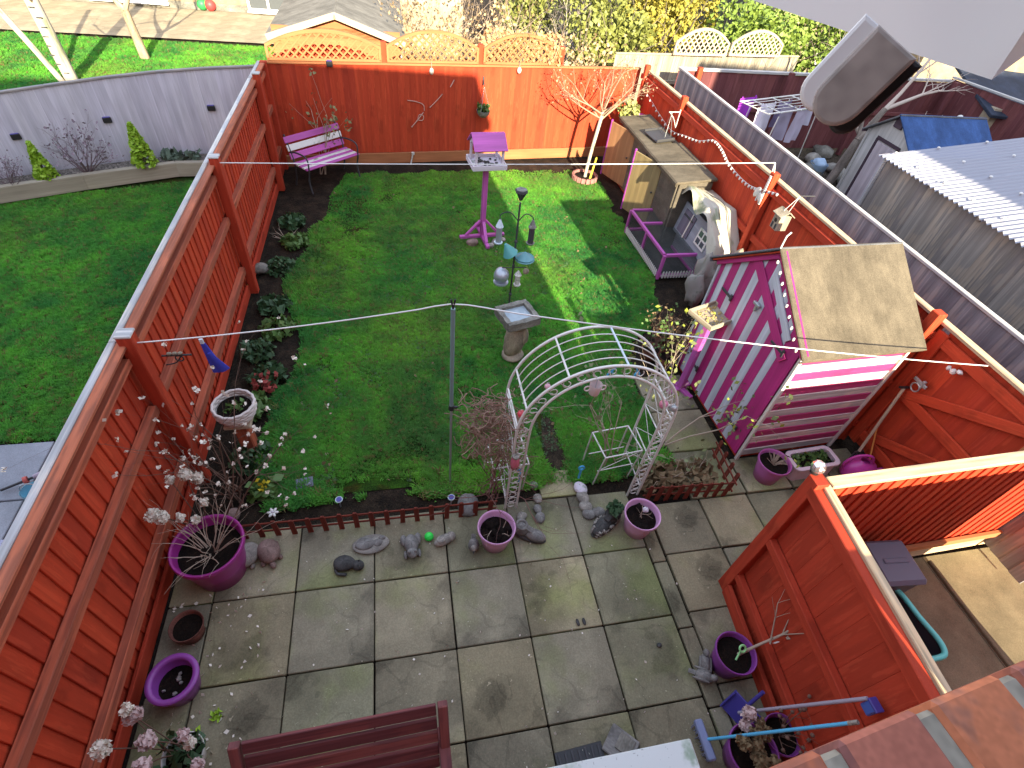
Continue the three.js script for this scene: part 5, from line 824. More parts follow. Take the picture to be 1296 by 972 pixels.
{ const t = thing('yellow_leaf_shrub', 'thin shrub with sparse yellow leaves between arch and striped shed', 'shrub', [2.72, 0, -3.2]); const tips = []; part('stem', branches({ stems: [[-0.5, 1, 0], [0.7, 1, 0.05], [0.3, 1, -0.4], [-0.15, 1, -0.3], [0.9, 0.9, -0.15]].map(d => ({ p: V(0, 0, 0), d: V(...d), len: rr(0.75, 1.05), r: 0.01 })), levels: 2, fork: 1, bend: 0.18, spread: 0.8, tips }), M.twigPale, t); part('leaves', leafCloud(150, () => pick(tips).clone().add(V(rr(-0.09, 0.09), rr(-0.1, 0.06), rr(-0.09, 0.09))), 0.026, 2), M.leafY, t); part('green_leaves', leafCloud(160, () => pick(tips).clone().add(V(rr(-0.2, 0.1), rr(-0.25, 0.06), rr(-0.12, 0.12))), 0.03, 2), mat([0.13, 0.15, 0.06], { side: THREE.DoubleSide }), t); }
{ const t = thing('dormant_rose', 'bare rambling stems at the right leg of the arch', 'shrub', [2.05, 0, -2.98]); const tips = []; part('stem', branches({ stems: [0, 1, 2, 3, 4, 5].map(i => ({ p: V(rr(-0.1, 0.1), 0, rr(-0.1, 0.1)), d: V(rr(-0.4, 0.5), 1, rr(-0.3, 0.3)), len: rr(0.6, 1.1), r: 0.008 })), levels: 2, fork: 1, bend: 0.22, tips }), M.twigPale, t); part('leaves', leafCloud(120, () => pick(tips).clone().add(V(rr(-0.1, 0.1), rr(-0.2, 0.05), rr(-0.1, 0.1))), 0.03, 2), mat([0.15, 0.17, 0.08], { side: THREE.DoubleSide }), t); }
for (const [u, v, lab, i] of [[840, 420, 'small terracotta pot of wiry dead plants left of the striped shed', 0], [845, 450, 'squat terracotta pot of twiggy heather by the shed door', 1], [825, 440, 'pot with feathery green weeds at the lawn edge by the shed', 2]]) { const b = P(u, v + 12), t = pot('herb_pot', lab, V(b.x - 0.05, 0, b.z), 0.12, 0.17, M.terra, { cat: 'potted plant' }); const tips = []; part('stem', branches({ stems: [0, 1, 2, 3, 4, 5, 6].map(() => ({ p: V(0, 0.12, 0), d: V(rr(-0.7, 0.7), 1, rr(-0.7, 0.7)), len: rr(0.2, 0.4), r: 0.005 })), levels: 1, fork: 2, tips }), M.twig, t); part('leaves', leafCloud(120, () => pick(tips).clone().add(V(rr(-0.06, 0.06), rr(-0.12, 0.04), rr(-0.06, 0.06))), 0.03), i === 2 ? M.leafM : M.leafB, t); }
{ // dry leaves heap inside the right edging
  const t = thing('leaf_heap', 'heap of dry brown leaves and stems inside the right picket edging', 'leaf pile', [2.72, 0, -2.76]); part('leaves', leafCloud(420, () => V(rr(-0.42, 0.42), rr(-0.02, 0.12), rr(-0.16, 0.16)), 0.06), M.leafB, t); part('stem', branches({ stems: [0, 1, 2, 3, 4, 5].map(() => ({ p: V(rr(-0.3, 0.3), 0, 0), d: V(rr(-1, 1), 0.8, rr(-0.6, 0.6)), len: 0.24, r: 0.005 })), levels: 1, fork: 1 }), M.twigPale, t); }
// ---------------------------------------------------------------- stones and ornaments along the edging
function tortoise(p, turn, s, m, label) { const t = thing('tortoise_ornament', label, 'ornament', p, turn, 'stone animals along the edging'); part('shell', moved(lump(0.115, 0.07, 0.095, 0.05, s), [0, 0.065, 0]), m, t); part('head', moved(lump(0.035, 0.028, 0.026, 0.08, s + 1, 2), [0.125, 0.035, 0]), m, t); for (const [x, z] of [[0.07, 0.07], [0.07, -0.07], [-0.07, 0.07], [-0.07, -0.07]]) part('leg', lump(0.028, 0.022, 0.022, 0.1, s + x, 1), m, t, [x, 0.02, z]); }
{ const a = P(316, 706), b = P(342, 702); tortoise([a.x, 0, a.z], -1.9, 4, M.stonePale, 'pale stone tortoise beside the large purple pot'); tortoise([b.x, 0, b.z], -1.2, 9, M.stonePink, 'brown stone hedgehog shaped ornament next to the pale tortoise'); }
{ const a = P(441, 716), t = thing('cat_ornament', 'dark stone curled cat ornament on the patio', 'ornament', [a.x, 0, a.z], -0.1); part('body', merge([moved(lump(0.1, 0.055, 0.07, 0.1, 5), [-0.03, 0.05, 0]), moved(lump(0.05, 0.045, 0.045, 0.1, 8), [0.09, 0.045, 0.02])]), M.stoneDark, t); for (const s of [-1, 1]) part('ear', moved(cyl(0.014, 0.001, 0.03, 5), [0.1, 0.09, 0.02 + s * 0.022]), M.stoneDark, t); part('tail', tube([V(-0.11, 0.03, 0), V(-0.08, 0.03, 0.08), V(0.0, 0.03, 0.095)], 0.014, 10, 6), M.stoneDark, t); }
{ const a = P(470, 690), t = thing('stone_plaque', 'oval pale stone plaque with sleeping animal relief by the edging', 'plaque', [a.x, 0, a.z], 0.08); part('slab', moved(lump(0.165, 0.025, 0.095, 0.06, 7), [0, 0.025, 0]), M.stonePale, t); part('relief', merge([moved(lump(0.085, 0.03, 0.06, 0.12, 3), [-0.05, 0.045, 0]), moved(lump(0.04, 0.025, 0.035, 0.12, 6), [0.06, 0.045, 0.01]), moved(lump(0.03, 0.02, 0.02, 0.12, 8), [0.1, 0.042, -0.03])]), M.stoneGrey, t); }
{ const a = P(521, 692), t = thing('frog_ornament', 'grey stone frog crouching on the patio by the edging', 'ornament', [a.x, 0, a.z], -1.5); part('body', merge([moved(lump(0.09, 0.055, 0.065, 0.06, 3), [0, 0.055, 0]), moved(lump(0.05, 0.04, 0.05, 0.05, 4), [0.09, 0.065, 0])]), M.stoneGrey, t); for (const s of [-1, 1]) { part('haunch', moved(lump(0.055, 0.04, 0.03, 0.08, 6), [-0.05, 0.04, s * 0.065]), M.stoneGrey, t); part('front_leg', moved(lump(0.04, 0.018, 0.018, 0.08, 7), [0.08, 0.018, s * 0.06]), M.stoneGrey, t); part('eye', lump(0.015, 0.015, 0.015, 0.02, 1, 1), M.stoneGrey, t, [0.1, 0.105, s * 0.028]); } }
{ const a = P(543, 682); solo('green_ball', 'bright green rubber ball resting by the picket edging', 'ball', (() => { const g = lump(0.042, 0.042, 0.042, 0.012, 2, 3); return merge([g, moved(new THREE.TorusGeometry(0.0415, 0.003, 4, 26), [0, 0, 0], [0.5, 0.3, 0])]); })(), mat([0.03, 0.72, 0.08], { roughness: 0.4 }), [a.x, 0.042, a.z]); }
{ const a = P(562, 686); const t = thing('snail_ornament', 'pale oblong stone snail ornament beside the green ball', 'ornament', [a.x, 0, a.z], 0.35); part('body', merge([moved(lump(0.1, 0.045, 0.05, 0.05, 3), [0, 0.045, 0]), moved(lump(0.045, 0.04, 0.045, 0.05, 5), [0.07, 0.05, 0])]), M.stonePale, t); part('shell', new THREE.TorusGeometry(0.03, 0.014, 6, 14), M.stonePale, t, [-0.03, 0.075, 0], [1.3, 0, 0]); }
{ const a = P(599, 694), t = thing('bird_ornament', 'small grey stone bird ornament left of the pink pot', 'ornament', [a.x, 0, a.z], -1.7); part('body', moved(lump(0.06, 0.065, 0.05, 0.08, 4), [0, 0.065, 0]), M.stoneGrey, t); part('head', moved(lump(0.03, 0.03, 0.028, 0.05, 5, 2), [0.06, 0.12, 0]), M.stonePale, t); part('beak', moved(cyl(0.01, 0.001, 0.04, 5), [0.1, 0.115, 0], [0, 0, -1.6]), M.stoneDark, t); part('tail', cb(0.07, 0.012, 0.04), M.stoneGrey, t, [-0.08, 0.05, 0], [0, 0, -0.4]); }
function shoe(p, turn, k, m, label, plant) { const t = thing('shoe_planter', label, 'planter', p, turn); 
  part('sole', merge([moved(lump(0.17 * k, 0.025, 0.066 * k, 0.02, 2), [0, 0.025, 0])]), M.stoneDark, t); part('upper', merge([moved(lump(0.1 * k, 0.05 * k, 0.058 * k, 0.04, 4), [0.06 * k, 0.06, 0]), moved(lump(0.075 * k, 0.075 * k, 0.058 * k, 0.05, 6), [-0.07 * k, 0.075 * k, 0])]), m, t);
  part('collar', moved(new THREE.TorusGeometry(0.045 * k, 0.014 * k, 6, 18), [-0.075 * k, 0.14 * k, 0], [Math.PI / 2, 0, 0]), m, t); part('tongue', cb(0.07 * k, 0.014, 0.05 * k), m, t, [0.0, 0.125 * k, 0], [0, 0, -0.5]);
  if (plant) { part('plant', leafCloud(110, () => V(-0.075 * k + rr(-0.06, 0.06) * k, 0.14 * k + rr(0, 0.05), rr(-0.05, 0.05) * k), 0.035), M.leafD, t); const g = []; for (let i = 0; i < 90; i++) { const a = rr(0, 6.28), x = rr(-0.15, 0.15) * k; const w = Math.sqrt(Math.max(0, 1 - (x / (0.165 * k)) ** 2)) * 0.062 * k, y = rr(0.03, 0.1); g.push(moved(lump(0.013, 0.008, 0.013, 0.3, i, 1), [x, y, (rnd() < 0.5 ? -1 : 1) * w * rr(0.7, 1)])); } part('pebble_crust', merge(g), M.stonePale, t).userData.kind = 'stuff'; }
  else for (let i = 0; i < 4; i++) part('lace', moved(cyl(0.004, 0.004, 0.07 * k, 4), [0.02 + i * 0.02, 0.115 - i * 0.008, 0], [Math.PI / 2, 0, 0]), M.stonePale, t); }
{ const a = P(668, 678), b = P(766, 664); shoe([a.x, 0, a.z], -0.55, 1.05, M.stoneGrey, 'grey stone walking boot ornament beside the left pink pot', false); shoe([b.x, 0, b.z], -2.55, 1.25, M.stoneDark, 'pebble covered shoe planter with green plant beside the right pink pot', true); }
for (const [u, v, r, m, lab] of [[293, 655, 0.085, 'stonePink', 'pinkish round stone behind the long edging by the purple pot'], [592, 642, 0.12, 'stoneGrey', 'large grey stone behind the edging at the left arch leg'], [438, 714, 0, '', ''], [660, 655, 0.055, 'stonePale', ''], [675, 615, 0.05, 'stoneGrey', ''], [680, 632, 0.055, 'stonePale', ''], [680, 645, 0.05, 'stoneGrey', ''], [683, 657, 0.06, 'stoneGrey', ''], [734, 620, 0.08, 'lilac', 'smooth white disc stone at the head of the arch path'], [737, 632, 0.075, 'stonePale', ''], [741, 643, 0.07, 'stonePale', ''], [744, 652, 0.065, 'stoneGrey', ''], [757, 650, 0.07, 'stoneGrey', ''], [330, 343, 0.12, 'stone', 'mossy stone at the foot of the second left fence post']]) { if (!r) continue; const p = P(u, v); solo('edging_stone', lab || 'rounded grey pebble beside the slab under the arch', 'stone', lump(r, r * 0.55, r * 0.85, 0.12, u), M[m], [p.x, r * 0.35, p.z], u, lab ? undefined : 'pebbles beside the arch path'); }
{ const a = P(348, 655), t = thing('flower_ornament', 'small white flower ornament on the soil behind the edging', 'ornament', [a.x, 0, a.z]); const g = []; for (let i = 0; i < 6; i++) g.push(moved(lump(0.024, 0.01, 0.014, 0.05, i, 1), [Math.cos(i * 1.047) * 0.03, 0.09, Math.sin(i * 1.047) * 0.03], [0, -i * 1.047, 0])); part('petals', merge(g), M.metalWhite, t); part('centre', lump(0.012, 0.01, 0.012, 0.1, 3, 1), M.lilac, t, [0, 0.097, 0]); part('stalk', rod(V(0, -0.02, 0), V(0, 0.09, 0), 0.005), M.steel, t); }
{ const a = P(386, 613); const t = thing('slate_tile', 'square grey slate tile lying in the grass edge', 'tile', [a.x, 0.02, a.z], 0.15); part('tile', cb(0.16, 0.02, 0.12, 0.004), mat([0.16, 0.18, 0.24], { map: T.rock, roughness: 0.5 }), t); part('chip', cb(0.05, 0.012, 0.03), mat([0.2, 0.21, 0.26], { roughness: 0.6 }), t, [0.03, 0.014, 0.03], [0, 0.4, 0]); }
for (const [u, v, lab] of [[431, 640, 'round solar stake light in the middle of the edging border'], [571, 637, 'round solar stake light at the foot of the line prop'], [1020, 622, '']]) { if (!lab) continue; const a = P(u, v), t = thing('stake_light', lab, 'light', [a.x, 0, a.z], 0, 'solar stake lights'); part('head', moved(cyl(0.03, 0.035, 0.02, 16), [0, 0.1, 0]), M.steel, t); part('panel', moved(cyl(0.026, 0.026, 0.004, 16), [0, 0.113, 0]), M.navy, t); part('stake', rod(V(0, -0.02, 0), V(0, 0.09, 0), 0.007), M.steel, t); }
{ const t = thing('gazing_ball', 'faceted silver ball light on top of the dark red fence post', 'light', [2.7, 1.7, -1.66]); part('ball', new THREE.IcosahedronGeometry(0.05, 1), mat([0.7, 0.7, 0.75], { metalness: 0.9, roughness: 0.15, flatShading: true }), t, [0, 0.06, 0]); part('cup', moved(cyl(0.03, 0.035, 0.02, 12), [0, 0.01, 0]), M.black, t); }
// pigeons of stone by the right purple pot
for (const [u, v, tr, lab] of [[889, 842, 1.2, 'grey stone dove ornament beside the purple sapling pot'], [888, 858, -0.6, 'grey stone dove ornament beside the purple sapling pot']]) { const a = P(u, v), t = thing('dove_ornament', lab, 'ornament', [a.x, 0, a.z], tr, 'stone doves by the sapling pot'); part('body', merge([moved(lump(0.075, 0.05, 0.048, 0.07, 5), [0, 0.05, 0], [0, 0, 0.3]), moved(lump(0.03, 0.03, 0.026, 0.05, 3, 2), [0.065, 0.1, 0])]), M.stoneGrey, t); for (const s of [-1, 1]) part('wing', moved(lump(0.07, 0.02, 0.012, 0.08, 7, 2), [-0.02, 0.06, s * 0.042], [0, 0, 0.25]), M.stoneGrey, t); part('tail', cb(0.06, 0.01, 0.035), M.stoneGrey, t, [-0.09, 0.035, 0], [0, 0, 0.25]); }
// ---------------------------------------------------------------- near edge of the patio
{ // wooden bench seen over its back
  const t = thing('wooden_bench', 'worn dark red wooden garden bench seen over its back', 'bench', [-0.5, 0, -0.66], 0.02);
  for (const s of [-1, 1]) { part('back_post', cb(0.06, 0.62, 0.05, 0.006, 2), M.benchRed[2], t, [s * 0.575, 0.64, -0.02], [-0.5, 0, 0]); part('rear_leg', cb(0.06, 0.46, 0.06), M.benchRed[0], t, [s * 0.57, 0.23, 0.06]); part('front_leg', cb(0.06, 0.6, 0.06), M.benchRed[0], t, [s * 0.57, 0.3, 0.42]); part('armrest', cb(0.07, 0.03, 0.56), M.benchRed[1], t, [s * 0.57, 0.62, 0.17]); }
  for (let i = 0; i < 5; i++) part('back_slat', cb(1.07, 0.082, 0.022, 0.004, i), M.benchRed[i % 3], t, [0, 0.88 - i * 0.09, -0.152 + i * 0.05], [-0.5, 0, 0]);
  
  for (let i = 0; i < 4; i++) part('seat_slat', cb(1.14, 0.024, 0.1, 0.004, i), M.benchRed[(i + 1) % 3], t, [0, 0.42, 0.13 + i * 0.115]);
}
{ // white topped table at the wall
  const a = P(874, 934, 0.74), t = thing('garden_table', 'white plastic topped garden table below the window', 'table', [a.x - 0.5, 0, a.z + 0.24], 0.0); const wm = mat([0.70, 0.76, 0.76], { map: T.dirt, roughness: 0.35 });
  part('table_top', cb(1.0, 0.03, 0.48, 0.008), wm, t, [0, 0.725, 0]); for (const x of [-0.45, 0.45]) for (const z of [-0.2, 0.2]) part('leg', cb(0.045, 0.71, 0.045, 0.006), wm, t, [x, 0.355, z]); part('apron', cb(0.9, 0.05, 0.4), wm, t, [0, 0.685, 0]);
}
{ const a = P(735, 962), t = thing('drain_grate', 'black slotted drain cover set in the patio beside the white table', 'drain', [a.x, 0, a.z], 0.05); part('frame', cb(0.36, 0.012, 0.16, 0.003), M.black, t, [0, 0.004, 0]); for (let i = 0; i < 7; i++) part('slat', cb(0.02, 0.008, 0.13), M.iron, t, [-0.15 + i * 0.05, 0.013, 0]); }
{ const a = P(785, 945), t = thing('stone_offcut', 'grey flat stone slab piece lying beside the drain cover', 'stone', [a.x, 0, a.z], 0.8); part('slab', cb(0.2, 0.035, 0.22, 0.008), M.stoneGrey, t, [0, 0.018, 0]); part('top_piece', cb(0.12, 0.012, 0.12, 0.004), M.stone, t, [0.02, 0.04, 0.02]); }
{ // two brooms leaning across and a purple dustpan
  const t = thing('blue_broom', 'bright blue handled broom lying across the plant pot', 'broom'); const a = V(1.96, 0.1, -0.5), b = PZ(1085, 914, -0.5); const c = P(1086, 914, 1.2);
  part('handle', rod(a, c, 0.011, 8), mat([0.10, 0.45, 0.72], { roughness: 0.3 }), t); const hd = part('head', cb(0.06, 0.05, 0.26, 0.01), mat([0.2, 0.24, 0.4], { roughness: 0.6 }), t, [1.95, 0.1, -0.5]); const br = []; for (let i = 0; i < 60; i++) br.push(moved(cyl(0.0025, 0.002, 0.09, 3), [rr(-0.025, 0.025), -0.06, rr(-0.12, 0.12)], [rr(-0.1, 0.1), 0, rr(-0.1, 0.1)])); part('bristles', merge(br), mat([0.3, 0.34, 0.5]), hd).userData.kind = 'stuff'; part('grip', rod(c.clone().lerp(a, 0.05), c, 0.013, 8), M.stonePale, t);
  const u = thing('grey_broom', 'grey handled brush with blue head leaning on the dark red fence', 'broom'); const p = P(935, 902, 0.12), q = P(1098, 884, 1.22); part('handle', rod(p, q, 0.012, 8), mat([0.36, 0.33, 0.4], { roughness: 0.5 }), u); const h2 = part('head', cb(0.05, 0.1, 0.07, 0.008), mat([0.06, 0.12, 0.42], { roughness: 0.4 }), u, q.clone().add(V(0.02, -0.04, 0.04))); part('lip', cb(0.055, 0.02, 0.08), M.navy, h2, [0, 0.05, 0]);
  const d = thing('dustpan', 'deep purple plastic dustpan standing beside the brooms', 'dustpan', [2.3, 0, -0.62], 0.5); part('pan', merge([cb(0.2, 0.015, 0.24, 0.004).clone().rotateZ(1.1).translate(0, 0.12, 0), cb(0.18, 0.06, 0.012).clone().rotateZ(1.1).translate(0.0, 0.12, 0.115), cb(0.18, 0.06, 0.012).clone().rotateZ(1.1).translate(0.0, 0.12, -0.115)]), M.navy, d); part('handle', rod(V(0.05, 0.2, 0), V(0.12, 0.36, 0), 0.014, 8), M.navy, d);
}
{ const t = pot('purple_pot', 'purple pot of brown dried hydrangea under the brooms', V(2.2, 0, -0.36), 0.17, 0.27, M.purple, { cat: 'potted plant' }); const st = []; for (let i = 0; i < 15; i++) { const a = rr(0, 6.28), r = rr(0.02, 0.2); const p = V(Math.cos(a) * r, rr(0.33, 0.46), Math.sin(a) * r); part('flower_head', i % 2 ? floretA : floretB, i % 3 ? M.leafB : M.petalPink, t, p, [rr(0, 3), rr(0, 3), 0]); st.push(rod(V(p.x * 0.3, 0.2, p.z * 0.3), p, 0.004, 4)); } part('stem', merge(st), M.twig, t);
  const t2 = pot('purple_pot', 'purple pot of dark seeded stems at the fence foot behind the brooms', V(2.47, 0, -0.42), 0.13, 0.26, M.purple, { cat: 'potted plant' }); const tips = []; part('stem', branches({ stems: [0, 1, 2, 3, 4, 5, 6, 7].map(() => ({ p: V(0, 0.2, 0), d: V(rr(-0.6, 0.6), 1, rr(-0.6, 0.6)), len: rr(0.18, 0.3), r: 0.005 })), levels: 1, fork: 1, tips }), M.twig, t2); part('seed_heads', merge(tips.map((p, i) => moved(lump(0.014, 0.014, 0.014, 0.2, i, 1), p))), M.twig, t2).userData.kind = 'stuff'; }
// litter on the slabs
[[731, 788, 'pair'], [739, 787, 'pair'], [834, 817, 'dropped']].forEach(([u, v], i) => { const p = P(u, v); solo('dark_pebble', i < 2 ? 'small dark oval pebble, one of a pair on the patio' : 'small dark round pebble on the patio before the sapling pot', 'pebble', lump(i < 2 ? 0.014 : 0.022, 0.012, i < 2 ? 0.032 : 0.02, 0.15, i), M.stoneDark, [p.x, 0.01, p.z], 0.1, i < 2 ? 'pair of dark pebbles' : undefined); });
{ const im = leafCloud(150, () => V(rr(-1.95, 2.4), rr(0.004, 0.012), rr(-2.5, -0.3)), 0.014); const o = solo('leaf_litter', 'tiny pale petals and leaf crumbs scattered over the patio slabs', 'litter', im, M.petal, [0, 0, 0]); o.userData.kind = 'stuff'; const w = leafCloud(120, () => V(-1.62 + rr(-0.35, 0.35), rr(0.004, 0.01), rr(-2.2, -0.7)), 0.02); const q = solo('fallen_petals', 'pale fallen petals on the slabs along the left fence', 'litter', w, M.petal, [0, 0, 0]); q.userData.kind = 'stuff'; }
for (const [x, z, lab] of [[-1.5, -1.22, 'tiny bright green weed in the slab joint by the violet pot'], [-1.62, -1.12, 'tiny bright green weed in the slab joint by the hydrangea pot']]) { const t = thing('joint_weed', lab, 'plant', [x, 0, z]); part('leaves', leafCloud(16, () => V(rr(-0.03, 0.03), rr(0.005, 0.03), rr(-0.03, 0.03)), 0.028, 2), M.leafL, t); part('stem', rod(V(0, 0, 0), V(0, 0.02, 0), 0.003, 4), M.leafL, t); }
// ---------------------------------------------------------------- side passage
{
  const t = thing('wheelie_bin', 'dark grey lidded bin standing by the passage fence', 'bin', [3.62, 0, -1.36], -0.1); const m = mat([0.12, 0.115, 0.15], { roughness: 0.5 });
  t.scale.setScalar(0.72); part('body', (() => { const g = new THREE.CylinderGeometry(0.33, 0.26, 0.92, 4, 1); g.rotateY(Math.PI / 4); return uvMetric(g.toNonIndexed()); })(), m, t, [0.3, 0.46, 0]); part('lid', cb(0.52, 0.09, 0.54, 0.045), m, t, [0.3, 0.95, 0], [0, 0, 0.06]); part('lid_rib', cb(0.3, 0.02, 0.06, 0.008), m, t, [0.3, 1.0, 0], [0, 0, 0.06]); part('handle', rod(V(0.02, 0.93, -0.18), V(0.02, 0.93, 0.18), 0.016, 8), M.black, t); for (const s of [-1, 1]) part('wheel', moved(cyl(0.09, 0.09, 0.05, 16), [0.06, 0.09, s * 0.22], [Math.PI / 2, 0, 0]), M.black, t);
  const u = thing('recycling_box', 'open teal edged recycling box behind the dark red fence', 'box', [3.73, -0.2, -0.93], 0.13); const a = P(1137, 735, 1.0), b = P(1195, 830, 1.0);
  const w = 0.36, d = 0.56; part('wall', merge([[0, d / 2, w, 0.012], [0, -d / 2, w, 0.012], [w / 2, 0, 0.012, d], [-w / 2, 0, 0.012, d]].map(([x, z, a, c]) => box(a, 0.34, c).clone().translate(x, 0.52, z))), mat([0.05, 0.05, 0.06], { roughness: 0.5 }), u); part('base', cb(w, 0.02, d), M.black, u, [0, 0.36, 0]);
  part('rim', tube([V(-w / 2, 0.7, -d / 2), V(w / 2, 0.7, -d / 2), V(w / 2, 0.7, d / 2), V(-w / 2, 0.7, d / 2)].flatMap((p, i, A) => { const n = A[(i + 1) % 4]; return [p.clone().lerp(n, 0.12), p.clone().lerp(n, 0.5), p.clone().lerp(n, 0.88)]; }), 0.022, 80, 8, true), M.teal, u);
  const v = thing('storage_crate', 'dark crate stack under the teal rimmed box', 'crate', [3.73, 0, -0.93], 0.13); part('body', cb(0.36, 0.11, 0.54, 0.01), M.iron, v, [0, 0.055, 0]); part('lip', cb(0.4, 0.02, 0.58, 0.006), M.iron, v, [0, 0.12, 0]);
}
// ---------------------------------------------------------------- bare tree in a pink edged pot ring, hanging baskets, fairy lights
{
  const t = thing('bare_fruit_tree', 'bare spur-branched young tree standing in a pink ring at the end fence', 'tree', [3.72, 0, -9.95]); const tips = [];
  part('trunk', tube([V(0, 0, 0), V(0.03, 0.5, 0), V(0.08, 1.0, 0), V(0.12, 1.3, -0.02)], 0.035, 14, 8), M.birch, t);
  const st = []; for (let i = 0; i < 11; i++) { const a = i / 11 * 6.28 + rr(-0.3, 0.3); st.push({ p: V(0.1, rr(1.05, 1.35), 0), d: V(Math.cos(a) * 1.1, rr(0.35, 1.1), Math.sin(a) * 0.8), len: rr(0.55, 0.95), r: 0.016 }); }
  part('crown', branches({ stems: st, levels: 2, fork: 2, bend: 0.18, spread: 0.9, shrink: 0.75, tips }), mat([0.32, 0.23, 0.16], { roughness: 0.9 }), t);
  part('buds', leafCloud(260, () => pick(tips).clone().add(V(rr(-0.05, 0.05), rr(-0.08, 0.05), rr(-0.05, 0.05))), 0.025), mat([0.36, 0.26, 0.16], { side: THREE.DoubleSide }), t);
  const u = thing('ring_planter', 'low pink brick-edged ring planter round the bare tree', 'planter', [3.72, 0, -9.95]); for (let i = 0; i < 16; i++) { const a = i / 16 * 6.283; part('edging_block', cb(0.085, 0.1, 0.05, 0.01), mat([0.52, 0.25, 0.22], { map: T.rock }), u, [Math.cos(a) * 0.24, 0.05, Math.sin(a) * 0.24], [0, -a + Math.PI / 2, 0]); } part('soil', moved(cyl(0.22, 0.22, 0.05, 20), [0, 0.03, 0]), M.compost, u);
  solo('cane', 'short yellow cane leaning in the ring planter by the tree trunk', 'cane', merge([rod(V(0, 0, 0), V(0.06, 0.42, -0.02), 0.022, 8, 0.02), rod(V(0.06, 0.42, -0.02), V(0.062, 0.44, -0.02), 0.014, 8)]), mat([0.66, 0.5, 0.06], { roughness: 0.5 }), [3.8, 0.03, -9.86]);
}
function basket(p, r, label, drop, leafM, n = 90) {
  const t = thing('hanging_basket', label, 'hanging basket', p); part('bowl', lathe([[0.001, -r], [r * 0.5, -r * 0.9], [r * 0.9, -r * 0.45], [r, 0], [r * 0.94, 0], [r * 0.8, -r * 0.4], [0.001, -r * 0.5]], 20), mat([0.42, 0.40, 0.36], { map: T.rock, roughness: 0.95 }), t); part('liner', moved(cyl(r * 0.9, r * 0.93, 0.03, 18), [0, -0.02, 0]), M.compost, t); part('foliage', leafCloud(n, () => V(rr(-r, r) * 0.8, rr(-0.02, 0.1), rr(-r, r) * 0.8), 0.045), leafM, t);
  for (let k = 0; k < 3; k++) part('chain', rod(V(Math.cos(k * 2.09) * r * 0.97, 0, Math.sin(k * 2.09) * r * 0.97), V(0, drop, 0), 0.004, 4), M.steel, t);
}
{ const x = 1.68; basket([x, 1.02, fz(x) + 0.2], 0.13, 'round grey hanging basket with green plant on the end fence', 0.4, M.leafM); const q = thing('basket_bracket', 'dark bracket with chain above the round grey basket', 'bracket', [x, 1.5, fz(x) + 0.05]); part('arm', rod(V(0, 0, -0.02), V(0, -0.06, 0.15), 0.008), M.iron, q); part('plate', cb(0.03, 0.14, 0.012), M.iron, q, [0, -0.02, -0.015]); }
{ basket([4.72, 1.12, -9.0], 0.14, 'pale cone hanging basket with yellow flowers on the right fence', 0.5, M.leafY); const q = thing('basket_bracket', 'white scrolled bracket holding the yellow flowered basket', 'bracket', [4.93, 1.6, -9.02]); part('arm', merge([rod(V(-0.06, 0.03, 0), V(-0.27, 0.03, 0.02), 0.009), tube([V(-0.06, -0.22, 0), V(-0.14, -0.08, 0.0), V(-0.24, 0.02, 0.0)], 0.007, 10, 5)]), M.metalWhite, q); part('plate', cb(0.014, 0.3, 0.03), M.metalWhite, q, [-0.058, -0.08, 0]); }
{ const pts = [[820, 120], [835, 145], [850, 165], [868, 172], [885, 178], [905, 178], [915, 190], [922, 205], [935, 222], [950, 235], [965, 240], [985, 245]].map(([u, v]) => PX(u, v, 4.88)); const t = thing('light_string', 'string of small white bulbs draped along the right fence', 'fairy lights'); part('wire', tube(pts, 0.004, 60, 4), M.metalWhite, t); const c = new THREE.CatmullRomCurve3(pts); const g = []; for (let i = 0; i < 44; i++) { const p = c.getPoint(i / 43); g.push(moved(lump(0.017, 0.022, 0.017, 0.05, i, 1), [p.x - 0.012, p.y - 0.015, p.z])); } part('bulbs', merge(g), M.metalWhite, t).userData.kind = 'stuff'; }
{ const p = PX(988, 280, 4.66), t = thing('bird_house', 'small pale wooden bird house hanging on a cord by the right fence', 'bird house', p); part('box', cb(0.15, 0.2, 0.14, 0.006), M.pale[0], t); for (const s of [-1, 1]) part('roof', cb(0.12, 0.012, 0.19), M.stoneCream, t, [s * 0.05, 0.12, 0], [0, 0, -s * 0.6]); part('opening', moved(cyl(0.025, 0.025, 0.008, 14), [-0.077, 0.02, 0], [0, 0, Math.PI / 2]), M.black, t); for (const z of [-0.035, 0.035]) part('slot', cb(0.006, 0.07, 0.03), M.iron, t, [-0.077, -0.05, z]); part('cord', merge([rod(V(-0.04, 0.12, 0), V(0.1, 0.33, 0), 0.004, 4), rod(V(0.05, 0.12, 0), V(0.1, 0.33, 0), 0.004, 4)]), M.rope, t); part('peg', rod(V(0.1, 0.33, 0), V(0.3, 0.33, 0), 0.008, 5), M.iron, t); }
{ const p = PX(960, 245, 4.86), t = thing('white_ornament', 'white butterfly shaped metal ornament on the right fence', 'ornament', p); part('wings', merge([moved(lump(0.012, 0.09, 0.05, 0.15, 3, 2), [0, 0, -0.05], [0.5, 0, 0]), moved(lump(0.012, 0.07, 0.05, 0.15, 5, 2), [0, -0.03, 0.06], [-0.6, 0, 0])]), M.metalWhite, t); part('body', rod(V(0, -0.1, 0), V(0, 0.08, 0), 0.012), M.metalWhite, t); part('nail', rod(V(0, 0, 0), V(0.1, 0, 0), 0.004, 4), M.steel, t); }
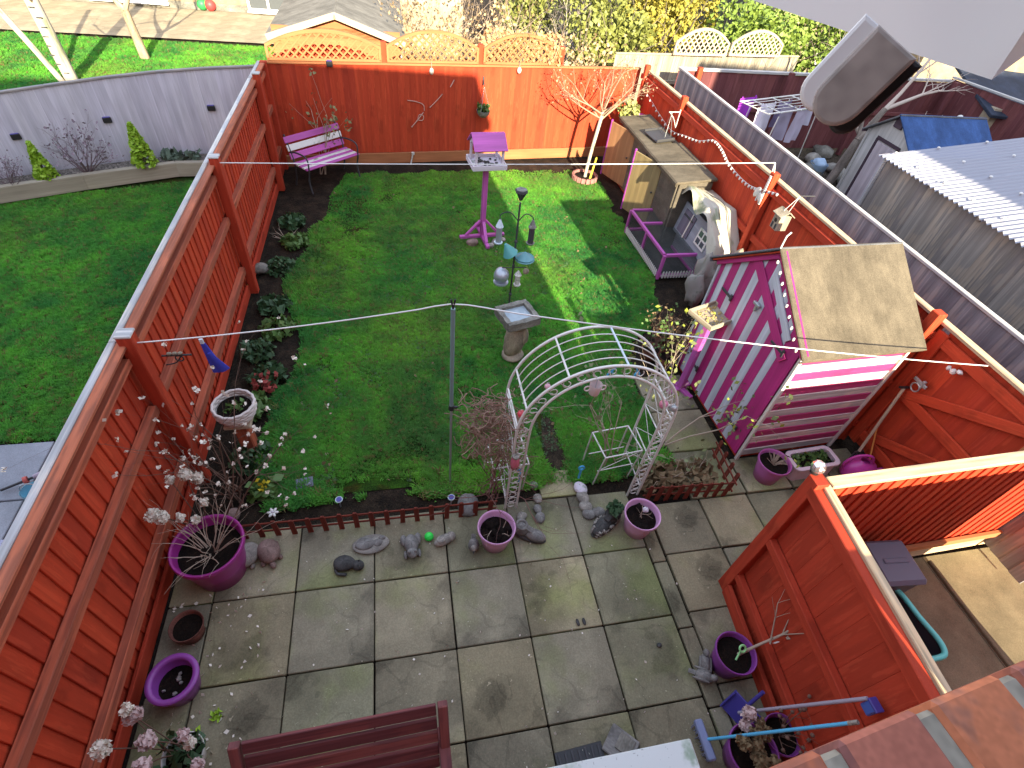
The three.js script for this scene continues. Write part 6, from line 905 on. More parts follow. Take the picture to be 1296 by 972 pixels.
{ const t = thing('corner_shrub', 'yellow green leafy shrub behind the far cupboard', 'shrub', [4.62, 0, -10.6]); part('leaves', leafCloud(160, () => { const a = V(rr(-1, 1), rr(-1, 1), rr(-1, 1)).normalize().multiplyScalar(0.22 * Math.cbrt(rnd())); return a.add(V(-0.1, 1.18, 0.2)); }, 0.07), mat([0.28, 0.3, 0.1], { side: THREE.DoubleSide }), t); part('stem', branches({ stems: [0, 1, 2].map(() => ({ p: V(0, 0, 0), d: V(rr(-0.1, 0), 1, 0.15), len: 1.1, r: 0.014 })), levels: 0, bend: 0.08 }), M.twig, t); }
{ const t = thing('pink_flower_tub', 'bright pink bowl standing behind the far cupboard', 'pot', [4.74, 0, -10.3]); part('bowl', lathe([[0.001, 1.0], [0.09, 1.0], [0.12, 1.14], [0.11, 1.14], [0.08, 1.03], [0.001, 1.03]], 16), M.magenta, t); part('stand', merge([rod(V(0, 0, 0), V(0, 1.0, 0), 0.02), moved(cyl(0.1, 0.09, 0.03, 12), [0, 0.015, 0])]), M.iron, t); }
{ // spade and fork handles leaning in the corner by the gate
  const t = thing('garden_fork', 'old garden fork with wooden shaft leaning on the red fence by the shed', 'garden tool', [4.86, 0, -2.82], 0); part('shaft', rod(V(-0.06, 0.25, 0.1), V(0.08, 1.05, -0.08), 0.016, 8), M.lathPale, t); part('grip', rod(V(0.03, 1.06, -0.09), V(0.13, 1.06, -0.08), 0.014, 8), M.black, t); part('tines', merge([-1, 0, 1].map(s => rod(V(-0.1 + s * 0.05, 0, 0.13), V(-0.06 + s * 0.05, 0.25, 0.1), 0.007, 5)).concat([rod(V(-0.12, 0.25, 0.1), V(0, 0.25, 0.1), 0.009)])), M.iron, t);
  const u = thing('bamboo_cane', 'thin orange cane leaning across the red fence by the watering can', 'cane', [4.9, 0, -2.6]); part('cane', rod(V(0.06, 0.5, -0.25), V(-0.02, 0.0, 0.1), 0.01, 6), mat([0.62, 0.24, 0.06]), u); part('tip', rod(V(0.06, 0.5, -0.25), V(0.062, 0.52, -0.264), 0.006, 6), M.stonePale, u);
}
// shell wreath and hook on the left fence
{ const p = PX(215, 450, -1.9), t = thing('metal_wall_hook', 'dark iron scroll hook with pale shells on the left fence', 'hook', p); part('arm', merge([rod(V(-0.06, 0, 0), V(0.16, 0.0, 0), 0.008), tube([V(-0.06, -0.1, 0), V(0.02, -0.08, 0), V(0.08, -0.01, 0)], 0.006, 10, 5), moved(new THREE.TorusGeometry(0.03, 0.006, 5, 12), [0.06, -0.035, 0])]), M.iron, t); for (let i = 0; i < 3; i++) part('shell', lump(0.02, 0.014, 0.018, 0.1, i, 1), M.stoneCream, t, [0.0 + i * 0.04, 0.02, 0.0]); }
{ // bent wire scroll and two little glass drops on the end fence
  const zz = u => -10.72 , W = (l) => l.map(([u, v]) => { const x = PZ(u, v, -10.7).x; return PZ(u, v, fz(x) + 0.03); });
  const t = thing('wire_scroll', 'thin pale bent wire scroll fixed on the shaded end fence', 'ornament'); const wm = mat([0.55, 0.34, 0.28]);
  part('scroll', merge([tube(W([[516, 127], [528, 129], [536, 133], [537, 140]]), 0.008, 14, 5), tube(W([[521, 161], [530, 150], [536, 142]]), 0.009, 8, 5), tube(W([[544, 136], [553, 127], [560, 119]]), 0.008, 8, 5), tube(W([[570, 110], [575, 101]]), 0.01, 6, 5), tube(W([[529, 150], [531, 145], [536, 147], [535, 152], [530, 152]]), 0.007, 20, 5, true)]), wm, t); part('pin', merge([[516, 127], [521, 161]].map(p => { const q = W([p])[0]; return rod(q, q.clone().add(V(0, 0, -0.04)), 0.005, 5); })), M.steel, t);
  for (const [u, v, lab] of [[546, 88, 'small glass drop light hanging below the middle lattice panel'], [657, 87, 'small glass drop light hanging below the third lattice panel']]) { const q = W([[u, v]])[0], o = thing('drop_light', lab, 'light', q, 0, 'glass drops on the end fence'); part('glass', lump(0.04, 0.055, 0.04, 0.03, 3, 2), mat([0.6, 0.56, 0.5], { roughness: 0.3 }), o, [0, -0.02, 0.03]); part('cord', rod(V(0, 0.03, 0.03), V(0, 0.13, 0.02), 0.006, 5), M.stonePale, o); }
  const q = W([[417, 80]])[0], o = thing('fence_light', 'black square solar lamp on the top of the end fence', 'light', q); part('housing', cb(0.1, 0.08, 0.09, 0.008), M.black, o, [0, 0, 0.02]); part('panel', cb(0.085, 0.006, 0.075), M.navy, o, [0, 0.044, 0.02]);
  const w = thing('marker_stake', 'short white stake with cap at the foot of the end fence', 'stake', P(520, 207)); part('stake', rod(V(0, 0, 0), V(0.05, 0.2, 0), 0.016, 6), M.metalWhite, w); part('cap', moved(cyl(0.03, 0.03, 0.04, 10), [0.05, 0.2, 0]), M.metalWhite, w);
}
// ---------------------------------------------------------------- beyond the fences: left garden plants
const conG = leafCloud(700, () => { const y = Math.pow(rnd(), 1.3), r = 0.16 * (1 - y) + 0.015, a = rr(0, 6.28); return V(Math.cos(a) * r * Math.sqrt(rr(0.3, 1)), 0.06 + y * 0.56, Math.sin(a) * r * Math.sqrt(rr(0.3, 1))); }, 0.05, 1.2);
for (const [u, v, s, lab] of [[62, 228, 0.95, 'small bright green dwarf conifer between the dry bushes'], [186, 212, 1.15, 'taller bright green dwarf conifer nearer the red fence']]) { const p = P(u, v, 0.2); const t = thing('dwarf_conifer', lab, 'conifer', p, u, 'dwarf conifers in the raised bed'); t.scale.setScalar(s); part('foliage', conG, M.leafL, t); part('trunk', rod(V(0, -0.05, 0), V(0, 0.4, 0), 0.015, 6), M.bark, t); }
for (const [u, v, s, lab] of [[112, 220, 1.0, 'bare purple twigged bush between the conifers'], [16, 236, 0.6, 'small bare twiggy bush at the end of the bed']]) { const p = P(u, v, 0.2); const t = thing('bare_bush', lab, 'bush', p, u, 'bare bushes in the raised bed'); t.scale.setScalar(s); const tips = []; part('stem', branches({ stems: Array.from({ length: 14 }, () => ({ p: V(0, -0.03, 0), d: V(rr(-1, 1), 1, rr(-0.8, 0.8)), len: rr(0.4, 0.62), r: 0.009 })), levels: 2, fork: 2, bend: 0.2, spread: 0.8, shrink: 0.8, tips }), mat([0.17, 0.12, 0.13]), t); part('seed_heads', leafCloud(240, () => pick(tips).clone().add(V(rr(-0.05, 0.05), rr(-0.05, 0.05), rr(-0.05, 0.05))), 0.03), M.leafP, t).userData.kind = 'stuff'; }
{ const p = P(232, 203, 0.2), t = thing('grey_sedge', 'low grey green plant in the bed beside the red fence', 'plant', p); part('leaves', leafCloud(180, () => V(rr(-0.3, 0.3), rr(0, 0.14), rr(-0.12, 0.12)), 0.06, 2.2), mat([0.1, 0.14, 0.1], { side: THREE.DoubleSide }), t); part('stem', rod(V(0, -0.03, 0), V(0, 0.08, 0), 0.006), M.twig, t); }
{ const p = P(40, 604), t = thing('folded_parasol', 'closed striped fabric parasol lying on the neighbour paving', 'parasol', [p.x + 0.15, 0.04, p.z], 0.45); part('canopy', spanned(cyl(0.02, 0.06, 0.5, 10), V(-0.1, 0.02, 0), V(0.4, 0.05, 0)), mat([0.5, 0.42, 0.5], { map: T.wood }), t); part('pole', rod(V(-0.35, 0, 0), V(0.5, 0.05, 0), 0.012), M.black, t); part('strap', moved(cyl(0.035, 0.035, 0.03, 10), [-0.16, 0.015, 0], [0, 0, 1.57]), mat([0.5, 0.12, 0.1]), t);
  const q = P(52, 632), u = thing('blue_bucket', 'small light blue bucket on the neighbour paving', 'bucket', [q.x, 0, q.z]); part('body', lathe([[0.001, 0], [0.07, 0], [0.09, 0.16], [0.082, 0.16], [0.062, 0.012], [0.001, 0.012]], 18), mat([0.2, 0.5, 0.62], { roughness: 0.4 }), u); part('handle', new THREE.TorusGeometry(0.085, 0.005, 5, 16, Math.PI), M.steel, u, [0, 0.16, 0]);
  const w = thing('covered_box', 'lavender covered low box at the near end of the neighbour paving', 'box', [-3.6, 0, -2.1]); part('cover', cb(1.2, 0.34, 1.1, 0.03), mat([0.42, 0.44, 0.62], { map: T.dirt, roughness: 0.6 }), w, [0, 0.18, 0]); part('band', cb(1.22, 0.04, 1.12, 0.01), M.navy, w, [0, 0.06, 0]); }
// ---------------------------------------------------------------- houses at the far end
function window(parent, x, y, w, h, z, cols = 2, deep = 0.09) { const f = part('window', merge([cb(w, 0.07, deep).clone().translate(0, h / 2, 0), cb(w, 0.07, deep).clone().translate(0, -h / 2, 0), ...Array.from({ length: cols + 1 }, (_, i) => cb(0.07, h, deep - 0.004).clone().translate(-w / 2 + i * w / cols, 0, 0))]), M.upvc, parent, [x, y, z]); for (let i = 0; i < cols; i++) part('pane', cb(w / cols - 0.07, h - 0.06, 0.02), M.glass, f, [-w / 2 + (i + 0.5) * w / cols, 0, 0]); part('sill', cb(w + 0.12, 0.05, 0.16), M.upvc, f, [0, -h / 2 - 0.06, 0.04]); return f; }
{
  const t = thing('rear_house', 'cream brick house with white windows beyond the far sunlit lawn', 'house', [-6, 0, -21.9]);
  const w = mat([0.56, 0.42, 0.27], { map: T.conc, roughness: 0.95 });
  part('wall', box(18, 5.2, 0.3), w, t, [-2, 2.6, -0.2]); part('plinth', box(18.02, 0.2, 0.34), M.stone, t, [-2, 0.1, -0.2]); window(t, -1.9, 0.92, 2.1, 1.5, 0.0, 3); window(t, 2.2, 0.92, 1.2, 1.6, 0.0, 2); window(t, -6, 1.4, 1.8, 1.2, 0, 2);
  const r = extr([[0.3, 5.0], [-4, 7.2], [-8, 5.0], [-8, 5.15], [-4, 7.35], [0.3, 5.15]], 18.6); r.rotateY(-Math.PI / 2); r.translate(7.2, 0, 0); part('roof', uvMetric(r), M.feltGrey, t); for (const x of [-10.9, 6.9]) part('side_wall', box(0.3, 5.2, 7.4), w, t, [x, 2.6, -4]);
  const b1 = thing('football', 'green football on the far patio by the house wall', 'ball', P(258, 13)); part('ball', lump(0.16, 0.16, 0.16, 0.03, 1), mat([0.03, 0.3, 0.08], { roughness: 0.5 }), b1, [0, 0.16, 0]); part('seam', new THREE.TorusGeometry(0.16, 0.008, 5, 24), M.leafD, b1, [0, 0.16, 0], [0.6, 0.3, 0]);
  const b2 = thing('football', 'red football on the far patio beside the green one', 'ball', P(268, 14)); part('ball', lump(0.16, 0.16, 0.16, 0.03, 2), mat([0.6, 0.05, 0.05], { roughness: 0.5 }), b2, [0, 0.16, 0]); part('seam', new THREE.TorusGeometry(0.16, 0.008, 5, 24), M.terra, b2, [0, 0.16, 0], [0.9, 0.3, 0]);
}
struct('far_patio', flat([[-24, -18.2], [-9, -18.4], [-2.0, -18.5], [1.5, -18.6], [1.5, -22], [-24, -22]], -0.005), mat([0.55, 0.47, 0.34], { map: T.conc, bumpMap: T.slabB, bumpScale: 0.004 }));
{ // shed with shallow gable just behind the end fence
  const t = thing('garden_shed', 'orange brown timber shed with grey felt roof behind the lattice', 'shed', [-1.0, 0, -12.6]); const m = M.lath;
  for (let i = 0; i < 11; i++) part('gable_board', extr([[-1.22, 0.16 * i], [1.22, 0.16 * i], [1.22, 0.16 * i + 0.157], [-1.22, 0.16 * i + 0.157]], 0.02), m, t, [0, 0, -0.02]);
  part('gable', extr([[-1.24, 1.6], [1.24, 1.6], [0, 2.0]], 0.03), m, t, [0, 0, -0.03]); const an = Math.atan2(0.42, 1.3);
  for (const s of [-1, 1]) { part('roof', cb(1.42, 0.04, 5.4, 0.008), mat([0.33, 0.31, 0.27], { map: T.felt, roughness: 0.95 }), t, [s * 0.655, 1.815, -2.55], [0, 0, -s * an]); part('barge_board', cb(1.4, 0.11, 0.025), M.lathPale, t, [s * 0.65, 1.79, 0.16], [0, 0, -s * an]); part('side_wall', cb(0.03, 1.6, 5), m, t, [s * 1.2, 0.8, -2.52]); } part('back_wall', cb(2.4, 1.7, 0.03), m, t, [0, 0.85, -5.0]);
}
{ // garage beside it
  const t = thing('flat_outbuilding', 'pale grey flat roofed outbuilding behind the garden shed', 'outbuilding', [0.6, 0, -19.5]); part('wall', cb(3.0, 1.9, 3.4, 0.01), M.render, t, [0, 0.95, 0]); part('roof', cb(3.2, 0.1, 3.6, 0.01), mat([0.36, 0.34, 0.31], { map: T.felt }), t, [0, 1.95, 0]); part('door', cb(0.9, 1.7, 0.05), M.metalWhite, t, [-0.7, 0.85, 1.72]);
}
// birch, cut stem, bare bushes
{ const p = P(92, 103), t = thing('birch_tree', 'white barked birch with bare branches behind the grey fence', 'tree', [p.x, 0, p.z]); part('trunk', tube([V(0, 0, 0), V(-0.05, 0.9, 0), V(-0.15, 1.9, -0.1), V(-0.1, 3.2, -0.2), V(-0.05, 4.6, -0.2)], 0.13, 24, 10), M.birch, t); part('second_trunk', tube([V(-0.15, 0, 0.1), V(-0.5, 0.7, 0.0), V(-0.95, 1.6, -0.1), V(-1.3, 2.6, -0.2)], 0.06, 16, 8), M.birch, t); const st = []; for (let i = 0; i < 13; i++) { const y = rr(1.2, 4.4), a = rr(0, 6.28); st.push({ p: V(-0.1, y, -0.15), d: V(Math.cos(a), 0.7, Math.sin(a)), len: rr(0.6, 1.2), r: 0.025 }); } part('crown', branches({ stems: st, levels: 2, fork: 2, bend: 0.2, shrink: 0.8 }), mat([0.45, 0.33, 0.22]), t);
  const m = []; for (let i = 0; i < 16; i++) m.push(moved(box(0.1, 0.02, 0.02), [-0.04 - i * 0.004 + rr(-0.06, 0.06), 0.2 + i * 0.17, 0.125 - (i > 6 ? (i - 6) * 0.012 : 0)])); part('bark_marks', merge(m), M.iron, t).userData.kind = 'stuff'; }
{ const p = P(184, 74), t = thing('pollarded_tree', 'short pale cut tree stem on the sunlit far lawn', 'tree', [p.x, 0, p.z]); part('trunk', merge([rod(V(0, 0, 0), V(-0.08, 1.0, 0), 0.11, 9, 0.09), rod(V(-0.08, 1.0, 0), V(-0.4, 1.4, -0.1), 0.07, 7, 0.05), rod(V(-0.08, 1.0, 0), V(0.2, 1.5, -0.1), 0.06, 7, 0.05)]), mat([0.6, 0.46, 0.32], { map: T.rock }), t); part('crown', branches({ stems: [[-0.4, 1.4], [0.2, 1.5], [0.0, 1.1]].map(([x, y]) => ({ p: V(x, y, -0.1), d: V(x, 1, 0), len: 1.1, r: 0.04 })), levels: 2, fork: 2, bend: 0.2 }), mat([0.5, 0.34, 0.22]), t); }
function bareBush(x, z, w, h, m, lab, n = 26, leaf) { const t = thing('bare_bush', lab, 'bush', [x, 0, z], 0); const tips = []; part('stem', branches({ stems: Array.from({ length: n }, () => ({ p: V(rr(-w, w) * 0.5, 0, rr(-0.3, 0.3)), d: V(rr(-0.6, 0.6), 1, rr(-0.5, 0.5)), len: h * rr(0.6, 0.85), r: 0.018 })), levels: 2, fork: 2, bend: 0.3, spread: 1, shrink: 0.72, tips }), m, t); if (leaf) part('leaves', leafCloud(leaf[0], () => pick(tips).clone().add(V(rr(-0.15, 0.15), rr(-0.2, 0.1), rr(-0.15, 0.15))), leaf[2] || 0.05), leaf[1], t); return t; }
const tanTwig = mat([0.44, 0.31, 0.2]), tanLeaf = mat([0.46, 0.33, 0.18], { side: THREE.DoubleSide });
bareBush(1.6, -13.2, 1.9, 1.9, tanTwig, 'broad tan twiggy bush behind the middle lattice panel', 26, [1500, tanLeaf]); bareBush(3.2, -12.6, 1.5, 1.8, tanTwig, 'tan twiggy climber behind the third lattice panel', 20, [1100, tanLeaf]); bareBush(1.3, -15.6, 2.2, 2.4, mat([0.36, 0.28, 0.22]), 'tall brown bare bush further back behind the tan bushes', 22, [700, M.leafB]); bareBush(4.1, -14.6, 1.4, 2.2, mat([0.5, 0.44, 0.4]), 'grey bare bush beside the green hedge', 18);
{ const t = thing('ivy_climber', 'dry orange climber leaves woven through the third lattice panel', 'climber', [2.4, 0, fz(2.4) - 0.08]); part('leaves', leafCloud(700, () => V(rr(-0.75, 0.78), rr(1.75, 2.25), rr(-0.08, 0.06)), 0.05), mat([0.5, 0.28, 0.14], { side: THREE.DoubleSide }), t); part('stem', branches({ stems: Array.from({ length: 8 }, (_, i) => ({ p: V(-0.6 + i * 0.17, 1.6, -0.03), d: V(rr(-0.6, 0.6), 1, 0), len: 0.6, r: 0.01 })), levels: 1, fork: 2 }), tanTwig, t); }
// green hedge trees
function hedge(x, z, rx, h, rz, m, n, size, lab, grp = 'green bushes behind the right corner') { const t = thing('hedge_bush', lab, 'bush', [x, 0, z], 0, grp); const ls = []; for (let i = 0; i < 12; i++) ls.push([rr(-0.6, 0.6) * rx, h * rr(0.4, 0.82), rr(-0.6, 0.6) * rz, rr(0.32, 0.55)]); part('foliage', leafCloud(n, () => { const l = pick(ls), a = V(rr(-1, 1), rr(-1, 1), rr(-1, 1)).normalize().multiplyScalar(l[3] * Math.pow(rnd(), 0.25)); return V(l[0] + a.x * rx, Math.max(0.1, l[1] + a.y * h * 0.6), l[2] + a.z * rz); }, size), m, t); part('stem', branches({ stems: Array.from({ length: 6 }, () => ({ p: V(rr(-0.3, 0.3) * rx, 0, 0), d: V(rr(-0.5, 0.5), 1, rr(-0.4, 0.4)), len: h * 0.6, r: 0.04 })), levels: 1, fork: 2 }), M.bark, t); }
const gA = mat([0.20, 0.22, 0.05], { side: THREE.DoubleSide, roughness: 0.6 }), gB = mat([0.34, 0.30, 0.05], { side: THREE.DoubleSide, roughness: 0.6 }), gC = mat([0.17, 0.25, 0.04], { side: THREE.DoubleSide, roughness: 0.6 });
hedge(5.3, -14.2, 1.3, 2.6, 1.0, gA, 5200, 0.075, 'olive green leafy bush behind the bare tree'); hedge(7.0, -15.2, 1.5, 3.2, 1.1, gB, 5600, 0.075, 'golden yellow leafy bush above the pale lattice'); hedge(9.6, -14.6, 1.9, 2.5, 1.2, gC, 5200, 0.075, 'bright green rounded hedge behind the pale board fence'); hedge(11.8, -15.2, 1.6, 2.6, 1.2, gC, 4200, 0.08, 'green hedge partly hidden by the window handle'); hedge(3.6, -16.5, 1.1, 2.6, 1.0, gA, 3000, 0.07, 'dull green bush set back beside the grey bare bush');
// ---------------------------------------------------------------- right-hand neighbours
{ // laundry airer
  const c = P(1010, 190, 0.5), t = thing('laundry_airer', 'rotary style airer hung with grey and purple washing in the next garden', 'clothes airer', [7.75, 0, -10.2], 0.35); t.scale.y = 1.42; const L = (a, b, r = 0.012) => part('bar', rod(a, b, r, 6), M.metalWhite, t);
  for (const z of [-0.35, 0.35]) { L(V(-0.75, 0, z), V(-0.6, 1.0, z)); L(V(0.75, 0, z), V(0.6, 1.0, z)); L(V(-0.95, 1.05, z), V(0.95, 1.05, z)); } for (const x of [-0.95, -0.6, 0, 0.6, 0.95]) L(V(x, 1.05, -0.38), V(x, 1.05, 0.38), 0.008); for (const z of [-0.2, -0.07, 0.07, 0.2]) L(V(-0.95, 1.06, z), V(0.95, 1.06, z), 0.005);
  const cloth = (x, z, w, h, m, lab, turn) => { const g = new THREE.PlaneGeometry(w, h, 16, 14), p = g.attributes.position; for (let i = 0; i < p.count; i++) { const u = p.getX(i), v = p.getY(i); const d = (h / 2 - v) / h; p.setXYZ(i, u * (1 - 0.1 * d), v - h / 2, 0.05 * Math.sin(u * 16 + x * 9) * d + 0.02 * noise3(u * 6, v * 6, x)); } g.computeVertexNormals(); const o = solo('hung_garment', lab, 'laundry', merge([clean(g), moved(cb(0.02, 0.06, 0.02), [-w * 0.4, 0, 0]), moved(cb(0.02, 0.06, 0.02), [w * 0.4, 0, 0])]), m, [7.75 + x, 1.5, -10.2 + z], turn, 'washing on the airer'); };
  const ds = { side: THREE.DoubleSide, roughness: 0.9 }; cloth(-0.75, 0.35, 0.5, 0.55, mat([0.72, 0.66, 0.8], ds), 'white sheet hanging on the end of the airer', 0.7); cloth(-0.45, 0.1, 0.5, 0.6, mat([0.75, 0.72, 0.8], ds), 'white towel over the middle of the airer', 0.4); cloth(-0.7, -0.25, 0.5, 0.4, mat([0.36, 0.05, 0.5], ds), 'purple cloth hanging at the back of the airer', 0.35); cloth(-0.1, 0.25, 0.42, 0.62, mat([0.3, 0.27, 0.36], ds), 'dark grey shirt on the airer', 0.3); cloth(0.3, 0.2, 0.4, 0.66, mat([0.42, 0.38, 0.48], ds), 'pale grey trousers on the airer', 0.3); cloth(0.55, 0.0, 0.34, 0.4, mat([0.46, 0.44, 0.54], ds), 'pale lilac top on the airer', 0.3); cloth(0.05, -0.1, 0.4, 0.5, mat([0.24, 0.2, 0.32], ds), 'dark striped shirt on the airer', 0.3);
  const b = P(1033, 172), u = thing('blue_tub', 'pale blue tub on the gravel under the airer', 'tub', [9.3, 0, -10.3]); part('tub', lathe([[0.001, 0], [0.16, 0], [0.2, 0.28], [0.19, 0.28], [0.15, 0.02], [0.001, 0.02]], 20), mat([0.3, 0.42, 0.56], { roughness: 0.5 }), u); part('load', lump(0.17, 0.12, 0.17, 0.3, 5), mat([0.36, 0.48, 0.62]), u, [0, 0.26, 0]);
}
{ const b = P(1064, 222), t = thing('bare_tree', 'pale forked bare tree on the gravel beside the maroon fence', 'tree', [b.x - 0.6, 0, b.z + 0.4]); part('trunk', merge([rod(V(0, 0, 0), V(0.25, 0.9, -0.1), 0.1, 9, 0.08), rod(V(0.25, 0.9, -0.1), V(0.6, 1.5, -0.2), 0.075, 8, 0.055), rod(V(0.25, 0.9, -0.1), V(0.2, 1.5, -0.3), 0.05, 7, 0.03)]), mat([0.4, 0.33, 0.28], { map: T.rock }), t); part('crown', branches({ stems: [[0.6, 1.5, 0.7, 1, -0.2], [0.6, 1.5, 1.2, 0.7, -0.1], [0.2, 1.5, -0.2, 1, -0.3], [0.3, 1.0, -0.8, 0.6, 0], [0.4, 1.2, 0.9, 0.3, 0.4]].map(([x, y, a, c, d]) => ({ p: V(x, y, -0.2), d: V(a, c, d), len: 1.2, r: 0.045 })), levels: 2, fork: 2, bend: 0.2, shrink: 0.85 }), mat([0.5, 0.42, 0.36]), t); }
[[1050, 205], [1062, 195], [1078, 218], [1048, 222], [1085, 225], [1095, 235]].forEach(([u, v], i) => { const p = P(u, v); solo('rockery_stone', 'rough pale stone in the gravel rockery under the bare tree', 'stone', lump(rr(0.18, 0.3), rr(0.1, 0.18), rr(0.16, 0.26), 0.25, i), i % 2 ? M.stone : M.stonePale, [p.x - 0.5, 0.06, p.z], i, 'rockery stones'); });
{ // white playhouse with blue roof
  const t = thing('playhouse', 'white wooden playhouse with dark trim and blue roof', 'playhouse', [9.0, 0, -8.0], 0.0); const wm = mat([0.62, 0.6, 0.58], wb), tr = mat([0.09, 0.06, 0.08], wb);
  const W = 1.15, D = 1.7, E = 1.45, R = 1.85; // gable end faces the lane (x = 0), ridge runs along x
  const g = extr([[0, 0], [W, 0], [W, E], [W / 2, R], [0, E]], 0.03); g.rotateY(Math.PI / 2); part('gable_wall', uvMetric(g), wm, t); const g2 = g.clone(); part('gable_wall', uvMetric(g2), wm, t, [D, 0, 0]); part('side_wall', cb(D, E, 0.03), wm, t, [D / 2, E / 2, 0]); part('side_wall', cb(D, E, 0.03), wm, t, [D / 2, E / 2, -W]);
  const dr = part('door_trim', merge([cb(0.02, 0.06, 0.62).clone().translate(0, 1.38, -W / 2), cb(0.02, 1.3, 0.06).clone().translate(0, 0.72, -W / 2 + 0.29), cb(0.02, 1.3, 0.06).clone().translate(0, 0.72, -W / 2 - 0.29)]), tr, t, [-0.012, 0, 0]); part('door', cb(0.02, 1.3, 0.5), mat([0.6, 0.52, 0.56], wb), t, [-0.012, 0.68, -W / 2]); part('corner_trim', cb(0.05, E, 0.05), tr, t, [0, E / 2, 0.01]); part('corner_trim', cb(0.05, E, 0.05), wm, t, [0, E / 2, -W - 0.01]); part('gable_plate', cb(0.03, 0.16, 0.2), tr, t, [-0.02, R - 0.12, -W / 2]);
  const an = Math.atan2(R - E, W / 2), sl = Math.hypot(R - E, W / 2) + 0.14; for (const s of [1, -1]) { const r = part('roof', cb(D + 0.2, 0.03, sl, 0.006), s > 0 ? mat([0.07, 0.16, 0.42], { map: T.felt, roughness: 0.8 }) : M.feltGrey, t, [D / 2, (R + E) / 2 - 0.01, -W / 2 + s * W * 0.28], [s * an, 0, 0]); part('edge', cb(D + 0.21, 0.05, 0.02), tr, r, [0, -0.02, s * sl / 2]); }
}
{ // boarded lean-to with clear corrugated roof
  const t = thing('lean_to_shed', 'long grey boarded shed with clear corrugated plastic roof', 'shed', [6.72, 0, -6.25]); 
  boards(t, [0, 0], [0.12, 4.4], 0, 2.0, 0.16, M.greyWarm, { tilt: 0.03, wide: 1.06 }); part('corner_board', cb(0.16, 2.02, 0.03), mat([0.56, 0.56, 0.6], wb), t, [0.02, 1.01, -0.03]); part('end_wall', cb(2.2, 1.95, 0.04), M.greyWarm[0], t, [1.15, 0.98, -0.02]); part('plate', cb(0.06, 0.08, 4.4), M.greyWarm[2], t, [0.1, 1.98, 2.2], [0, 0.027, 0]);
  for (let k = 0; k < 5; k++) { const n = 48, g = new THREE.PlaneGeometry(0.96, 2.5, n, 1), p = g.attributes.position; for (let i = 0; i < p.count; i++) p.setZ(i, 0.018 * Math.sin(p.getX(i) / 0.96 * Math.PI * 2 * 12)); g.computeVertexNormals(); g.rotateX(-Math.PI / 2); g.rotateY(Math.PI / 2); g.rotateZ(0.13); part('roof_sheet', clean(g), new THREE.MeshPhysicalMaterial({ color: col(0.42, 0.42, 0.48), roughness: 0.4, transmission: 0.35, thickness: 0, side: THREE.DoubleSide }), t, [1.15, 2.19 + (k % 2) * 0.004, 0.36 + k * 0.91]); }
  const sc = []; for (let k = 0; k < 10; k++) for (const x of [0.1, 0.75, 1.5]) sc.push(moved(lump(0.022, 0.014, 0.022, 0.1, k, 1), [x, 2.075 + x * 0.131, -0.05 + k * 0.46])); part('fixing', merge(sc), M.metalWhite, t).userData.kind = 'stuff'; for (let k = 0; k < 4; k++) part('roof_beam', cb(2.3, 0.07, 0.045), M.greyWarm[1], t, [1.15, 2.13, 0.4 + k * 1.2], [0, 0, 0.13]); part('back_wall', cb(0.04, 2.25, 4.4), M.greyWarm[0], t, [2.3, 1.12, 2.2]);
}
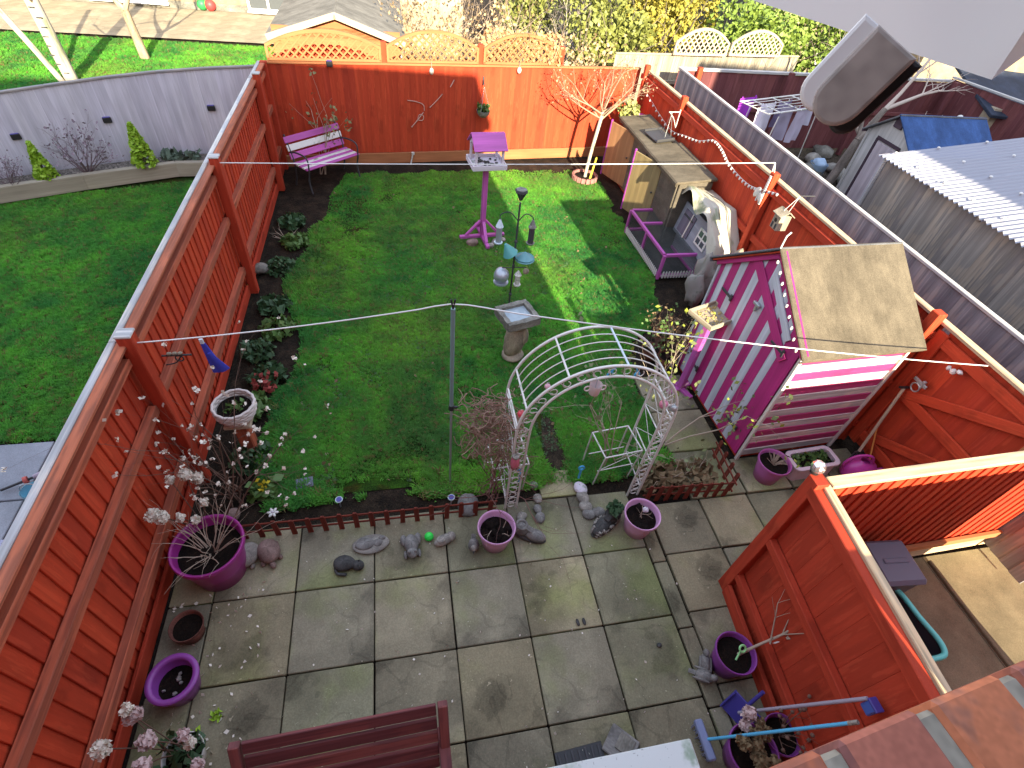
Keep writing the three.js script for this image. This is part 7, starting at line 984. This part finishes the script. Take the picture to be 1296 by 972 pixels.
{ // red play store with small gable, dark flat-roofed shed, corrugated carport, neighbours' house
  const p = V(9.6, 0, -6.6), t = thing('red_store', 'small red brown timber store with a pitched front beside the blue roof', 'shed', p); part('body', cb(1.3, 1.2, 0.9), M.terra, t, [0.65, 0.6, -0.45]); part('gable', extr([[0, 1.2], [1.3, 1.2], [0.9, 1.55]], 0.9), M.terra, t, [0, 0, -0.9]); for (const [a, b] of [[V(-0.05, 1.2, 0.02), V(0.9, 1.58, 0.02)], [V(0.9, 1.58, 0.02), V(1.36, 1.2, 0.02)]]) lay(part('roof', cb(0.94, +a.distanceTo(b).toFixed(2), 0.03), mat([0.3, 0.15, 0.12], wb), t), a.clone().add(V(0, 0, -0.45)), b.clone().add(V(0, 0, -0.45)), V(-0.37, 0.93, 0));
  const u = thing('dark_roof_shed', 'low shed with dark blue felt roof beyond the maroon fence', 'shed', [14.2, 0, -11.2], -0.25); part('wall', cb(4.6, 1.5, 1.8), M.render, u, [1.6, 0.75, 0]); part('roof', cb(4.9, 0.07, 2.2, 0.01), mat([0.06, 0.075, 0.115], { map: T.felt }), u, [1.6, 1.62, 0], [0.22, 0, 0]); part('door', cb(0.8, 1.3, 0.04), M.pale[0], u, [0.3, 0.68, 0.92]);
  const c = thing('carport', 'lavender corrugated sheet roof on posts beyond the blue roofed playhouse', 'carport', [13.2, 0, -7.4], -0.2); const g = new THREE.PlaneGeometry(5.2, 2.6, 110, 1), q = g.attributes.position; for (let i = 0; i < q.count; i++) q.setZ(i, 0.025 * Math.sin(q.getX(i) * 30)); g.computeVertexNormals(); g.rotateX(-Math.PI / 2 + 0.12); part('roof_sheet', clean(g), mat([0.36, 0.38, 0.56], { roughness: 0.5, side: THREE.DoubleSide }), c, [1.6, 1.75, 0]); for (const x of [-0.9, 4.1]) for (const z of [-1.2, 1.2]) part('post', cb(0.09, 1.8, 0.09), M.greyWarm[0], c, [x, 0.88, z]); part('edge_beam', cb(5.2, 0.1, 0.05), M.metalWhite, c, [1.6, 1.58, 1.28]);
  const h = thing('right_house', 'sandy brick house with flat porch beyond the right gardens', 'house', [18.5, 0, -18.5], -0.35); const hw = mat([0.62, 0.5, 0.34], { map: T.conc }); part('wall', box(12, 5.5, 5), hw, h, [0, 2.75, 0]); window(h, -3.4, 1.3, 1.6, 1.3, 2.54); window(h, 0, 1.25, 1.9, 2.0, 2.54, 3); window(h, 3.4, 1.3, 1.6, 1.3, 2.54); const r = extr([[-2.8, 5.4], [0, 7.3], [2.8, 5.4]], 12.4); r.rotateY(Math.PI / 2); r.translate(-6.2, 0, 0); part('roof', uvMetric(r), mat([0.3, 0.14, 0.09], { map: T.felt }), h); part('porch', cb(2.6, 2.3, 1.6), hw, h, [-0.4, 1.15, 3.2]); part('porch_roof', cb(2.9, 0.12, 1.9), M.feltGrey, h, [-0.4, 2.35, 3.2]);
  const f = thing('weathered_fence', 'weathered grey fence beyond the dark roofed shed', 'fence'); boards(f, [15.4, -9.3], [19.5, -6.4], 0.05, 1.7, 0.16, M.grey, { tilt: 0.06 }); rail(f, 'capping', [15.4, -9.3], [19.5, -6.4], 1.73, 0.06, 0.035, M.capGrey); rail(f, 'rail', [15.4, -9.3], [19.5, -6.4], 0.9, 0.05, 0.08, M.grey[2], 0.05);
}
{ const t = thing('clothes_post', 'white metal line post behind the maroon fence', 'post', [12.6, 0, -10.6]); part('post', rod(V(0, 0, 0), V(0, 1.2, 0), 0.03, 8), M.metalWhite, t); part('lamp_ball', lump(0.07, 0.07, 0.07, 0.02, 3, 2), M.metalWhite, t, [0, 1.24, 0]); }
renderer.render(scene, camera);
